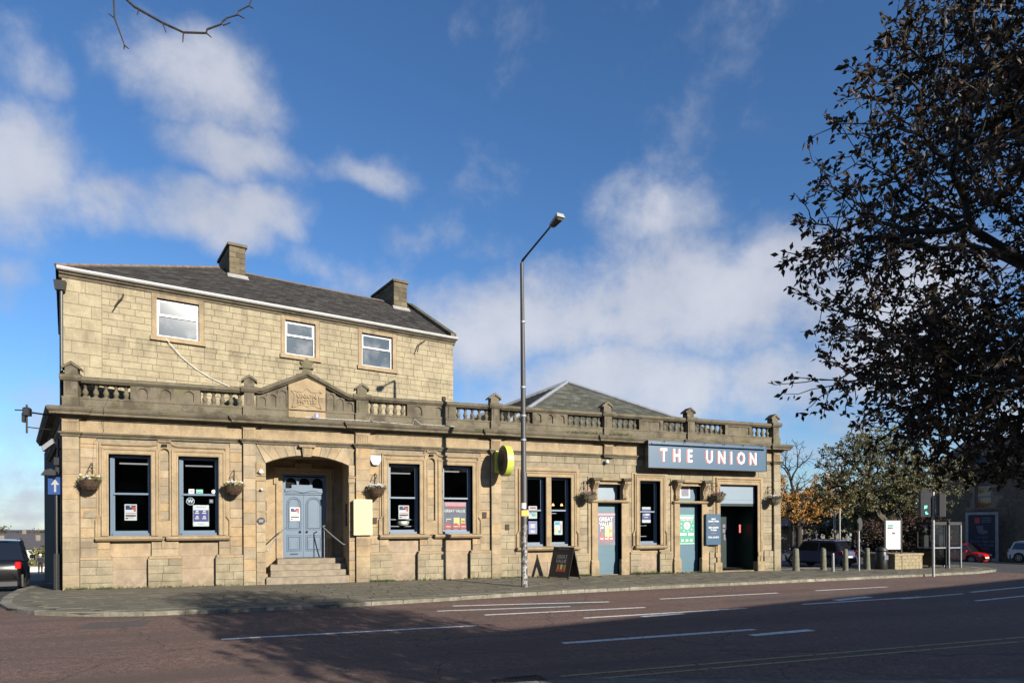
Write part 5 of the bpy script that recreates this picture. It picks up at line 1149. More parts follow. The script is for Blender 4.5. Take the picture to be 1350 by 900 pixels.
poster('navy and pink event poster alone in the first window from the corner', 1.62, 1.99, 2.30, 2.86, .475, 'poster_white', EV)
poster('white sheet with four purple notices under a round W badge', 3.75, 4.27, 2.09, 2.85, .475, 'poster_white', [(.02, .22, .96, .54, 'poster_purple')] + [(.12 + .45 * (k % 2), .34 + .25 * (k // 2), .26, .05, 'poster_white') for k in range(4)] + [(.18 + .45 * (k % 2), .42 + .25 * (k // 2), .16, .07, 'poster_white') for k in range(4)] + [(.2, .88, .6, .03, 'poster_lilac'), (.3, .10, .4, .03, 'poster_lilac')])
bd = empty('window_badge', (3.66, .475, 2.86), 'round blue W badge sticker above the purple notice', 'sticker'); rdisc(.135, .468, .474, 3.67, 2.98).build('disc', MATS['poster_white'], bd); rdisc(.118, .465, .4676, 3.67, 2.98).build('face', MATS['sign_blue'], bd); mb = MB(); put_text(mb, 'W', 3.67, .463, 2.98, .17, 1, .006, .0006); mb.build('lettering', MATS['letter_white'], bd)
for lab, a, b, c, d, m in [('small white sticker at the meeting rail above the W badge', 3.62, 3.80, 3.25, 3.41, 'poster_white'), ('small mint green sticker at the meeting rail', 3.86, 4.08, 3.26, 3.40, 'poster_teal'), ('small dark sticker with white mark below the meeting rail', 4.28, 4.41, 2.92, 3.06, 'poster_grey')]: poster(lab, a, b, c, d, .475 if c < 3.1 else .40, m, [(.2, .35, .6, .15, 'ink' if m != 'poster_grey' else 'poster_white'), (.2, .6, .6, .12, 'ink' if m == 'poster_white' else 'poster_white')], name='window_sticker')
st = empty('window_sticker', (4.42, .4, 3.26), 'round white sticker at the end of the meeting rail', 'sticker'); rdisc(.07, .395, .40, 4.43, 3.33).build('disc', MATS['poster_white'], st)
poster('navy and pink event poster standing over a bowl in the window', 11.13, 11.55, 2.36, 2.90, .475, 'poster_white', EV)
beers = lambda: [(.10, .42, .22, .20, 'foam'), (.12, .14, .20, .42, 'poster_grey'), (.12, .20, .12, .20, 'red'), (.42, .10, .26, .58, 'lager'), (.74, .12, .18, .52, 'lager'), (.76, .4, .14, .12, 'amber'), (.03, .04, .30, .20, 'red', 1), (.36, .04, .30, .20, 'red', 1), (.68, .04, .30, .20, 'red', 1)] + [(.09 + .33 * k, .125, .2, .045, 'poster_white') for k in range(3)]
def beer_bits(z=.62):
    b = []
    for q in beers(): b.append((q[0], q[1] * z, q[2], q[3] * z) + tuple(q[4:]))
    return b
poster('large grey drinks poster filling the lower sash, reading GREAT VALUE over three glasses', 12.99, 13.97, 1.95, 3.06, .475, 'poster_grey', [(.04, .84, .92, .14, 'pink')] + beer_bits(), [('EVERYDAY', .5, .79, .15, 'red'), ('GREAT VALUE', .47, .665, .155, 'letter_white')])
poster('grey roller banner on the first blue door reading GREAT VALUE', 20.02, 20.92, 1.18, 2.64, .388, 'poster_grey', [(0, .93, 1, .05, 'pink'), (0, .0, 1, .03, 'poster_grey')] + [(q[0] * .8 + .1, q[1] * .75 + .10, q[2] * .8, q[3] * .75) + tuple(q[4:]) for q in beers()], [('GREAT', .48, .80, .25, 'letter_white'), ('VALUE', .48, .645, .25, 'letter_white')])
poster('green football banner with a white ball on the second blue door', 24.38, 25.22, 1.18, 2.58, .388, 'poster_green', [(.0, .96, 1, .03, 'poster_teal'), (.04, .87, .9, .06, 'poster_white'), (.08, .80, .84, .06, 'pink'), (.30, .50, .42, .25, 'poster_white', 1), (.46, .59, .10, .07, 'ink', 1)] + [(.5 + .40 * math.cos(t) - .03, .625 + .20 * math.sin(t) - .012, .07, .028, 'poster_white') for t in [k * .7 for k in range(9)]] + [(.04, .30, .42, .08, 'poster_white'), (.58, .30, .36, .08, 'poster_white'), (.12, .10, .16, .06, 'poster_white'), (.42, .10, .16, .06, 'poster_white'), (.70, .10, .16, .06, 'poster_white'), (0, .01, 1, .02, 'poster_white')])
poster('white poster with red and teal print, upper one behind the street lamp', 16.74, 17.13, 2.38, 2.92, .475, 'poster_white', [(.18, .78, .7, .14, 'red'), (.1, .35, .3, .3, 'poster_lilac'), (.35, .18, .5, .25, 'poster_teal'), (.45, .5, .4, .2, 'poster_grey')])
poster('lilac poster, lower one behind the street lamp', 16.74, 17.13, 1.72, 2.27, .475, 'poster_lilac', [(.1, .85, .8, .06, 'poster_purple'), (.22, .45, .5, .35, 'poster_white'), (.1, .38, .8, .05, 'poster_purple'), (.22, .08, .5, .22, 'poster_white')])
poster('white poster with a cyan heading in the window behind the pavement board', 17.95, 18.34, 1.68, 2.27, .475, 'poster_white', [(.08, .72, .6, .22, 'poster_cyan'), (.75, .3, .14, .5, 'pink'), (.1, .2, .4, .25, 'lager'), (.5, .12, .3, .2, 'poster_cyan')])
poster('purple and white brand poster in the narrow window between the blue doors', 22.40, 22.86, 2.20, 2.92, .475, 'poster_white', [(0, .18, 1, .68, 'poster_purple'), (.12, .42, .22, .16, 'poster_white', 1), (.16, .445, .14, .1, 'poster_purple', 1), (.36, .46, .5, .12, 'poster_white'), (.3, .66, .4, .05, 'poster_white'), (.28, .32, .4, .05, 'poster_white')])
poster('navy and pink event poster stuck on the double door', 7.11, 7.49, 2.30, 2.84, PD + .085, 'poster_white', EV)
mb = MB()

# ---- hanging baskets
def leaf_quad(mb, p, d, up, L_, W, tint, fold=.25):
    d = d.normalized(); s_ = d.cross(up); s_ = s_.normalized() if s_.length > 1e-4 else d.orthogonal().normalized(); n_ = s_.cross(d)
    a = p; m1 = p + d * L_ * .45 + n_ * L_ * .05; t = p + d * L_ - n_ * L_ * .08
    l = m1 + s_ * W / 2 - n_ * W * fold; r_ = m1 - s_ * W / 2 - n_ * W * fold
    mb.add([tuple(a), tuple(r_), tuple(t), tuple(l), tuple(m1)], [(0, 1, 4), (1, 2, 4), (2, 3, 4), (3, 0, 4)], tint)
def rvec(r_): 
    z = r_.uniform(-1, 1); t = r_.uniform(0, 2 * math.pi); q = math.sqrt(1 - z * z); return Vector((q * math.cos(t), q * math.sin(t), z))
def basket(x, z, ylw, label, pet, m='coir', seed=0, wy=.13, n=60):
    r_ = random.Random(seed + 40); e = empty('hanging_basket', (x, wy, z), label, 'flower basket', 'baskets hung along the pub front'); cy = -.30
    mb = MB(); mb.lathe([(.02, -.33), (.15, -.31), (.25, -.19), (.31, -.02), (.315, .0), (.27, .0)], 20, (x, cy, z)); mb.v = [(x + (p[0] - x) * q_, cy + (p[1] - cy) * q_, p[2] + r_.uniform(-.012, .012)) for p in mb.v for q_ in (r_.uniform(.93, 1.07),)]
    for k in range(240):
        t = r_.uniform(0, 6.28); hh_ = r_.uniform(-.27, .0); rr = .315 * math.sqrt(max(0, 1 - (hh_ / .335) ** 2)); leaf_quad(mb, Vector((x + rr * math.cos(t), cy + rr * math.sin(t), z + hh_)), Vector((math.cos(t) * .5 + r_.gauss(0, .5), math.sin(t) * .5 + r_.gauss(0, .5), -.5)), Vector((math.cos(t), math.sin(t), 0)), r_.uniform(.04, .09), .008, r_.random())
    mb.build('basket', MATS[m], e)
    mb = MB(); mb.tube([(x, wy, z + .20), (x, wy - .02, z + .62)], .016, 6); mb.tube([(x, wy - .02, z + .58), (x, wy - .2, z + .60), (x, cy, z + .46)], .012, 6); mb.tube([(x, wy - .02, z + .26), (x, wy - .16, z + .44), (x, cy, z + .46)], .010, 6); mb.build('bracket', MATS['black_metal'], e)
    for k in range(3):
        t = k * 2.09 + .4; mb = MB(); mb.tube([(x, cy, z + .46), (x + .31 * math.cos(t), cy + .31 * math.sin(t), z)], .005, 4); mb.build('chain', MATS['black_metal'], e)
    mb = MB(); mf = MB()
    for k in range(260):
        t = r_.uniform(0, 6.28); rr = .33 * math.sqrt(r_.random()); p = Vector((x + rr * math.cos(t), cy + rr * math.sin(t), z + r_.uniform(-.02, .10))); d = Vector((math.cos(t) * .8, math.sin(t) * .8, r_.uniform(-.9, 1.0)))
        leaf_quad(mb, p, d, rvec(r_), r_.uniform(.05, .10), .035, r_.random())
    for k in range(n):
        t = r_.uniform(0, 6.28); rr = .30 * math.sqrt(r_.random()); p = Vector((x + rr * math.cos(t), cy + rr * math.sin(t), z + r_.uniform(.04, .18))); tint = r_.choice(pet)
        nn = Vector((r_.uniform(-.6, .6), -1, r_.uniform(0, .9))).normalized(); a = nn.orthogonal().normalized(); b = nn.cross(a)
        for q in range(5): t2 = q * 1.256; leaf_quad(mf, p, a * math.cos(t2) + b * math.sin(t2), nn, .045, .04, tint, .1)
    tag(mb.build('foliage', MATS['leaf_green'], e), kind='stuff'); tag(mf.build('flowers', MATS['petal'], e), kind='stuff')
Y_, W_, P_, R_, L_P = .0, .25, .5, .75, 1.0
basket(.74, 3.60, 0, 'coir hanging basket with yellow flowers on the corner pier side', [Y_, Y_, P_, W_], seed=1, n=36)
basket(5.12, 3.50, 0, 'coir hanging basket with mostly white flowers left of the porch', [W_, W_, W_, Y_], seed=2)
basket(10.14, 3.50, 0, 'coir hanging basket with lilac flowers under the alarm box', [L_P, L_P, W_], seed=3, n=50)
basket(19.22, 3.40, 0, 'pale hessian hanging basket left of the first blue door', [P_, R_, L_P], 'hessian', 4, n=30)
basket(26.05, 3.46, 0, 'overgrown hanging basket with red flowers above the info board', [P_, R_, R_], 'hessian', 5, n=44)
basket(29.42, 3.36, 0, 'pale hessian hanging basket at the far end of the front', [W_, P_, L_P], 'hessian', 6, n=36)

# fairy light cable, gulls and litter on the ledges
fc = empty('festoon_cable', (8.0, .0, 6.06), 'thin white cable looped along the cornice under the name tablet', 'cable')
mb = MB(); mb.tube([(7.55, -.25, 6.08), (8.6, -.26, 6.07), (9.5, -.20, 6.08), (9.9, -.02, 6.10), (10.0, .02, 6.36), (10.05, .0, 6.10), (11.6, .0, 6.06), (11.7, .02, 6.30), (11.9, -.1, 6.08), (13.3, -.12, 6.06)], .008, 5); mb.build('cable', MATS['poster_white'], fc)
for (x, lab) in ((7.95, 'pale blue outdoor lamp lying on the cornice below the tablet'), ):
    e = empty('ledge_lamp', (x, -.2, 6.06), lab, 'lamp'); mb = MB(); mb.lathe([(.04, 0), (.08, .04), (.085, .12), (.05, .2), (.02, .23)], 10, (x, -.2, 6.05)); mb.build('bulb', MATS['poster_lilac'], e, smooth=True); mb = MB(); mb.tube([(x - .25, -.22, 6.07), (x, -.22, 6.08), (x + .3, -.2, 6.07)], .015, 5); mb.build('lead', MATS['poster_white'], e)
cab = empty('wall_cable', (.68, .1, 3.9), 'thin dark cable hanging down from the cornice to the first basket', 'cable'); mb = MB(); mb.tube([(1.30, -.1, 6.5), (1.18, -.46, 6.0), (1.1, -.1, 5.66), (1.08, .08, 5.3), (.78, .12, 4.9), (.75, .12, 4.2)], .006, 4); mb.build('cable', MATS['dark_plastic'], cab)

# clutter fixed to the shaded flank
e = empty('camera_bracket', (-.45, .5, 5.2), 'black bracket with old lamp frame projecting past the corner cornice', 'bracket')
mb = MB(); mb.tube([(-.45, .2, 5.28), (-1.05, -.1, 5.30)], .018, 6); mb.tube([(-1.03, -.1, 5.1), (-1.03, -.1, 6.02)], .03, 6); mb.tube([(-.4, .2, 5.75), (-1.0, -.1, 5.78)], .03, 6); mb.build('arm', MATS['black_metal'], e)
mb = MB(); mb.cbox(-1.12, -.92, -.24, .04, 5.66, 5.92, .03); mb.cbox(-1.15, -1.05, -.2, .0, 5.45, 5.75, .02); mb.tube([(-1.35, -.1, 5.83), (-1.0, -.1, 5.83)], .02, 6); mb.build('lamp_box', MATS['black_metal'], e)
e = empty('security_camera', (-.45, .45, 4.7), 'grey security camera pointing down from the corner', 'camera'); mb = MB(lambda p: (-.50 + p[0] * .6 - p[2] * .25, .2 + p[1], 4.80 + p[2] * .9 + p[0] * .55)); mb.cbox(-.30, .22, -.10, .10, -.09, .09, .02); mb.build('housing', MATS['grey_metal'], e); mb = MB(); mb.tube([(-.42, .3, 4.78), (-.22, .8, 4.6)], .035, 6); mb.build('arm', MATS['black_metal'], e)
e = empty('flank_lamp', (-.5, .4, 3.6), 'black hooded lamp over the one way sign', 'lamp'); mb = MB(); mb.prism([(-.72, 3.78), (-.30, 3.78), (-.30, 3.90), (-.42, 4.0), (-.60, 3.95)], .1, .4); mb.build('hood', MATS['dark_plastic'], e); mb = MB(); mb.tube([(-.4, .3, 3.7), (-.2, .9, 3.8)], .04, 6); mb.build('arm', MATS['black_metal'], e)
for (z0, z1, w, lab) in ((4.15, 4.42, .16, 'square black box high on the flank wall'), (3.85, 4.1, .12, 'small black box above the hooded lamp')):
    e = empty('junction_box', (-.3, .7, z0), lab, 'box'); mb = MB(); mb.cbox(-.30 - w, -.16, .5, .8, z0, z1, .02); mb.build('box', MATS['black_metal'], e); mb = MB(); mb.tube([(-.3, .7, z0), (-.3, .75, z0 - .4)], .02, 5); mb.build('conduit', MATS['black_metal'], e)
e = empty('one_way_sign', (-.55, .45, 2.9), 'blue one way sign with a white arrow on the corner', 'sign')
mb = MB(); mb.cbox(-.58, -.16, .34, .37, 3.16, 3.74, .01); mb.build('plate', MATS['shaded_sign_blue'] if 'shaded_sign_blue' in MATS else mat('shaded_sign_blue', srgb(34, 74, 140), .4, var=.03), e)  # dulled blue: the plate's shade is put into its colour
mb = MB(); mb.prism([(-.40, 3.24), (-.34, 3.24), (-.34, 3.48), (-.25, 3.48), (-.37, 3.66), (-.49, 3.48), (-.40, 3.48)], .330, .3395); mb.build('arrow', MATS['gutter_paint'], e)  # grey instead of white, shade painted into the arrow
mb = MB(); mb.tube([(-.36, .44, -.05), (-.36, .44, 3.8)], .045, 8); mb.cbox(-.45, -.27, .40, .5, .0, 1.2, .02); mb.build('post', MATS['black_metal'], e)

# ---------------------------------------------------------------- street lamp
LX, LY = 14.62, -4.10; LZ = gz(LX, LY)
def lamp_paint():
    m, nt, b = nodes_of('lamp_post'); N = nt.nodes.new; L = nt.links.new; g = N('ShaderNodeNewGeometry'); sp = N('ShaderNodeSeparateXYZ'); L(g.outputs['Position'], sp.inputs[0])
    n = N('ShaderNodeTexNoise'); n.inputs['Scale'].default_value = 9; n.inputs['Detail'].default_value = 7; n.inputs['Roughness'].default_value = .75; L(g.outputs['Position'], n.inputs['Vector'])
    hgt = N('ShaderNodeMapRange'); L(sp.outputs[2], hgt.inputs[0]); hgt.inputs[1].default_value = 3.2; hgt.inputs[2].default_value = 1.4; hgt.inputs[3].default_value = -.14; hgt.inputs[4].default_value = .03
    ad = N('ShaderNodeMath'); ad.operation = 'ADD'; L(n.outputs[0], ad.inputs[0]); L(hgt.outputs[0], ad.inputs[1])
    cr = N('ShaderNodeValToRGB'); L(ad.outputs[0], cr.inputs[0]); e = cr.color_ramp.elements; e[0].position = .50; e[0].color = (.035, .034, .036, 1); e[1].position = .57; e[1].color = (.26, .25, .245, 1)
    L(cr.outputs[0], b.inputs['Base Color']); b.inputs['Roughness'].default_value = .55
lamp_paint()
sl = empty('street_lamp', (LX, LY, LZ), 'tall dark street lamp with flaking paint standing on the pavement', 'street lamp')
mb = MB(); mb.tube([(LX + .02, LY, LZ - .1), (LX + .02, LY, LZ + 4.0), (LX + .01, LY, LZ + 4.05), (LX, LY, LZ + 7.5), (LX - .03, LY, 11.30)], [.115, .112, .095, .085, .062], 14); mb.build('pole', MATS['lamp_post'], sl, smooth=True)
HD = Vector((14.86, -6.35, 11.82)); mb = MB(); mb.tube([(LX - .03, LY, 11.22), (LX - .02, LY - .04, 11.38), (LX + .02, LY - .35, 11.46), (14.78, -6.05, 11.76)], [.045, .045, .036, .030], 8); mb.build('arm', MATS['black_metal'], sl)
dirh = Vector((.10, -1, .17)).normalized(); sx_ = dirh.cross(Vector((0, 0, 1))).normalized(); uz = sx_.cross(dirh)
lx = lambda p: tuple(Vector((14.80, -6.12, 11.77)) + dirh * p[0] + sx_ * p[1] + uz * p[2])
mb = MB(lx); mb.add([(0, -.09, -.04), (0, .09, -.04), (.62, .15, -.06), (.62, -.15, -.06), (0, -.07, .06), (0, .07, .06), (.58, .12, .09), (.58, -.12, .09)], [(0, 1, 2, 3), (4, 7, 6, 5), (0, 4, 5, 1), (1, 5, 6, 2), (2, 6, 7, 3), (3, 7, 4, 0)]); mb.build('luminaire', MATS['gutter_paint'], sl)
mb = MB(lx); mb.add([(.08, -.09, -.055), (.08, .09, -.055), (.58, .13, -.075), (.58, -.13, -.075), (.12, -.06, -.10), (.12, .06, -.10), (.54, .09, -.12), (.54, -.09, -.12)], [(0, 1, 2, 3), (4, 7, 6, 5), (0, 4, 5, 1), (1, 5, 6, 2), (2, 6, 7, 3), (3, 7, 4, 0)]); mb.build('lamp_bowl', MATS['stone_slate'], sl)
mb = MB(); mb.box(LX - .13, LX + .14, LY - .135, LY - .12, 2.40, 2.60); mb.build('yellow_tag', MATS['yellow_tag'], sl)
for z, r_ in ((9.2, .088), (6.9, .10), (5.9, .105), (5.05, .108)):
    mb = MB(); mb.tube([(LX, LY, z), (LX, LY, z + .06)], r_, 12); mb.build('band', MATS['galvanised'], sl)
mb = MB(); mb.tube([(LX - .01, LY - .01, 2.66), (LX - .01, LY - .01, 2.86)], .117, 14); mb.build('sticker', MATS['poster_white'], sl)

# ---------------------------------------------------------------- pavement board
ab = empty('pavement_board', (17.35, -1.35, gz(17.3, -1.3)), 'black A-frame pavement board reading THE UNION GREAT VALUE', 'a-board')
P0 = Vector((17.05, -.80, gz(17, -.8))); P1 = Vector((17.45, -1.86, gz(17.4, -1.8)))          # feet of the printed face
fd = (P1 - P0); fd.z = 0; wv = fd.normalized(); fn = Vector((wv.y, -wv.x, 0))                 # fn points to the camera's left
if fn.x > 0: fn = -fn
W2 = fd.length; tilt = .30; H2 = 1.36
def face_xf(side):
    def f(p):   # p: along width, out, height along the board
        base = P0 if side == 0 else P0 - fn * .74
        sgn = 1 if side == 0 else -1
        q = base + wv * p[0] + (-fn * sgn) * (p[2] * tilt / 1.0 * .9) + Vector((0, 0, 1)) * p[2] * .955 + fn * sgn * (-p[1]); return tuple(q)
    return f
for side in (0, 1):
    fx = face_xf(side); mb = MB(fx); mb.box(.0, .05, 0, .035, 0, H2); mb.box(W2 - .05, W2, 0, .035, 0, H2); mb.box(.05, W2 - .05, 0, .035, H2 - .16, H2); mb.box(.05, W2 - .05, 0, .035, .08, .16); mb.build('frame', MATS['black_metal'], ab)
    mb = MB(fx); mb.box(.05, W2 - .05, .008, .027, .16, H2 - .16); pnl = mb.build('panel', MATS['dark_plastic'], ab)
fx = face_xf(0)
for txt, z, s_, m in (('THE UNION', 1.285, .125, 'gutter_paint'), ('GREAT', .94, .21, 'gutter_paint'), ('VALUE', .75, .21, 'gutter_paint')):
    mb = MB(); put_text(mb, txt, W2 / 2, -.002, z, s_, .92, .003, .001, xf=fx); mb.build('lettering', MATS[m], ab)
for k, (x, m) in enumerate(((.36, 'amber'), (.53, 'lager'), (.70, 'amber'))):
    mb = MB(fx); mb.box(x * W2 / 1.06, x * W2 / 1.06 + .11, .003, .007, .42, .62); mb.build('glass_print', MATS[m], ab)
    mb = MB(fx); mb.box(x * W2 / 1.06 - .03, x * W2 / 1.06 + .13, -.001, .0025, .32, .42); mb.build('price_print', MATS['red'], ab)
# ---------------------------------------------------------------- posts and furniture at the far end
def bollard(x, y, h, r_, m, label, lean=0):
    z = gz(x, y); e = empty('bollard', (x, y, z), label, 'bollard', 'bollards closing the far end of the pavement'); mb = MB(); mb.lathe([(r_, -.1), (r_ * .98, .1), (r_ * .86, h * .6), (r_ * .78, h - .06), (r_ * .70, h - .02), (r_ * .4, h)], 12, (x, y, z)); mb.build('shaft', MATS[m], e, smooth=True)
    mb = MB(); mb.lathe([(r_ * 1.15, -.05), (r_ * 1.15, .012), (r_ * 1.0, .03)], 12, (x, y, z)); mb.build('collar', MATS['concrete'], e)
bollard(30.62, -.45, 1.10, .17, 'bollard_stone', 'tapered mossy stone bollard next to the end wall of the pub')
bollard(32.40, -.45, 1.12, .15, 'bollard_stone', 'tapered stone bollard in front of the dark car, beside the grey post')
bollard(33.0, -1.25, 1.08, .14, 'bollard_stone', 'tapered stone bollard by the rear wheel of the dark car')
bollard(35.05, -.75, 1.10, .14, 'bollard_stone', 'tapered stone bollard between the sign pole and the litter bin')
bollard(31.85, -1.55, .90, .075, 'grey_metal', 'short plain grey metal post among the bollards')
def pole(name, x, y, h, r_, label, m='galvanised', cat='pole'):
    z = gz(x, y); e = empty(name, (x, y, z), label, cat); mb = MB(); mb.tube([(x, y, z - .1), (x, y, z + h)], r_, 10); mb.build('pole', MATS[m], e, smooth=True); return e, z
e, z = pole('sign_post', 33.60, -1.50, 2.0, .045, 'thin grey pole carrying a small oval sign seen from behind', cat='sign')
mb = rdisc(.22, -.02, .0, 0, 0); mb.v = [(33.60 + p[0] * .8, -1.55 + p[1], z + 2.30 + p[2] * 1.5) for p in mb.v]; mb.build('sign_back', MATS['dark_plastic'], e)
e, z = pole('flag_pole', 40.2, 6.0, 3.2, .07, 'pale pole rising behind the dark car'); mb = MB(); mb.lathe([(.12, 0), (.12, .25), (.08, .3)], 10, (40.2, 6.0, z)); mb.build('base', MATS['grey_metal'], e)
e, z = pole('lamp_column', 44.6, 9.6, 8.2, .05, 'tall thin lamp column half hidden by the green tree'); mb = MB(); mb.box(44.3, 44.6, 9.5, 9.7, z + 8.1, z + 8.2); mb.build('lamp_head', MATS['grey_metal'], e)
# litter bin
x, y = 35.75, -1.0; z = gz(x, y); e = empty('litter_bin', (x, y, z), 'black round litter bin beside the low stone planter', 'bin'); mb = MB(); mb.lathe([(.26, 0), (.28, .05), (.28, .85), (.26, .9)], 16, (x, y, z)); mb.build('body', MATS['black_metal'], e, smooth=True); mb = MB(); mb.lathe([(.28, .96), (.28, 1.02), (.20, 1.12), (.05, 1.15)], 16, (x, y, z)); mb.build('lid', MATS['dark_plastic'], e, smooth=True); mb = MB(); mb.box(x - .13, x + .13, y - .285, y - .275, z + .5, z + .72); mb.build('label_plate', MATS['poster_grey'], e)
for k in range(3): mb = MB(); t = k * 2.09; mb.tube([(x + .24 * math.cos(t), y + .24 * math.sin(t), z + .88), (x + .24 * math.cos(t), y + .24 * math.sin(t), z + .97)], .02, 5); mb.build('prop', MATS['black_metal'], e)
# map board
x, y = 36.45, -1.1; z = gz(x, y); e = empty('map_board', (x, y, z), 'white town map panel between two dark posts', 'notice board')
dv = Vector((.90, -.436, 0)); mx = lambda p: (x + dv.x * p[0] - dv.y * p[1] * 1.0, y + dv.y * p[0] + dv.x * p[1], z + p[2])
for px_ in (-.40, .40): mb = MB(mx); mb.box(px_ - .035, px_ + .035, -.04, .04, -.05, 2.62); mb.build('post', MATS['black_metal'], e)
mb = MB(mx); mb.box(-.365, .365, -.03, .03, 1.02, 2.50); mb.build('panel', MATS['letter_white'], e)
for (a, b, c, d, m) in ((-.26, .0, 2.18, 2.30, 'poster_teal'), (-.28, -.02, 2.08, 2.15, 'poster_grey'), (-.06, .08, 1.80, 1.90, 'poster_grey'), (-.28, -.14, 1.85, 1.87, 'poster_lilac')): mb = MB(mx); mb.box(a, b, -.034, -.0305, c, d); mb.build('print', MATS[m], e)
# stone planter
e = empty('planter_wall', (37.2, -1.2, gz(37, -1)), 'low pale stone planter wall below the shrubs', 'planter'); zz_ = gz(37, -1)
mb = MB(); mb.box(36.35, 38.3, -1.28, .6, zz_ - .1, zz_ + .70); mb.build('core', MATS['mortar'], e)
for r0 in range(4):
    xx = 36.32
    while xx < 38.28:
        w = min(rng.uniform(.3, .5), 38.32 - xx); mb = MB(); mb.cbox(xx + .005, xx + w - .005, -1.31, -1.2, zz_ + r0 * .175, zz_ + r0 * .175 + .168, .01, rng.random()); mb.build('stone', MATS['garden_wall'], e); xx += w
mb = MB(); mb.cbox(36.27, 38.37, -1.36, .65, zz_ + .70, zz_ + .80, .02); mb.build('coping', MATS['garden_wall'], e)
# telephone kiosk
def kiosk(x, y, label, w=.92):
    z = gz(x, y); e = empty('phone_kiosk', (x, y, z), label, 'phone box', 'phone kiosks')
    for a in (-1, 1):
        for b in (-1, 1): mb = MB(); mb.box(x + a * w / 2 - .035, x + a * w / 2 + .035, y + b * w / 2 - .035, y + b * w / 2 + .035, z, z + 2.28); mb.build('post', MATS['dark_plastic' if label.startswith('glazed') else 'grey_metal'], e)
    mb = MB(); mb.cbox(x - w / 2 - .05, x + w / 2 + .05, y - w / 2 - .05, y + w / 2 + .05, z + 2.28, z + 2.45, .02); mb.build('roof', MATS['dark_plastic'], e)
    for (ax, s_) in (('y', -1), ('y', 1), ('x', -1), ('x', 1)):
        mb = MB(); h0, h1 = .20, 2.26
        if ax == 'y': yy = y + s_ * w / 2; mb.add([(x - w / 2 + .035, yy, z + h0), (x + w / 2 - .035, yy, z + h0), (x + w / 2 - .035, yy, z + h1), (x - w / 2 + .035, yy, z + h1)], [(0, 1, 2, 3)])
        else: xx = x + s_ * w / 2; mb.add([(xx, y - w / 2 + .035, z + h0), (xx, y + w / 2 - .035, z + h0), (xx, y + w / 2 - .035, z + h1), (xx, y - w / 2 + .035, z + h1)], [(0, 1, 2, 3)])
        mb.build('pane', MATS['glass'], e)
        mb = MB()
        if ax == 'y': mb.box(x - w / 2 + .035, x + w / 2 - .035, yy - .02, yy + .02, z + 1.05, z + 1.11)
        else: mb.box(xx - .02, xx + .02, y - w / 2 + .035, y + w / 2 - .035, z + 1.05, z + 1.11)
        mb.build('glazing_bar', MATS['grey_metal'], e)
    mb = MB(); mb.box(x - w / 2 + .036, x + w / 2 - .036, y + w / 2 - .03, y + w / 2 - .01, z + .15, z + 1.04); mb.build('lower_panel', MATS['dark_plastic'], e)
    mb = MB(); mb.box(x - w / 2 + .01, x - w / 2 + .03, y - w / 2 + .036, y + w / 2 - .036, z + .15, z + 1.04); mb.build('side_panel', MATS['dark_plastic'], e)
    mb = MB(); mb.cbox(x - .2, x + .2, y + .25, y + .42, z + .95, z + 1.75, .02); mb.build('telephone', MATS['dark_plastic'], e); mb = MB(); mb.box(x - .18, x - .05, y + .235, y + .25, z + .7, z + .92); mb.build('notice', MATS['poster_white'], e)
kiosk(39.35, -1.05, 'glazed grey telephone kiosk beside the stone planter'); kiosk(40.35, -1.15, 'second glazed telephone kiosk, on the side away from the planter')
# traffic signal
x, y = 34.45, -4.72; e, z = pole('traffic_signal', x, y, 3.75, .057, 'traffic signal on a grey pole showing two green arrows', cat='traffic light')
tv = Vector((.80, -.60, 0)); tx = lambda p: (x + tv.x * p[0] - tv.y * p[1], y + tv.y * p[0] + tv.x * p[1], z + p[2])
mb = MB(tx); mb.cbox(-.56, -.08, -.10, .14, 2.62, 3.75, .03); mb.build('backing_board', MATS['ink'], e)
mb = MB(tx); mb.cbox(.14, .42, -.28, .14, 2.62, 3.65, .03); mb.build('side_head', MATS['ink'], e)
mb = MB(tx); mb.box(.05, .15, -.04, .04, 2.7, 2.76); mb.box(-.1, .05, -.04, .04, 3.4, 3.46); mb.build('clamp', MATS['grey_metal'], e)
for zz in (3.05, 2.80, 3.55, 3.80):
    mb = MB(); seg = 14; v = [((-.35 if zz > 2.9 else -.30) + .095 * math.cos(2 * math.pi * k / seg), -.105, zz + .095 * math.sin(2 * math.pi * k / seg)) for k in range(seg)]; mb.xf = tx; mb.add(v, [tuple(range(seg))]); mb.build('lens', MATS['ink'], e)
mb = MB(tx); mb.prism([(-.40, 2.98), (-.36, 2.98), (-.32, 3.03), (-.29, 3.0), (-.27, 3.13), (-.40, 3.11), (-.37, 3.08)], -.112, -.107); mb.build('green_arrow', MATS['signal_green'], e)
mb = MB(tx); mb.prism([(-.34, 2.74), (-.24, 2.74), (-.24, 2.79), (-.28, 2.79), (-.30, 2.86), (-.36, 2.83), (-.33, 2.80)], -.112, -.107); mb.build('green_arrow', MATS['signal_green'], e)
mb = MB(); mb.tube([(x, y, z + .6), (x, y, z + .62)], .075, 10); mb.build('band', MATS['grey_metal'], e)
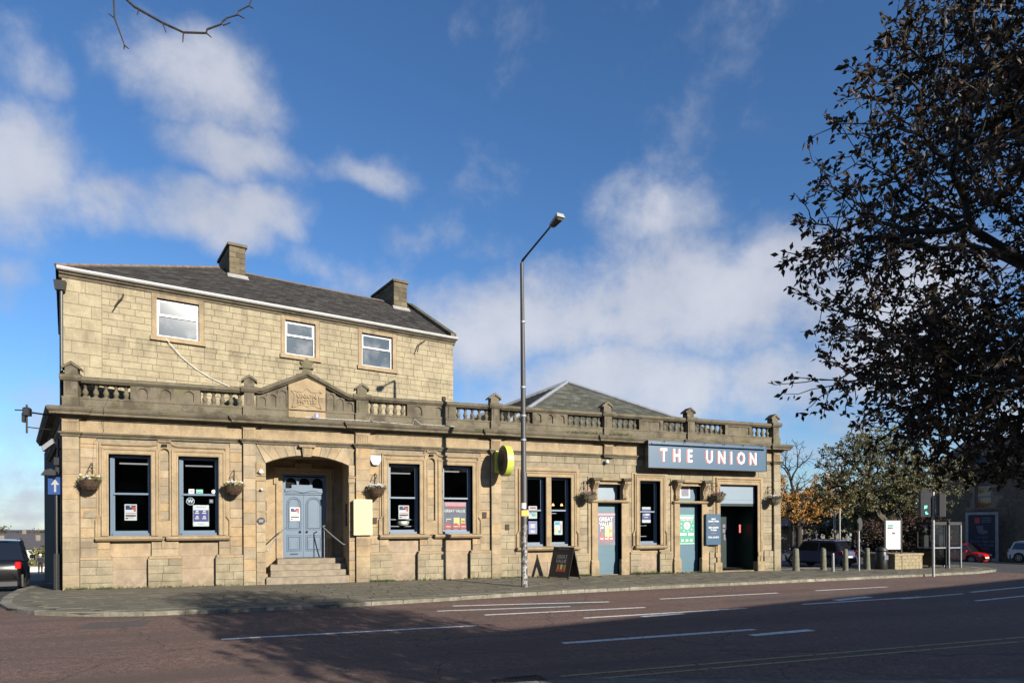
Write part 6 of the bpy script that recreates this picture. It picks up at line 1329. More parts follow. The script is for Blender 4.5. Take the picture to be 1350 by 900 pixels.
# ---------------------------------------------------------------- cars
def car(name, label, L_, W_, H_, paint, loc, heading, style='hatch', scale=1.0):
    """local x forward; wheels on z = 0"""
    e = empty(name, loc, label, 'car', rz=heading); wb = L_ * .60; wr = .32 if style != 'suv' else .35; xf_, xr_ = L_ * .5 - L_ * .19, -L_ * .5 + L_ * .20
    hb = H_ * .60; cl = .20 if style != 'suv' else .26
    def archpts(cx_, n=8): return [(cx_ + (wr + .05) * math.cos(math.pi * k / n), wr + (wr + .05) * math.sin(math.pi * k / n) * .98) for k in range(n + 1)]
    F, B = L_ / 2, -L_ / 2
    low = [(B + .05, cl + .12), (B + .12, cl)] + [(x_, max(z_, cl)) for x_, z_ in archpts(xr_)[::-1]] + [(x_, max(z_, cl)) for x_, z_ in archpts(xf_)[::-1]] + [(F - .10, cl), (F - .02, cl + .14)]
    hood = [(F, hb * .62), (F - .06, hb * .80), (F - .25, hb * .90), (F - L_ * .23, hb * 1.0), (F - L_ * .24, hb * 1.01), (B + .14, hb * 1.06), (B + .04, hb * .98), (B, hb * .72)]
    out = low + hood; n = len(out); cxm, czm = 0, H_ * .4
    mb = MB(); V = []
    for (yy, s_, dz) in ((-W_ / 2, .975, 0), (-W_ / 2 + .05, .995, 0), (-W_ / 2 + .16, 1, .012), (W_ / 2 - .16, 1, .012), (W_ / 2 - .05, .995, 0), (W_ / 2, .975, 0)):
        for (x_, z_) in out:
            tp = max(0, (abs(x_) / (L_ / 2)) - .72) * W_ * .42
            V.append((x_ * s_, yy * (1 - tp / W_ * 1.1), czm + (z_ - czm) * (s_ if z_ > czm else 1) + (dz if z_ > hb * .8 else 0)))
    f = [tuple(range(n)), tuple(range(6 * n - 1, 5 * n - 1, -1))]
    for r0 in range(5):
        for k in range(n): f.append((r0 * n + (k + 1) % n, r0 * n + k, (r0 + 1) * n + k, (r0 + 1) * n + (k + 1) % n))
    mb.add(V, f); me = mb.mesh('body', MATS[paint], smooth=True); body = inst('body', me, e)
    ws = {'hatch': (.235, .08, .33, .16), 'suv': (.25, .04, .36, .13), 'city': (.17, .06, .30, .20)}[style]
    gx = [(F - L_ * ws[0], hb * .99), (F - L_ * ws[2], H_ - .05), (F - L_ * (ws[2] + .10), H_), (B + L_ * ws[3], H_ - .02), (B + L_ * (ws[3] - .035), H_ - .07), (B + L_ * ws[1], hb * 1.04)]
    def cabin(ins, y_in, zc):
        m_ = MB(); V = []
        for s_ in (-1, 1):
            for (x_, z_) in gx:
                t = (z_ - hb) / (H_ - hb); V.append((x_ * (1 - ins), s_ * ((W_ / 2 - .03) * (1 - .17 * t) - y_in), z_ - zc * t))
        k = len(gx); m_.add(V, [tuple(range(k)), tuple(range(2 * k - 1, k - 1, -1))] + [((i + 1) % k, i, k + i, k + (i + 1) % k) for i in range(k)]); return m_
    inst('cabin_glass', cabin(0, .0, .0).mesh('cabin_glass', MATS['car_glass'], smooth=False), e)
    # roof skin and pillars over the glass
    mb = MB(); 
    def sidey(z_): t = (z_ - hb) / (H_ - hb); return (W_ / 2 - .03) * (1 - .17 * t) + .004
    for s_ in (-1, 1):
        for i in (0, 3, 4):
            (xa, za), (xb, zb_) = gx[i], gx[i + 1]; w = .05; mb.add([(xa - w, s_ * sidey(za), za), (xa + w, s_ * sidey(za), za), (xb + w, s_ * sidey(zb_), zb_), (xb - w, s_ * sidey(zb_), zb_)], [(0, 1, 2, 3)])
        xm = (gx[1][0] + gx[4][0]) / 2; mb.add([(xm - .05, s_ * sidey(hb), hb), (xm + .05, s_ * sidey(hb), hb), (xm + .03, s_ * sidey(H_ - .05), H_ - .05), (xm - .05, s_ * sidey(H_ - .05), H_ - .05)], [(0, 1, 2, 3)])
        mb.add([(gx[1][0], s_ * sidey(gx[1][1] - .05), gx[1][1] - .05), (gx[4][0], s_ * sidey(gx[4][1] - .05), gx[4][1] - .05), (gx[4][0], s_ * sidey(gx[4][1]), gx[4][1] + .006), (gx[1][0], s_ * sidey(gx[1][1]), gx[1][1] + .006)], [(0, 1, 2, 3)])
    rl = [gx[1], gx[2], gx[3], gx[4]]; V = []
    for (x_, z_) in rl: V += [(x_, -sidey(z_) + .0, z_ + .008), (x_, -sidey(z_) * .5, z_ + .035), (x_, sidey(z_) * .5, z_ + .035), (x_, sidey(z_), z_ + .008)]
    mb.add(V, [(4 * i + j, 4 * i + j + 1, 4 * i + j + 5, 4 * i + j + 4) for i in range(3) for j in range(3)]); inst('roof', mb.mesh('roof', MATS[paint]), e)
    wm = MB(); seg = 18
    tp = [(wr * .70, -.09), (wr * .96, -.10), (wr, -.07), (wr, .07), (wr * .96, .10), (wr * .70, .09)]; V = [(r_ * math.cos(2 * math.pi * k / seg), o, r_ * math.sin(2 * math.pi * k / seg)) for r_, o in tp for k in range(seg)]
    wm.add(V, [(i * seg + k, i * seg + (k + 1) % seg, (i + 1) * seg + (k + 1) % seg, (i + 1) * seg + k) for i in range(5) for k in range(seg)]); tme = wm.mesh('tyre', MATS['tyre'], smooth=True)
    rm = MB(); V = [(wr * .70 * math.cos(2 * math.pi * k / seg), o, wr * .70 * math.sin(2 * math.pi * k / seg)) for o in (-.06, .06) for k in range(seg)]; rm.add(V, [tuple(range(seg)), tuple(range(seg, 2 * seg))]); dme = rm.mesh('hub', MATS['dark_plastic'])
    sm = MB()
    for k in range(6):
        t = k * math.pi / 3; c, s_ = math.cos(t), math.sin(t)
        for yy in (-.075, .075): sm.add([(c * .02 - s_ * .035, yy, s_ * .02 + c * .035), (c * .02 + s_ * .035, yy, s_ * .02 - c * .035), (c * wr * .69 + s_ * .02, yy, s_ * wr * .69 - c * .02), (c * wr * .69 - s_ * .02, yy, s_ * wr * .69 + c * .02)], [(0, 1, 2, 3)])
    V = [(r_ * math.cos(2 * math.pi * k / seg), yy, r_ * math.sin(2 * math.pi * k / seg)) for yy in (-.078, .078) for r_ in (wr * .62, wr * .71) for k in range(seg)]
    for b_ in (0, 2): sm.add(V[b_ * seg:(b_ + 2) * seg], [(k, (k + 1) % seg, seg + (k + 1) % seg, seg + k) for k in range(seg)])
    sme = sm.mesh('rim', MATS['alloy'])
    for xx in (xf_, xr_):
        for s_ in (-1, 1):
            w = inst('wheel', dme, e, (xx, s_ * (W_ / 2 - .11), wr)); inst('tyre', tme, w); inst('rim', sme, w)
    def bit(nm, m, f_): q = MB(); f_(q); inst(nm, q.mesh(nm, MATS[m]), e)
    for s_ in (-1, 1):
        yy = s_ * W_ * .36
        bit('headlight', 'lamp_clear', lambda q: q.cbox(F - .22, F - .025, yy - .17, yy + .17, hb * .66, hb * .82, .03))
        yr = s_ * W_ * .40
        bit('tail_light', 'tail_red', lambda q: q.cbox(B - .010, B + .20, yr - .08, yr + .10, hb * .80, hb * 1.01, .03))
        bit('mirror', paint, lambda q: q.cbox(F - L_ * .29, F - L_ * .29 + .12, s_ * (W_ / 2 + .09) - .09, s_ * (W_ / 2 + .09) + .09, hb * 1.0, hb * 1.0 + .15, .03))
        bit('door_handle', paint, lambda q: q.box(-.12, .06, s_ * W_ / 2 - .02, s_ * W_ / 2 + .02, hb * .86, hb * .89))
    bit('number_plate', 'plate', lambda q: q.box(F - .012, F + .012, -.26, .26, .42, .53)); bit('number_plate', 'plate', lambda q: q.box(B - .012, B + .01, -.26, .26, hb * .62, hb * .62 + .11))
    bit('grille', 'dark_plastic', lambda q: q.cbox(F - .08, F - .004, -W_ * .30, W_ * .30, .30, hb * .62, .02)); bit('rear_bumper', 'dark_plastic', lambda q: q.cbox(B - .01, B + .14, -W_ * .40, W_ * .40, cl + .02, cl + .20, .03))
    bit('underbody', 'ink', lambda q: q.box(B + .2, F - .2, -W_ / 2 + .06, W_ / 2 - .06, cl - .02, hb * .6))
    if style == 'suv':
        for s_ in (-1, 1): bit('roof_rail', 'alloy', lambda q: q.tube([(F - L_ * .38, s_ * (W_ / 2 - .24), H_ + .02), (F - L_ * .42, s_ * (W_ / 2 - .24), H_ + .06), (B + L_ * .18, s_ * (W_ / 2 - .24), H_ + .05), (B + L_ * .15, s_ * (W_ / 2 - .24), H_ + .01)], .016, 6))
    return e
def on_ground(x, y, dz=-.11): return (x, y, gz(x, y) + dz)
car('parked_car', 'dark blue estate car parked behind the stone bollards', 3.7, 1.66, 1.54, 'car_navy', on_ground(36.1, 3.3), R(97), 'suv')
car('parked_car', 'white hatchback half hidden by the end wall of the pub', 4.0, 1.75, 1.48, 'car_white', on_ground(34.2, 7.2), -R(75), 'hatch')
car('parked_car', 'small bright red hatchback in front of the tall advert', 3.5, 1.62, 1.46, 'car_red', (55.2, 8.2, -.80), -R(90) + .12, 'city')
car('parked_car', 'white hatchback beside the archway of the dark stone building', 3.95, 1.72, 1.45, 'car_white', (55.3, 2.6, -.52), -R(90) + .06, 'hatch')
car('waiting_car', 'black sport utility car heading away down the side street', 4.5, 1.95, 1.84, 'car_black', (-3.10, 4.0, gz(-3.2, 4) - .115), R(90) + .22, 'suv')

# ---------------------------------------------------------------- tall advert, buildings beyond
e = empty('advert_panel', (56.9, 10.8, -.7), 'tall white framed estate agents advert with dark blue poster', 'billboard'); ax_ = lambda p: (58.6 + p[1] * .90 + p[0] * .43, 8.9 - p[0] * .90 + p[1] * .43, -1.0 + p[2])
mb = MB(ax_); mb.box(-1.05, 1.05, -.14, .14, .25, 4.05); mb.build('case', MATS['gutter_paint'], e); mb = MB(ax_); mb.box(-.86, .86, -.152, -.141, .5, 3.85); ps = mb.build('poster_sheet', MATS['navy'], e)
for (t, z, s_) in (('Let our', 2.12, .30), ('Estate Agents', 1.80, .30), ('find the house', 1.50, .30), ('you love.', 1.22, .26)):
    mb = MB(); put_text(mb, t, 0, -.156, z, s_, .92, .004, .002, xf=ax_); mb.build('lettering', MATS['poster_grey'], e)
mb = MB(ax_); mb.prism([(-.36, 3.0), (-.30, 2.65), (-.2, 2.42), (.1, 2.32), (.42, 2.45), (.38, 2.62), (.12, 2.68), (.10, 2.95), (.02, 3.02)], -.158, -.1535); mb.build('shoe_print', MATS['poster_grey'], e)
mb = MB(ax_); mb.box(-.45, -.12, -.158, -.1535, 3.18, 3.62); mb.build('red_print', MATS['red'], e)
for k in range(3): mb = MB(ax_); mb.box(.0, .62, -.158, -.1535, 3.25 + .15 * k, 3.33 + .15 * k); mb.build('print', MATS['poster_grey'], e)
for s_ in (-.6, .6): mb = MB(ax_); mb.box(s_ - .08, s_ + .08, -.1, .1, -.1, .26); mb.build('foot', MATS['grey_metal'], e)

sb = empty('stone_building', (60, 6, -.9), 'dark stone building with an archway and sash window in shade', 'building'); BX = 60.0
bxf = lambda p: (BX + p[1], 14.0 - p[0], -1.0 + p[2])       # local x runs towards the camera side, y inwards
holes = [(7.95, 10.35, 0, 3.35), (8.25, 9.55, 4.35, 6.25), (12.4, 13.8, 4.35, 6.25), (3.6, 4.9, 4.35, 6.25), (1.2, 2.4, 1.2, 3.0)]
mb = MB(bxf); wall_boxes(mb, 0, 18, 0, 7.6, .03, .5, holes); mb.box(0, .5, .5, 9, 0, 7.6); mb.box(17.5, 18, .5, 9, 0, 7.6); wl = mb.build('wall', MATS['mortar'], sb)
mb = MB(bxf); 
r_ = random.Random(9); z = 0
while z < 7.55:
    xx = 0
    while xx < 17.95:
        w = min(r_.uniform(.5, .95), 18 - xx)
        if not any(h[0] - .01 < xx + w and xx < h[1] + .01 and h[2] < z + .3 and z < h[3] for h in holes): mb.cbox(xx + .006, xx + w - .006, r_.uniform(-.012, .0), .06, z + .006, z + .294, .012, r_.random())
        xx += w
    z += .30
tag(mb.build('stones', MATS['dark_stone'], wl), kind='stuff')
mb = MB(bxf); ap = [(7.95, 3.36), (7.95, 2.35)] + [(9.15 - 1.2 * math.cos(math.pi * k / 10), 2.35 + .80 * math.sin(math.pi * k / 10)) for k in range(11)] + [(10.35, 2.35), (10.35, 3.36)]; mb.prism(ap[::-1], -.02, .4); mb.build('arch_head', MATS['dark_stone'], sb)
mb = MB(bxf); mb.box(7.96, 8.1, .5, 6, 0, 3.3); mb.box(10.2, 10.34, .5, 6, 0, 3.3); mb.box(7.96, 10.34, 6, 6.2, 0, 3.3); mb.box(7.96, 10.34, .5, 6, 3.3, 3.45); mb.build('passage', MATS['dark_stone'], sb)
for h in holes[1:]:
    mb = MB(bxf); mb.box(h[0], h[0] + .1, .14, .22, h[2], h[3]); mb.box(h[1] - .1, h[1], .14, .22, h[2], h[3]); mb.box(h[0] + .1, h[1] - .1, .14, .22, h[3] - .1, h[3]); mb.box(h[0] + .1, h[1] - .1, .14, .22, h[2], h[2] + .12); mb.box(h[0] + .1, h[1] - .1, .13, .22, (h[2] + h[3]) / 2 - .03, (h[2] + h[3]) / 2 + .05); w = mb.build('window', MATS['poster_grey'], sb)
    mb = MB(bxf); mb.add([(h[0] + .1, .19, h[2] + .12), (h[1] - .1, .19, h[2] + .12), (h[1] - .1, .19, h[3] - .1), (h[0] + .1, .19, h[3] - .1)], [(0, 1, 2, 3)]); mb.build('pane', MATS['car_glass'], w)
    mb = MB(bxf); mb.box(h[0] - .2, h[1] + .2, -.06, .1, h[2] - .18, h[2] - .01); mb.box(h[0] - .2, h[1] + .2, -.03, .1, h[3] + .01, h[3] + .28); mb.build('sill', MATS['dark_stone'], w)
mb = MB(bxf); mb.add([(-.3, -.35, 7.55), (18.3, -.35, 7.55), (18.3, 4.5, 10.4), (-.3, 4.5, 10.4), (-.3, 9.35, 7.55), (18.3, 9.35, 7.55)], [(0, 1, 2, 3), (3, 2, 5, 4), (0, 3, 4), (1, 5, 2)]); rfb = mb.build('roof', MATS['far_roof'], sb)
slates(bxf, (-.3, -.35, 7.56), (18.3, -.35, 7.56), (-.3, 4.5, 10.41), (18.3, 4.5, 10.41), 'slates', 'slate', rfb, .45, .33)
mb = MB(bxf); mb.box(-.3, 18.3, -.42, -.30, 7.42, 7.54); mb.build('gutter', MATS['black_metal'], sb); mb = MB(bxf); mb.tube([(11.0, -.09, 7.45), (11.0, -.09, .1)], .06, 8); mb.build('downpipe', MATS['black_metal'], sb)
mb = MB(bxf); mb.cbox(11.0, 11.8, 3.6, 5.4, 9.2, 11.8, .03); mb.build('chimney', MATS['dark_stone'], rfb)

ht = empty('low_hall', (63, 33, -.6), 'low dark roofed hall beyond the parked cars', 'building'); HX0, HY0 = 61.5, 33.0
mb = MB(); mb.box(HX0 - 6, HX0 + 10, HY0, HY0 + 8, -1, 2.0); mb.build('wall', MATS['dark_stone'], ht); mb = MB(); mb.add([(HX0 - 6.4, HY0 - .5, 1.95), (HX0 + 10.4, HY0 - .5, 1.95), (HX0 + 10.4, HY0 + 4, 3.6), (HX0 - 6.4, HY0 + 4, 3.6), (HX0 - 6.4, HY0 + 8.5, 1.95), (HX0 + 10.4, HY0 + 8.5, 1.95)], [(0, 1, 2, 3), (3, 2, 5, 4), (0, 3, 4), (1, 5, 2)]); rr_ = mb.build('roof', MATS['navy'], ht)
mb = MB(); mb.add([(HX0 - .5, HY0 - .8, 2.0), (HX0 + 4.5, HY0 - .8, 2.0), (HX0 + 2, HY0 - .8, 3.5), (HX0 + 2, HY0 + 3.8, 3.5)], [(0, 1, 2), (1, 3, 2), (0, 2, 3)]); mb.build('porch_gable', MATS['poster_grey'], rr_)
for k in range(4): mb = MB(); mb.box(HX0 - 4 + k * 3, HX0 - 2.8 + k * 3, HY0 - .02, HY0 + .02, .5, 1.6); mb.build('window', MATS['poster_grey'], ht)

# terraces far down the side street
def terrace(x, y, z, n, ang, label, wallm, seed, hh=5.0):
    r_ = random.Random(seed); c, s_ = math.cos(ang), math.sin(ang); f = lambda p: (x + p[0] * c - p[1] * s_, y + p[0] * s_ + p[1] * c, z + p[2]); w = 5.2
    e = empty('terrace_row', (x, y, z), label, 'houses'); L_ = n * w
    mb = MB(f); mb.box(0, L_, 0, 8, -2, hh); mb.build('wall', MATS[wallm], e)
    mb = MB(f); mb.add([(-.3, -.4, hh - .05), (L_ + .3, -.4, hh - .05), (L_ + .3, 4, hh + 1.5), (-.3, 4, hh + 1.5), (-.3, 8.4, hh - .05), (L_ + .3, 8.4, hh - .05)], [(0, 1, 2, 3), (3, 2, 5, 4), (0, 3, 4), (1, 5, 2)]); rf_ = mb.build('roof', MATS['far_roof'], e)
    for k in range(n + 1): mb = MB(f); mb.box(k * w - .35, k * w + .35, 3.5, 4.3, hh + 1.0, hh + 2.3); mb.build('chimney', MATS['far_stone'], rf_)
    for k in range(n):
        for (a, b, zz, h_) in ((.9, 1.8, .3, 1.0), (3.3, 4.2, .3, 1.0), (.9, 1.8, 1.75, .9), (3.3, 4.2, 1.75, .9)):
            mb = MB(f); mb.box(k * w + a, k * w + b, -.03, .05, zz, zz + h_); mb.build('window', MATS['car_glass'], e)
    return e
terrace(-50, 108, -4.3, 8, .04, 'white rendered terrace with grey roofs far down the side street', 'render_white', 1, 3.0); terrace(-62, 145, -4.4, 9, .06, 'upper stone terrace behind the white houses far away', 'far_stone', 2, 4.1); terrace(-27, 120, -4.6, 3, -.30, 'far cream terrace end near the pub corner', 'render_white', 3, 2.9)
e = empty('boundary_wall', (-20, 66, -4), 'pale stone boundary wall crossing the bottom of the side street', 'wall'); mb = MB(); mb.box(-34, -9, 66, 66.35, -5, -2.35); mb.build('wall_body', MATS['render_white'], e); mb = MB(); mb.box(-34.1, -8.9, 65.95, 66.4, -2.35, -2.22); mb.build('coping', MATS['far_stone'], e)
# ---------------------------------------------------------------- person walking away with a bag
def skin_body(name, verts, edges, radii, parent, loc, mats, mfun, rz=0):
    me = bpy.data.meshes.new(name); me.from_pydata(verts, edges, []); o = bpy.data.objects.new(name, me); col.objects.link(o)
    sk = o.modifiers.new('skin', 'SKIN'); sb_ = o.modifiers.new('sub', 'SUBSURF'); sb_.levels = 2; sb_.render_levels = 2
    for i, r_ in enumerate(radii): me.skin_vertices[0].data[i].radius = r_
    me.skin_vertices[0].data[0].use_root = True
    dg = bpy.context.evaluated_depsgraph_get(); dg.update(); m2 = bpy.data.meshes.new_from_object(o.evaluated_get(dg)); bpy.data.objects.remove(o)
    m2.materials.clear()
    for m in mats: m2.materials.append(m)
    for p in m2.polygons: p.material_index = mfun(p.center); p.use_smooth = True
    return inst(name, m2, parent, (0, 0, 0), rz)
px0, py0 = -12.1, 45.2; pz0 = gz(px0, py0) - .08
pe = empty('person', (px0, py0, pz0), 'person in dark jacket and trousers walking away down the side street', 'person', rz=.25)
V = [(0, 0, .95), (0, .0, 1.15), (0, .02, 1.38), (0, .03, 1.50), (0, .05, 1.60), (0, .06, 1.70), (-.10, 0, .90), (-.11, .06, .50), (-.12, -.05, .09), (-.12, .09, .04), (.10, 0, .90), (.11, .14, .50), (.11, .16, .09), (.11, .30, .05), (-.20, .02, 1.42), (-.28, -.04, 1.14), (-.29, .06, .90), (-.28, .12, .80), (.20, .02, 1.42), (.28, .02, 1.14), (.30, .05, .88), (.30, .08, .78)]
E_ = [(0, 1), (1, 2), (2, 3), (3, 4), (4, 5), (0, 6), (6, 7), (7, 8), (8, 9), (0, 10), (10, 11), (11, 12), (12, 13), (2, 14), (14, 15), (15, 16), (16, 17), (2, 18), (18, 19), (19, 20), (20, 21)]
Rd = [(.16, .12), (.17, .13), (.19, .12), (.07, .07), (.085, .10), (.08, .095), (.10, .10), (.07, .07), (.055, .055), (.045, .045), (.10, .10), (.07, .07), (.055, .055), (.045, .045), (.075, .075), (.06, .06), (.045, .045), (.035, .035), (.075, .075), (.06, .06), (.045, .045), (.035, .035)]
skin_body('body', V, E_, Rd, pe, None, [MATS['cloth_navy'], MATS['cloth_dark'], MATS['skin']], lambda c: 1 if c.z < .95 and abs(c.x) < .235 else (2 if c.z > 1.50 or (abs(c.x) > .24 and c.z < .86) else 0))
mb = MB(); mb.lathe([(.115, 1.66), (.12, 1.70), (.105, 1.77), (.06, 1.81), (.01, 1.82)], 14, (0, .055, 0)); inst('cap', mb.mesh('cap', MATS['cap_white'], smooth=True), pe)
mb = MB(); mb.cbox(-.17, .17, -.30, -.11, 1.02, 1.46, .05); inst('rucksack', mb.mesh('rucksack', MATS['cloth_dark']), pe)
be = empty('shopping_bag', (px0 + .42, py0 + .14, pz0), 'dark carrier bag held in the walking person\'s right hand', 'bag', rz=.25)
mb = MB(); mb.cbox(-.16, .16, -.09, .09, .12, .52, .04); inst('bag_body', mb.mesh('bag_body', MATS['cloth_dark']), be); mb = MB(); mb.tube([(-.08, 0, .52), (-.07, 0, .72), (0, 0, .78), (.07, 0, .72), (.08, 0, .52)], .012, 5); inst('handle', mb.mesh('handle', MATS['cloth_dark']), be)
# ---------------------------------------------------------------- trees
def kmeans(P, k, r_):
    C = P[r_.sample(range(len(P)), k)]
    for _ in range(6):
        d = ((P[:, None, :] - C[None]) ** 2).sum(2); a = d.argmin(1)
        for j in range(k):
            if (a == j).any(): C[j] = P[a == j].mean(0)
    return a
def make_branches(mb, root, pts, r_, tip=.006, exp=.46, pull=.5, depth=0, twigs=None, wob=.06, kids=(2, 3)):
    n = len(pts); root = np.array(root, float)
    stack = [(root, np.array(pts), None)]
    while stack:
        node, P, din = stack.pop(); n = len(P)
        if n <= 2:
            for p in P:
                L_ = np.linalg.norm(p - node); 
                if L_ < 1e-3: continue
                m1 = node + (p - node) * .5 + np.array([r_.gauss(0, 1), r_.gauss(0, 1), r_.gauss(0, 1)]) * wob * L_
                mb.tube([tuple(node), tuple(m1), tuple(p)], [tip * 1.5, tip * 1.2, tip * .6], 3, False)
                twigs.append((Vector(node), Vector(m1), Vector(p)))
            continue
        k = r_.choice(kids) if n > 5 else 2
        a = kmeans(P, k, r_)
        for j in range(k):
            Q = P[a == j]
            if len(Q) == 0: continue
            c = Q.mean(0); t = pull + r_.uniform(-.08, .08); nn = node + (c - node) * t; L_ = np.linalg.norm(nn - node)
            if L_ > .02:
                m1 = node + (nn - node) * .5 + np.array([r_.gauss(0, 1), r_.gauss(0, 1), r_.gauss(0, 1)]) * wob * L_
                r0 = tip * n ** exp; r1 = tip * max(len(Q), 1.5) ** exp; r0 = min(r0, r1 * 1.5)
                mb.tube([tuple(node), tuple(m1), tuple(nn)], [r0, (r0 + r1) / 2, r1], 7 if len(Q) > 60 else (5 if len(Q) > 10 else 4), False)
            stack.append((nn, Q, None))
def crown_points(n, blobs, r_, shell=.55):
    out = []; tot = sum(b[3] * b[4] * b[5] for b in blobs)
    for b in blobs:
        k = int(n * b[3] * b[4] * b[5] / tot) + 1
        for _ in range(k):
            d = rvec(r_); rad = r_.uniform(shell, 1.0) if r_.random() < .7 else r_.random() ** .4
            out.append((b[0] + d.x * b[3] * rad, b[1] + d.y * b[4] * rad, b[2] + d.z * b[5] * rad))
    return np.array(out)
def tree(name, label, base, trunk_top, blobs, ntw, nleaf, leafL, leafm, seed, bark='bark', tip=.007, r0=.2, droop=.3, group=None, singles=0, cat='tree', spread=.10, fork=None, zmin=None, pull=.5, leaf_keep=1.0, wl=.5, exp=.46):
    r_ = random.Random(seed); e = empty(name, base, label, cat, group); B = Vector(base); T = Vector(trunk_top)
    pts = crown_points(ntw, blobs, r_); 
    if zmin is not None: pts = pts[pts[:, 2] > zmin]
    tw = []; mb = MB(); rt = min(r0, tip * len(pts) ** .46 * 1.2)
    mb.tube([(B.x, B.y, B.z - .2), tuple(B.lerp(T, .12)), tuple(B.lerp(T, .5) + Vector((.04, .03, 0))), tuple(T)], [r0 * 1.35, r0 * 1.05, r0 * .95, r0 * .85], 10, False); mb.build('trunk', MATS[bark], e, smooth=True)
    mb = MB(); make_branches(mb, T, pts, r_, tip=tip, pull=pull, twigs=tw, exp=exp); mb.build('limbs', MATS[bark], e)
    leaves = []
    for (a, m1, p) in tw:
        if r_.random() > leaf_keep: continue
        for q in range(nleaf):
            t = r_.uniform(.15, 1.05); o = (a.lerp(m1, t * 2) if t < .5 else m1.lerp(p, (t - .5) * 2)) + rvec(r_) * spread * r_.random(); d = ((p - a).normalized() * .6 + rvec(r_) * .9 + Vector((0, 0, -droop))); leaves.append((o, d, rvec(r_), leafL * r_.uniform(.65, 1.2), r_.random()))
    if singles:
        def vis(L_):
            d = L_[0] - CAM; dep = d.x * math.sin(YAW) + d.y * math.cos(YAW)
            if dep < .5: return -1
            u = (d.x * math.cos(YAW) - d.y * math.sin(YAW)) / dep * FPX; v = d.z / dep * FPX
            return L_[3] / dep if u < 675 and v < 695 and u > 100 else -1
        leaves.sort(key=lambda L_: -vis(L_)); rest_ = leaves[singles:]
        for L_ in leaves[:singles]:
            mb = MB(); leaf_quad(mb, L_[0], L_[1], L_[2], L_[3], L_[3] * wl, L_[4]); mb.build('leaf', MATS[leafm], e)
        leaves = rest_
    if leaves:
        mb = MB()
        for L_ in leaves: leaf_quad(mb, L_[0], L_[1], L_[2], L_[3], L_[3] * wl, L_[4])
        # leaves are open sheets: keep their winding
        me = bpy.data.meshes.new('crown'); me.from_pydata([tuple(Vector(v) - B) for v in mb.v], [], mb.f); me.materials.append(MATS[leafm]); at = me.attributes.new('tint', 'FLOAT', 'FACE'); at.data.foreach_set('value', mb.t)
        o = bpy.data.objects.new('crown', me); col.objects.link(o); o.parent = e; tag(o, kind='stuff')
    return e
# the dark autumn tree whose crown fills the right of the view
def cf(X, D, z): return (CAM.x + X * math.cos(YAW) + D * math.sin(YAW), CAM.y - X * math.sin(YAW) + D * math.cos(YAW), z)
tree('copper_tree', 'large dark tree with withered brown leaves overhanging the road', cf(6.3, 5.4, 0), cf(6.1, 5.4, 2.7),
     [cf(4.9, 5.5, 4.5) + (2.8, 1.9, 2.3), cf(5.3, 5.5, 6.3) + (2.3, 1.8, 1.7), cf(4.3, 5.2, 3.0) + (2.0, 1.3, .80), cf(2.6, 5.1, 4.05) + (.75, .6, .30), cf(2.9, 5.2, 3.2) + (.95, .7, .5), cf(4.6, 5.2, 3.2) + (1.9, 1.2, .9), cf(2.25, 5.05, 4.08) + (.45, .35, .16)], 8500, 6, .066, 'leaf_copper', 11, exp=.385, tip=.0030, r0=.15, singles=300, spread=.05, zmin=2.2, wl=.52)
# street tree behind the viewer that shades it
tree('street_tree', 'street tree on the near pavement behind the viewer', (14.6, -28.6, 0), (14.5, -28.6, 3.2), [(14.6, -28.6, 6.2, 2.7, 2.2, 2.8), (12.8, -28.2, 5.4, 1.8, 1.6, 1.7)], 900, 12, .13, 'leaf_copper', 12, tip=.005, r0=.17, spread=.12)
# bare tree on the near pavement; one drooping branch reaches into the top of the view
bt = empty('bare_tree', (1.6, -24.6, 0), 'bare tree with one drooping twig against the sky', 'tree')
mb = MB(); mb.tube([(1.6, -24.6, -.2), (1.62, -24.5, 1.5), (1.9, -24.2, 4.2), (2.3, -23.6, 7.0)], [.20, .16, .14, .12], 10, False); mb.build('trunk', MATS['bark'], bt, smooth=True)
mb = MB(); mb.tube([(2.25, -23.7, 6.6), (3.2, -22.2, 7.8), (4.0, -20.8, 7.5), (4.55, -19.9, 6.7), (4.776, -19.847, 6.006 + .25), (4.872, -19.885, 6.006)], [.09, .06, .04, .025, .012, .010], 6, False)
mb.tube([(4.872, -19.885, 6.006), (4.925, -19.906, 5.954), (5.123, -19.983, 5.832), (5.272, -20.042, 5.757), (5.433, -20.105, 5.751)], [.0095, .0095, .009, .008, .0075], 6, False)
mb.tube([(5.433, -20.105, 5.751), (5.438, -20.107, 5.779), (5.54, -20.147, 5.819), (5.546, -20.149, 5.836), (5.578, -20.162, 5.865), (5.653, -20.191, 5.888), (5.658, -20.193, 5.916), (5.733, -20.223, 5.956), (5.76, -20.233, 6.02), (5.80, -20.25, 6.12)], [.0075, .0075, .007, .0065, .006, .006, .0055, .005, .004, .003], 6, False)
mb.tube([(4.6, -19.85, 6.6), (4.776, -19.847, 6.10), (4.786, -19.851, 5.868), (4.823, -19.866, 5.759), (4.855, -19.878, 5.661)], [.009, .007, .0065, .006, .004], 6, False)
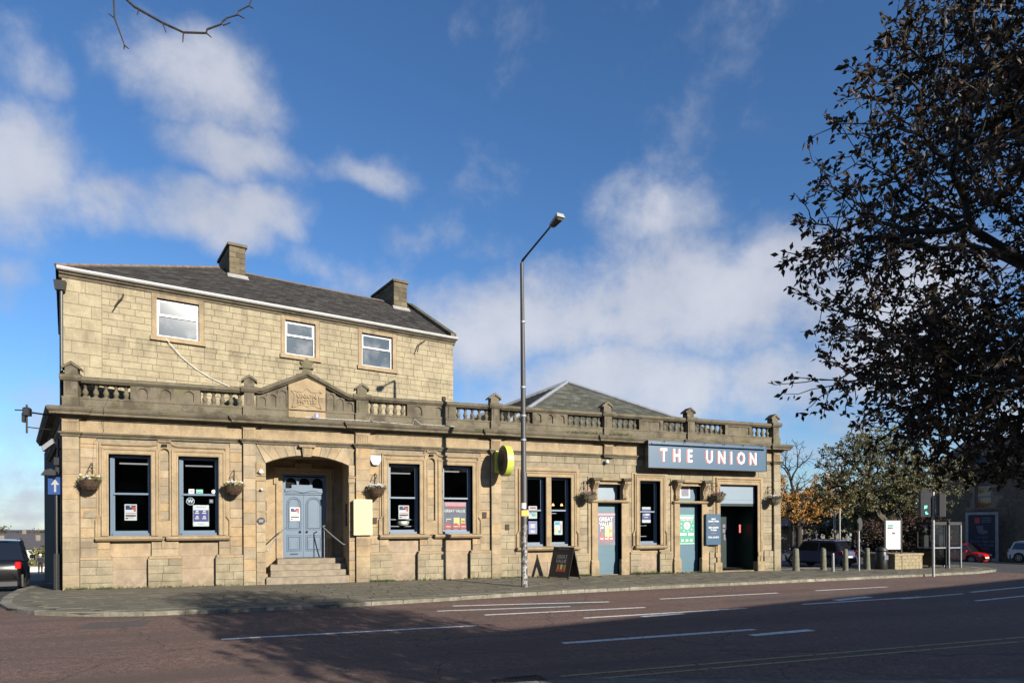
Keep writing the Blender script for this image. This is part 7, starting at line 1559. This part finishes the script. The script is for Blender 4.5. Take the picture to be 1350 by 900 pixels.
for a, b in (((5.123, -19.983, 5.832), (5.149, -19.994, 5.758)), ((5.272, -20.042, 5.757), (5.267, -20.04, 5.682)), ((5.433, -20.105, 5.751), (5.47, -20.12, 5.716)), ((5.55, -20.15, 5.81), (5.604, -20.172, 5.83)), ((5.655, -20.192, 5.889), (5.706, -20.212, 5.859)), ((4.786, -19.851, 5.868), (4.743, -19.835, 5.903)), ((4.855, -19.878, 5.661), (4.885, -19.89, 5.635)), ((4.855, -19.878, 5.661), (4.852, -19.877, 5.63)), ((4.96, -19.92, 5.93), (4.945, -19.915, 5.89)), ((5.733, -20.223, 5.956), (5.765, -20.236, 5.935))):
    mb.tube([a, tuple(Vector(a).lerp(Vector(b), .5)), b], [.006, .005, .0035], 5)
for q in range(7):
    t = q * .9; a = Vector((1.9 + .06 * q, -24.2 + .09 * q, 4.2 + .42 * q)); b = a + Vector((-1.2 + .3 * math.cos(t) - .2 * q, -1.0 + .6 * math.sin(t), 1.6 + .2 * q)); c = b + Vector((-.9 + .5 * math.sin(t * 2), -.3 + .5 * math.cos(t), 1.0)); mb.tube([tuple(a), tuple(a.lerp(b, .5) + Vector((0, 0, .15))), tuple(b), tuple(c)], [.06, .045, .03, .008], 5, False)
mb.build('limbs', MATS['bark'], bt)
# trees and shrubs beyond the far end of the pub
tree('green_tree', 'bushy olive green tree standing behind the map board', (40.2, 2.2, -.3), (40.2, 2.2, 2.0), [(39.6, 2.6, 5.2, 3.9, 2.8, 2.6), (42.2, 1.6, 4.6, 2.8, 2.4, 2.2), (37.4, 3.2, 4.0, 2.0, 1.8, 1.3), (39.6, 2.6, 7.0, 2.0, 1.7, 1.4)], 1250, 13, .17, 'leaf_green', 21, tip=.011, r0=.14, spread=.16, bark='bark_grey')
tree('orange_tree', 'autumn tree with orange and yellow leaves behind the parked cars', (50.4, 19.2, -.6), (50.4, 19.2, 1.9), [(50.2, 19.4, 3.7, 4.4, 3.6, 1.5), (47.6, 20.4, 5.6, 2.2, 2.2, 1.6), (53.2, 18.4, 5.2, 2.4, 2.2, 1.8)], 620, 13, .24, 'leaf_orange', 22, tip=.014, r0=.30, spread=.22)
tree('bare_tree', 'slender leafless tree rising behind the orange tree', (53.0, 22.6, -.6), (53.0, 22.6, 3.4), [(53.0, 22.6, 7.2, 2.6, 2.6, 3.4)], 260, 1, .10, 'leaf_orange', 23, tip=.012, r0=.16, leaf_keep=.1)
def shrub(name, label, x, y, z, blobs, leafm, seed, n=260, nl=14, LL=.16, group=None):
    return tree(name, label, (x, y, z), (x, y, z + .35), blobs, n, nl, LL, leafm, seed, tip=.008, r0=.06, spread=.14, group=group, cat='shrub', droop=.1)
shrub('purple_shrub', 'dark purple shrub behind the sign pole and bollards', 38.2, 1.3, -.3, [(38.2, 1.4, 1.2, 1.5, 1.0, 1.3)], 'leaf_purple', 31)
shrub('purple_shrub', 'dark purple shrub rising over the stone planter', 39.6, .8, -.3, [(39.8, .9, 1.3, 1.4, 1.0, 1.4), (38.0, .0, 1.0, .8, .6, .6)], 'leaf_purple', 32)
shrub('purple_shrub', 'russet shrub behind the phone kiosks', 41.8, .6, -.3, [(41.6, .8, 1.6, 1.5, 1.0, 1.7)], 'leaf_purple', 33)
shrub('olive_shrub', 'yellowing shrub between the map board and the kiosks', 41.0, 3.0, -.3, [(41.2, 2.6, 2.2, 1.6, 1.2, 1.5)], 'leaf_far', 34)
for i, (x, y, w, h, lab, mm) in enumerate([(62.4, 27.4, 5, 4.4, 'dark evergreen mass behind the orange tree trunk', 'leaf_green'), (69.5, 40.7, 7, 6.0, 'brown autumn tree far behind the hall', 'leaf_far'), (58.2, 18.3, 4, 4.6, 'olive tree behind the kiosks and advert', 'leaf_green'), (66, 22, 6, 6.0, 'tall brown tree beside the dark stone building', 'leaf_far'), (76, 36, 7, 6.5, 'russet tree far behind the map board', 'leaf_far')]):
    tree('background_tree', lab, (x, y, -.8), (x, y, 1.2), [(x, y, h * .55 + .4, w * .8, w * .7, h * .62), (x + w * .3, y, h * .8, w * .5, w * .5, h * .5)], 260, 9, .42, mm, 50 + i, tip=.02, r0=.2, spread=.4, group='trees closing the view beyond the cars')
# far trees on the hill to the left
for i, (x, y, z, w, h, lab, mm) in enumerate([(-58, 160, -3.5, 9, 4.4, 'rusty brown tree line above the far terraces', 'leaf_far'), (-44, 168, -3.0, 9, 4.4, 'brown tree behind the far upper terrace', 'leaf_far'), (-30, 160, -3.5, 8, 4.6, 'green tree near the pub corner beyond the far terrace', 'leaf_green'), (-74, 160, -3.5, 9, 4.2, 'brown tree behind the waiting black car', 'leaf_far'), (-22.4, 93, -4.6, 4.5, 3.8, 'dark green tree in front of the cream far terrace', 'leaf_green'), (-26, 88, -5.0, 4.5, 2.4, 'green bush before the white far terrace', 'leaf_green')]):
    tree('hill_tree', lab, (x, y, z), (x, y, z + h * .25), [(x, y, z + h * .6, w * .62, w * .5, h * .5)], 160, 8, .75, mm, 70 + i, tip=.03, r0=.25, spread=.7, group='trees on the far hillside')
for i, (x, y, h, lab) in enumerate([(-52.5, 165, 10.0, 'wind bent bare tree on the skyline beside the black car'), (-37.5, 165, 8.6, 'fan shaped bare tree on the skyline beside the pub corner')]):
    tree('skyline_tree', lab, (x, y, -3), (x, y, h * .12 - 1), [(x, y, h * .2, 4.2, 3.4, 1.9)], 170, 3, .5, 'leaf_far', 90 + i, tip=.025, r0=.25, spread=.5)

# building row across the road, behind the viewer: its roof line throws the straight shadow
def far_row():
    a0, a1 = Vector((16.6, -31.3, 0)), Vector((62.0, -22.3, 0)); d = (a1 - a0).normalized(); n_ = Vector((d.y, -d.x, 0)); L_ = (a1 - a0).length
    f = lambda p: tuple(a0 + d * p[0] + n_ * p[1] + Vector((0, 0, p[2]))); e = empty('shop_row', (16.6, -31.3, 0), 'two storey stone shop row across the road behind the viewer', 'building')
    H = 6.9; wins = [(1.5 + 4 * k, 3.0 + 4 * k, 3.9, 5.7) for k in range(11)] + [(.8 + 4 * k, 3.6 + 4 * k, .6, 2.7) for k in range(11)]
    mb = MB(f); wall_boxes(mb, 0, L_, -.5, H, 0, .4, wins); mb.box(0, .4, .4, 9, -.5, H); mb.box(L_ - .4, L_, .4, 9, -.5, H); mb.build('wall', MATS['ashlar_grey'], e)
    mb = MB(f); mb.add([(-.2, -.3, H), (L_ + .2, -.3, H), (L_ + .2, 4.5, H + 1.55), (-.2, 4.5, H + 1.55), (-.2, 9.3, H), (L_ + .2, 9.3, H)], [(0, 1, 2, 3), (3, 2, 5, 4), (0, 3, 4), (1, 5, 2)]); mb.build('roof', MATS['far_roof'], e)
    for w in wins: mb = MB(f); mb.box(w[0], w[1], .2, .26, w[2], w[3]); mb.build('window', MATS['car_glass'], e)
far_row()
def reflected_terrace():  # out of view, added so the pub windows mirror something dark
    e = empty('reflected_terrace', (-30, -50, 0), 'long unseen terrace added behind the viewer for dark window reflections', 'building'); mb = MB(); mb.box(-45, 40, -58, -50, -.5, 8.5); mb.build('wall', MATS['dark_stone'], e)
    mb = MB(); mb.add([(-45.3, -49.7, 8.5), (40.3, -49.7, 8.5), (40.3, -54, 11), (-45.3, -54, 11), (-45.3, -58.3, 8.5), (40.3, -58.3, 8.5)], [(0, 1, 2, 3), (3, 2, 5, 4), (0, 3, 4), (1, 5, 2)]); mb.build('roof', MATS['far_roof'], e)
    for k in range(16):
        for z in (1.0, 4.6): mb = MB(); mb.box(-43 + k * 5.2, -41.2 + k * 5.2, -50.0, -49.95, z, z + 2.0); mb.build('window', MATS['car_glass'], e)
reflected_terrace()

# ---------------------------------------------------------------- weeds, moss tufts and leaf litter
r_ = random.Random(77); mb = MB()
for k in range(900):
    seg_ = r_.choice([(0.0, 5.4, .02), (0, 1.4, .02), (9.9, 14.9, .03), (15.3, 19.4, .03), (21.5, 23.7, .03), (21.6, 23.6, .0), (23.5, 26, .0), (9.9, 10.9, .02), (18.5, 19.5, .03)]); x = r_.uniform(*seg_[:2]); y = seg_[2] - abs(r_.gauss(0, .05)); p = Vector((x, y, gz(x, y)))
    for q in range(4): leaf_quad(mb, p, Vector((r_.gauss(0, .6), r_.gauss(0, .6) - .2, 1)), rvec(r_), r_.uniform(.03, .12) * (1.6 if 21.5 < x < 23 else 1), .015, r_.random())
tag(mb.build('wall_weeds', MATS['weed']), 'low weeds growing along the foot of the pub wall', 'weeds', kind='stuff')
mb = MB()
for k in range(260):
    seg_ = r_.choice([(17.5, 20.2), (18.4, 20.1), (20.3, 21.5), (9.5, 14), (5, 9)]); x = r_.uniform(*seg_); y = r_.uniform(-.25, .1); p = Vector((x, y, 6.05 if y < .0 else 6.10))
    for q in range(3): leaf_quad(mb, p, Vector((r_.gauss(0, .6), r_.gauss(0, .5) - .3, 1)), rvec(r_), r_.uniform(.03, .16 if x > 18 else .05), .018, r_.random())
tag(mb.build('ledge_weeds', MATS['weed']), 'grass and weeds growing on the cornice ledge', 'weeds', kind='stuff')
mb = MB()
def litter(n, fx, fy, sz=.06):
    for k in range(n):
        x, y = fx(), fy(); 
        zz = gz(x, y) + (.004 if (inside(x, y) > 0 and -7.4 < y < 2) else (-.098 if y > -18.05 else .004)); t = r_.uniform(0, 6.28); leaf_quad(mb, Vector((x, y, zz)), Vector((math.cos(t), math.sin(t), .08)), Vector((r_.gauss(0, .2), r_.gauss(0, .2), 1)), r_.uniform(.4, 1.2) * sz, sz * .5, r_.random(), .1)
litter(260, lambda: r_.uniform(30, 44), lambda: r_.gauss(-3.6, 1.2), .09); litter(260, lambda: r_.uniform(3, 30), lambda: r_.gauss(-6.3, .7), .05); litter(160, lambda: r_.uniform(6, 30), lambda: r_.uniform(-18, -7), .06); litter(120, lambda: r_.uniform(0, 30), lambda: r_.uniform(-6, -.2), .04); litter(150, lambda: r_.uniform(4, 16), lambda: r_.gauss(-17.8, .2), .06)
tag(mb.build('leaf_litter', MATS['litter']), 'fallen brown leaves scattered in the gutter and on the pavement', 'leaves', kind='stuff')
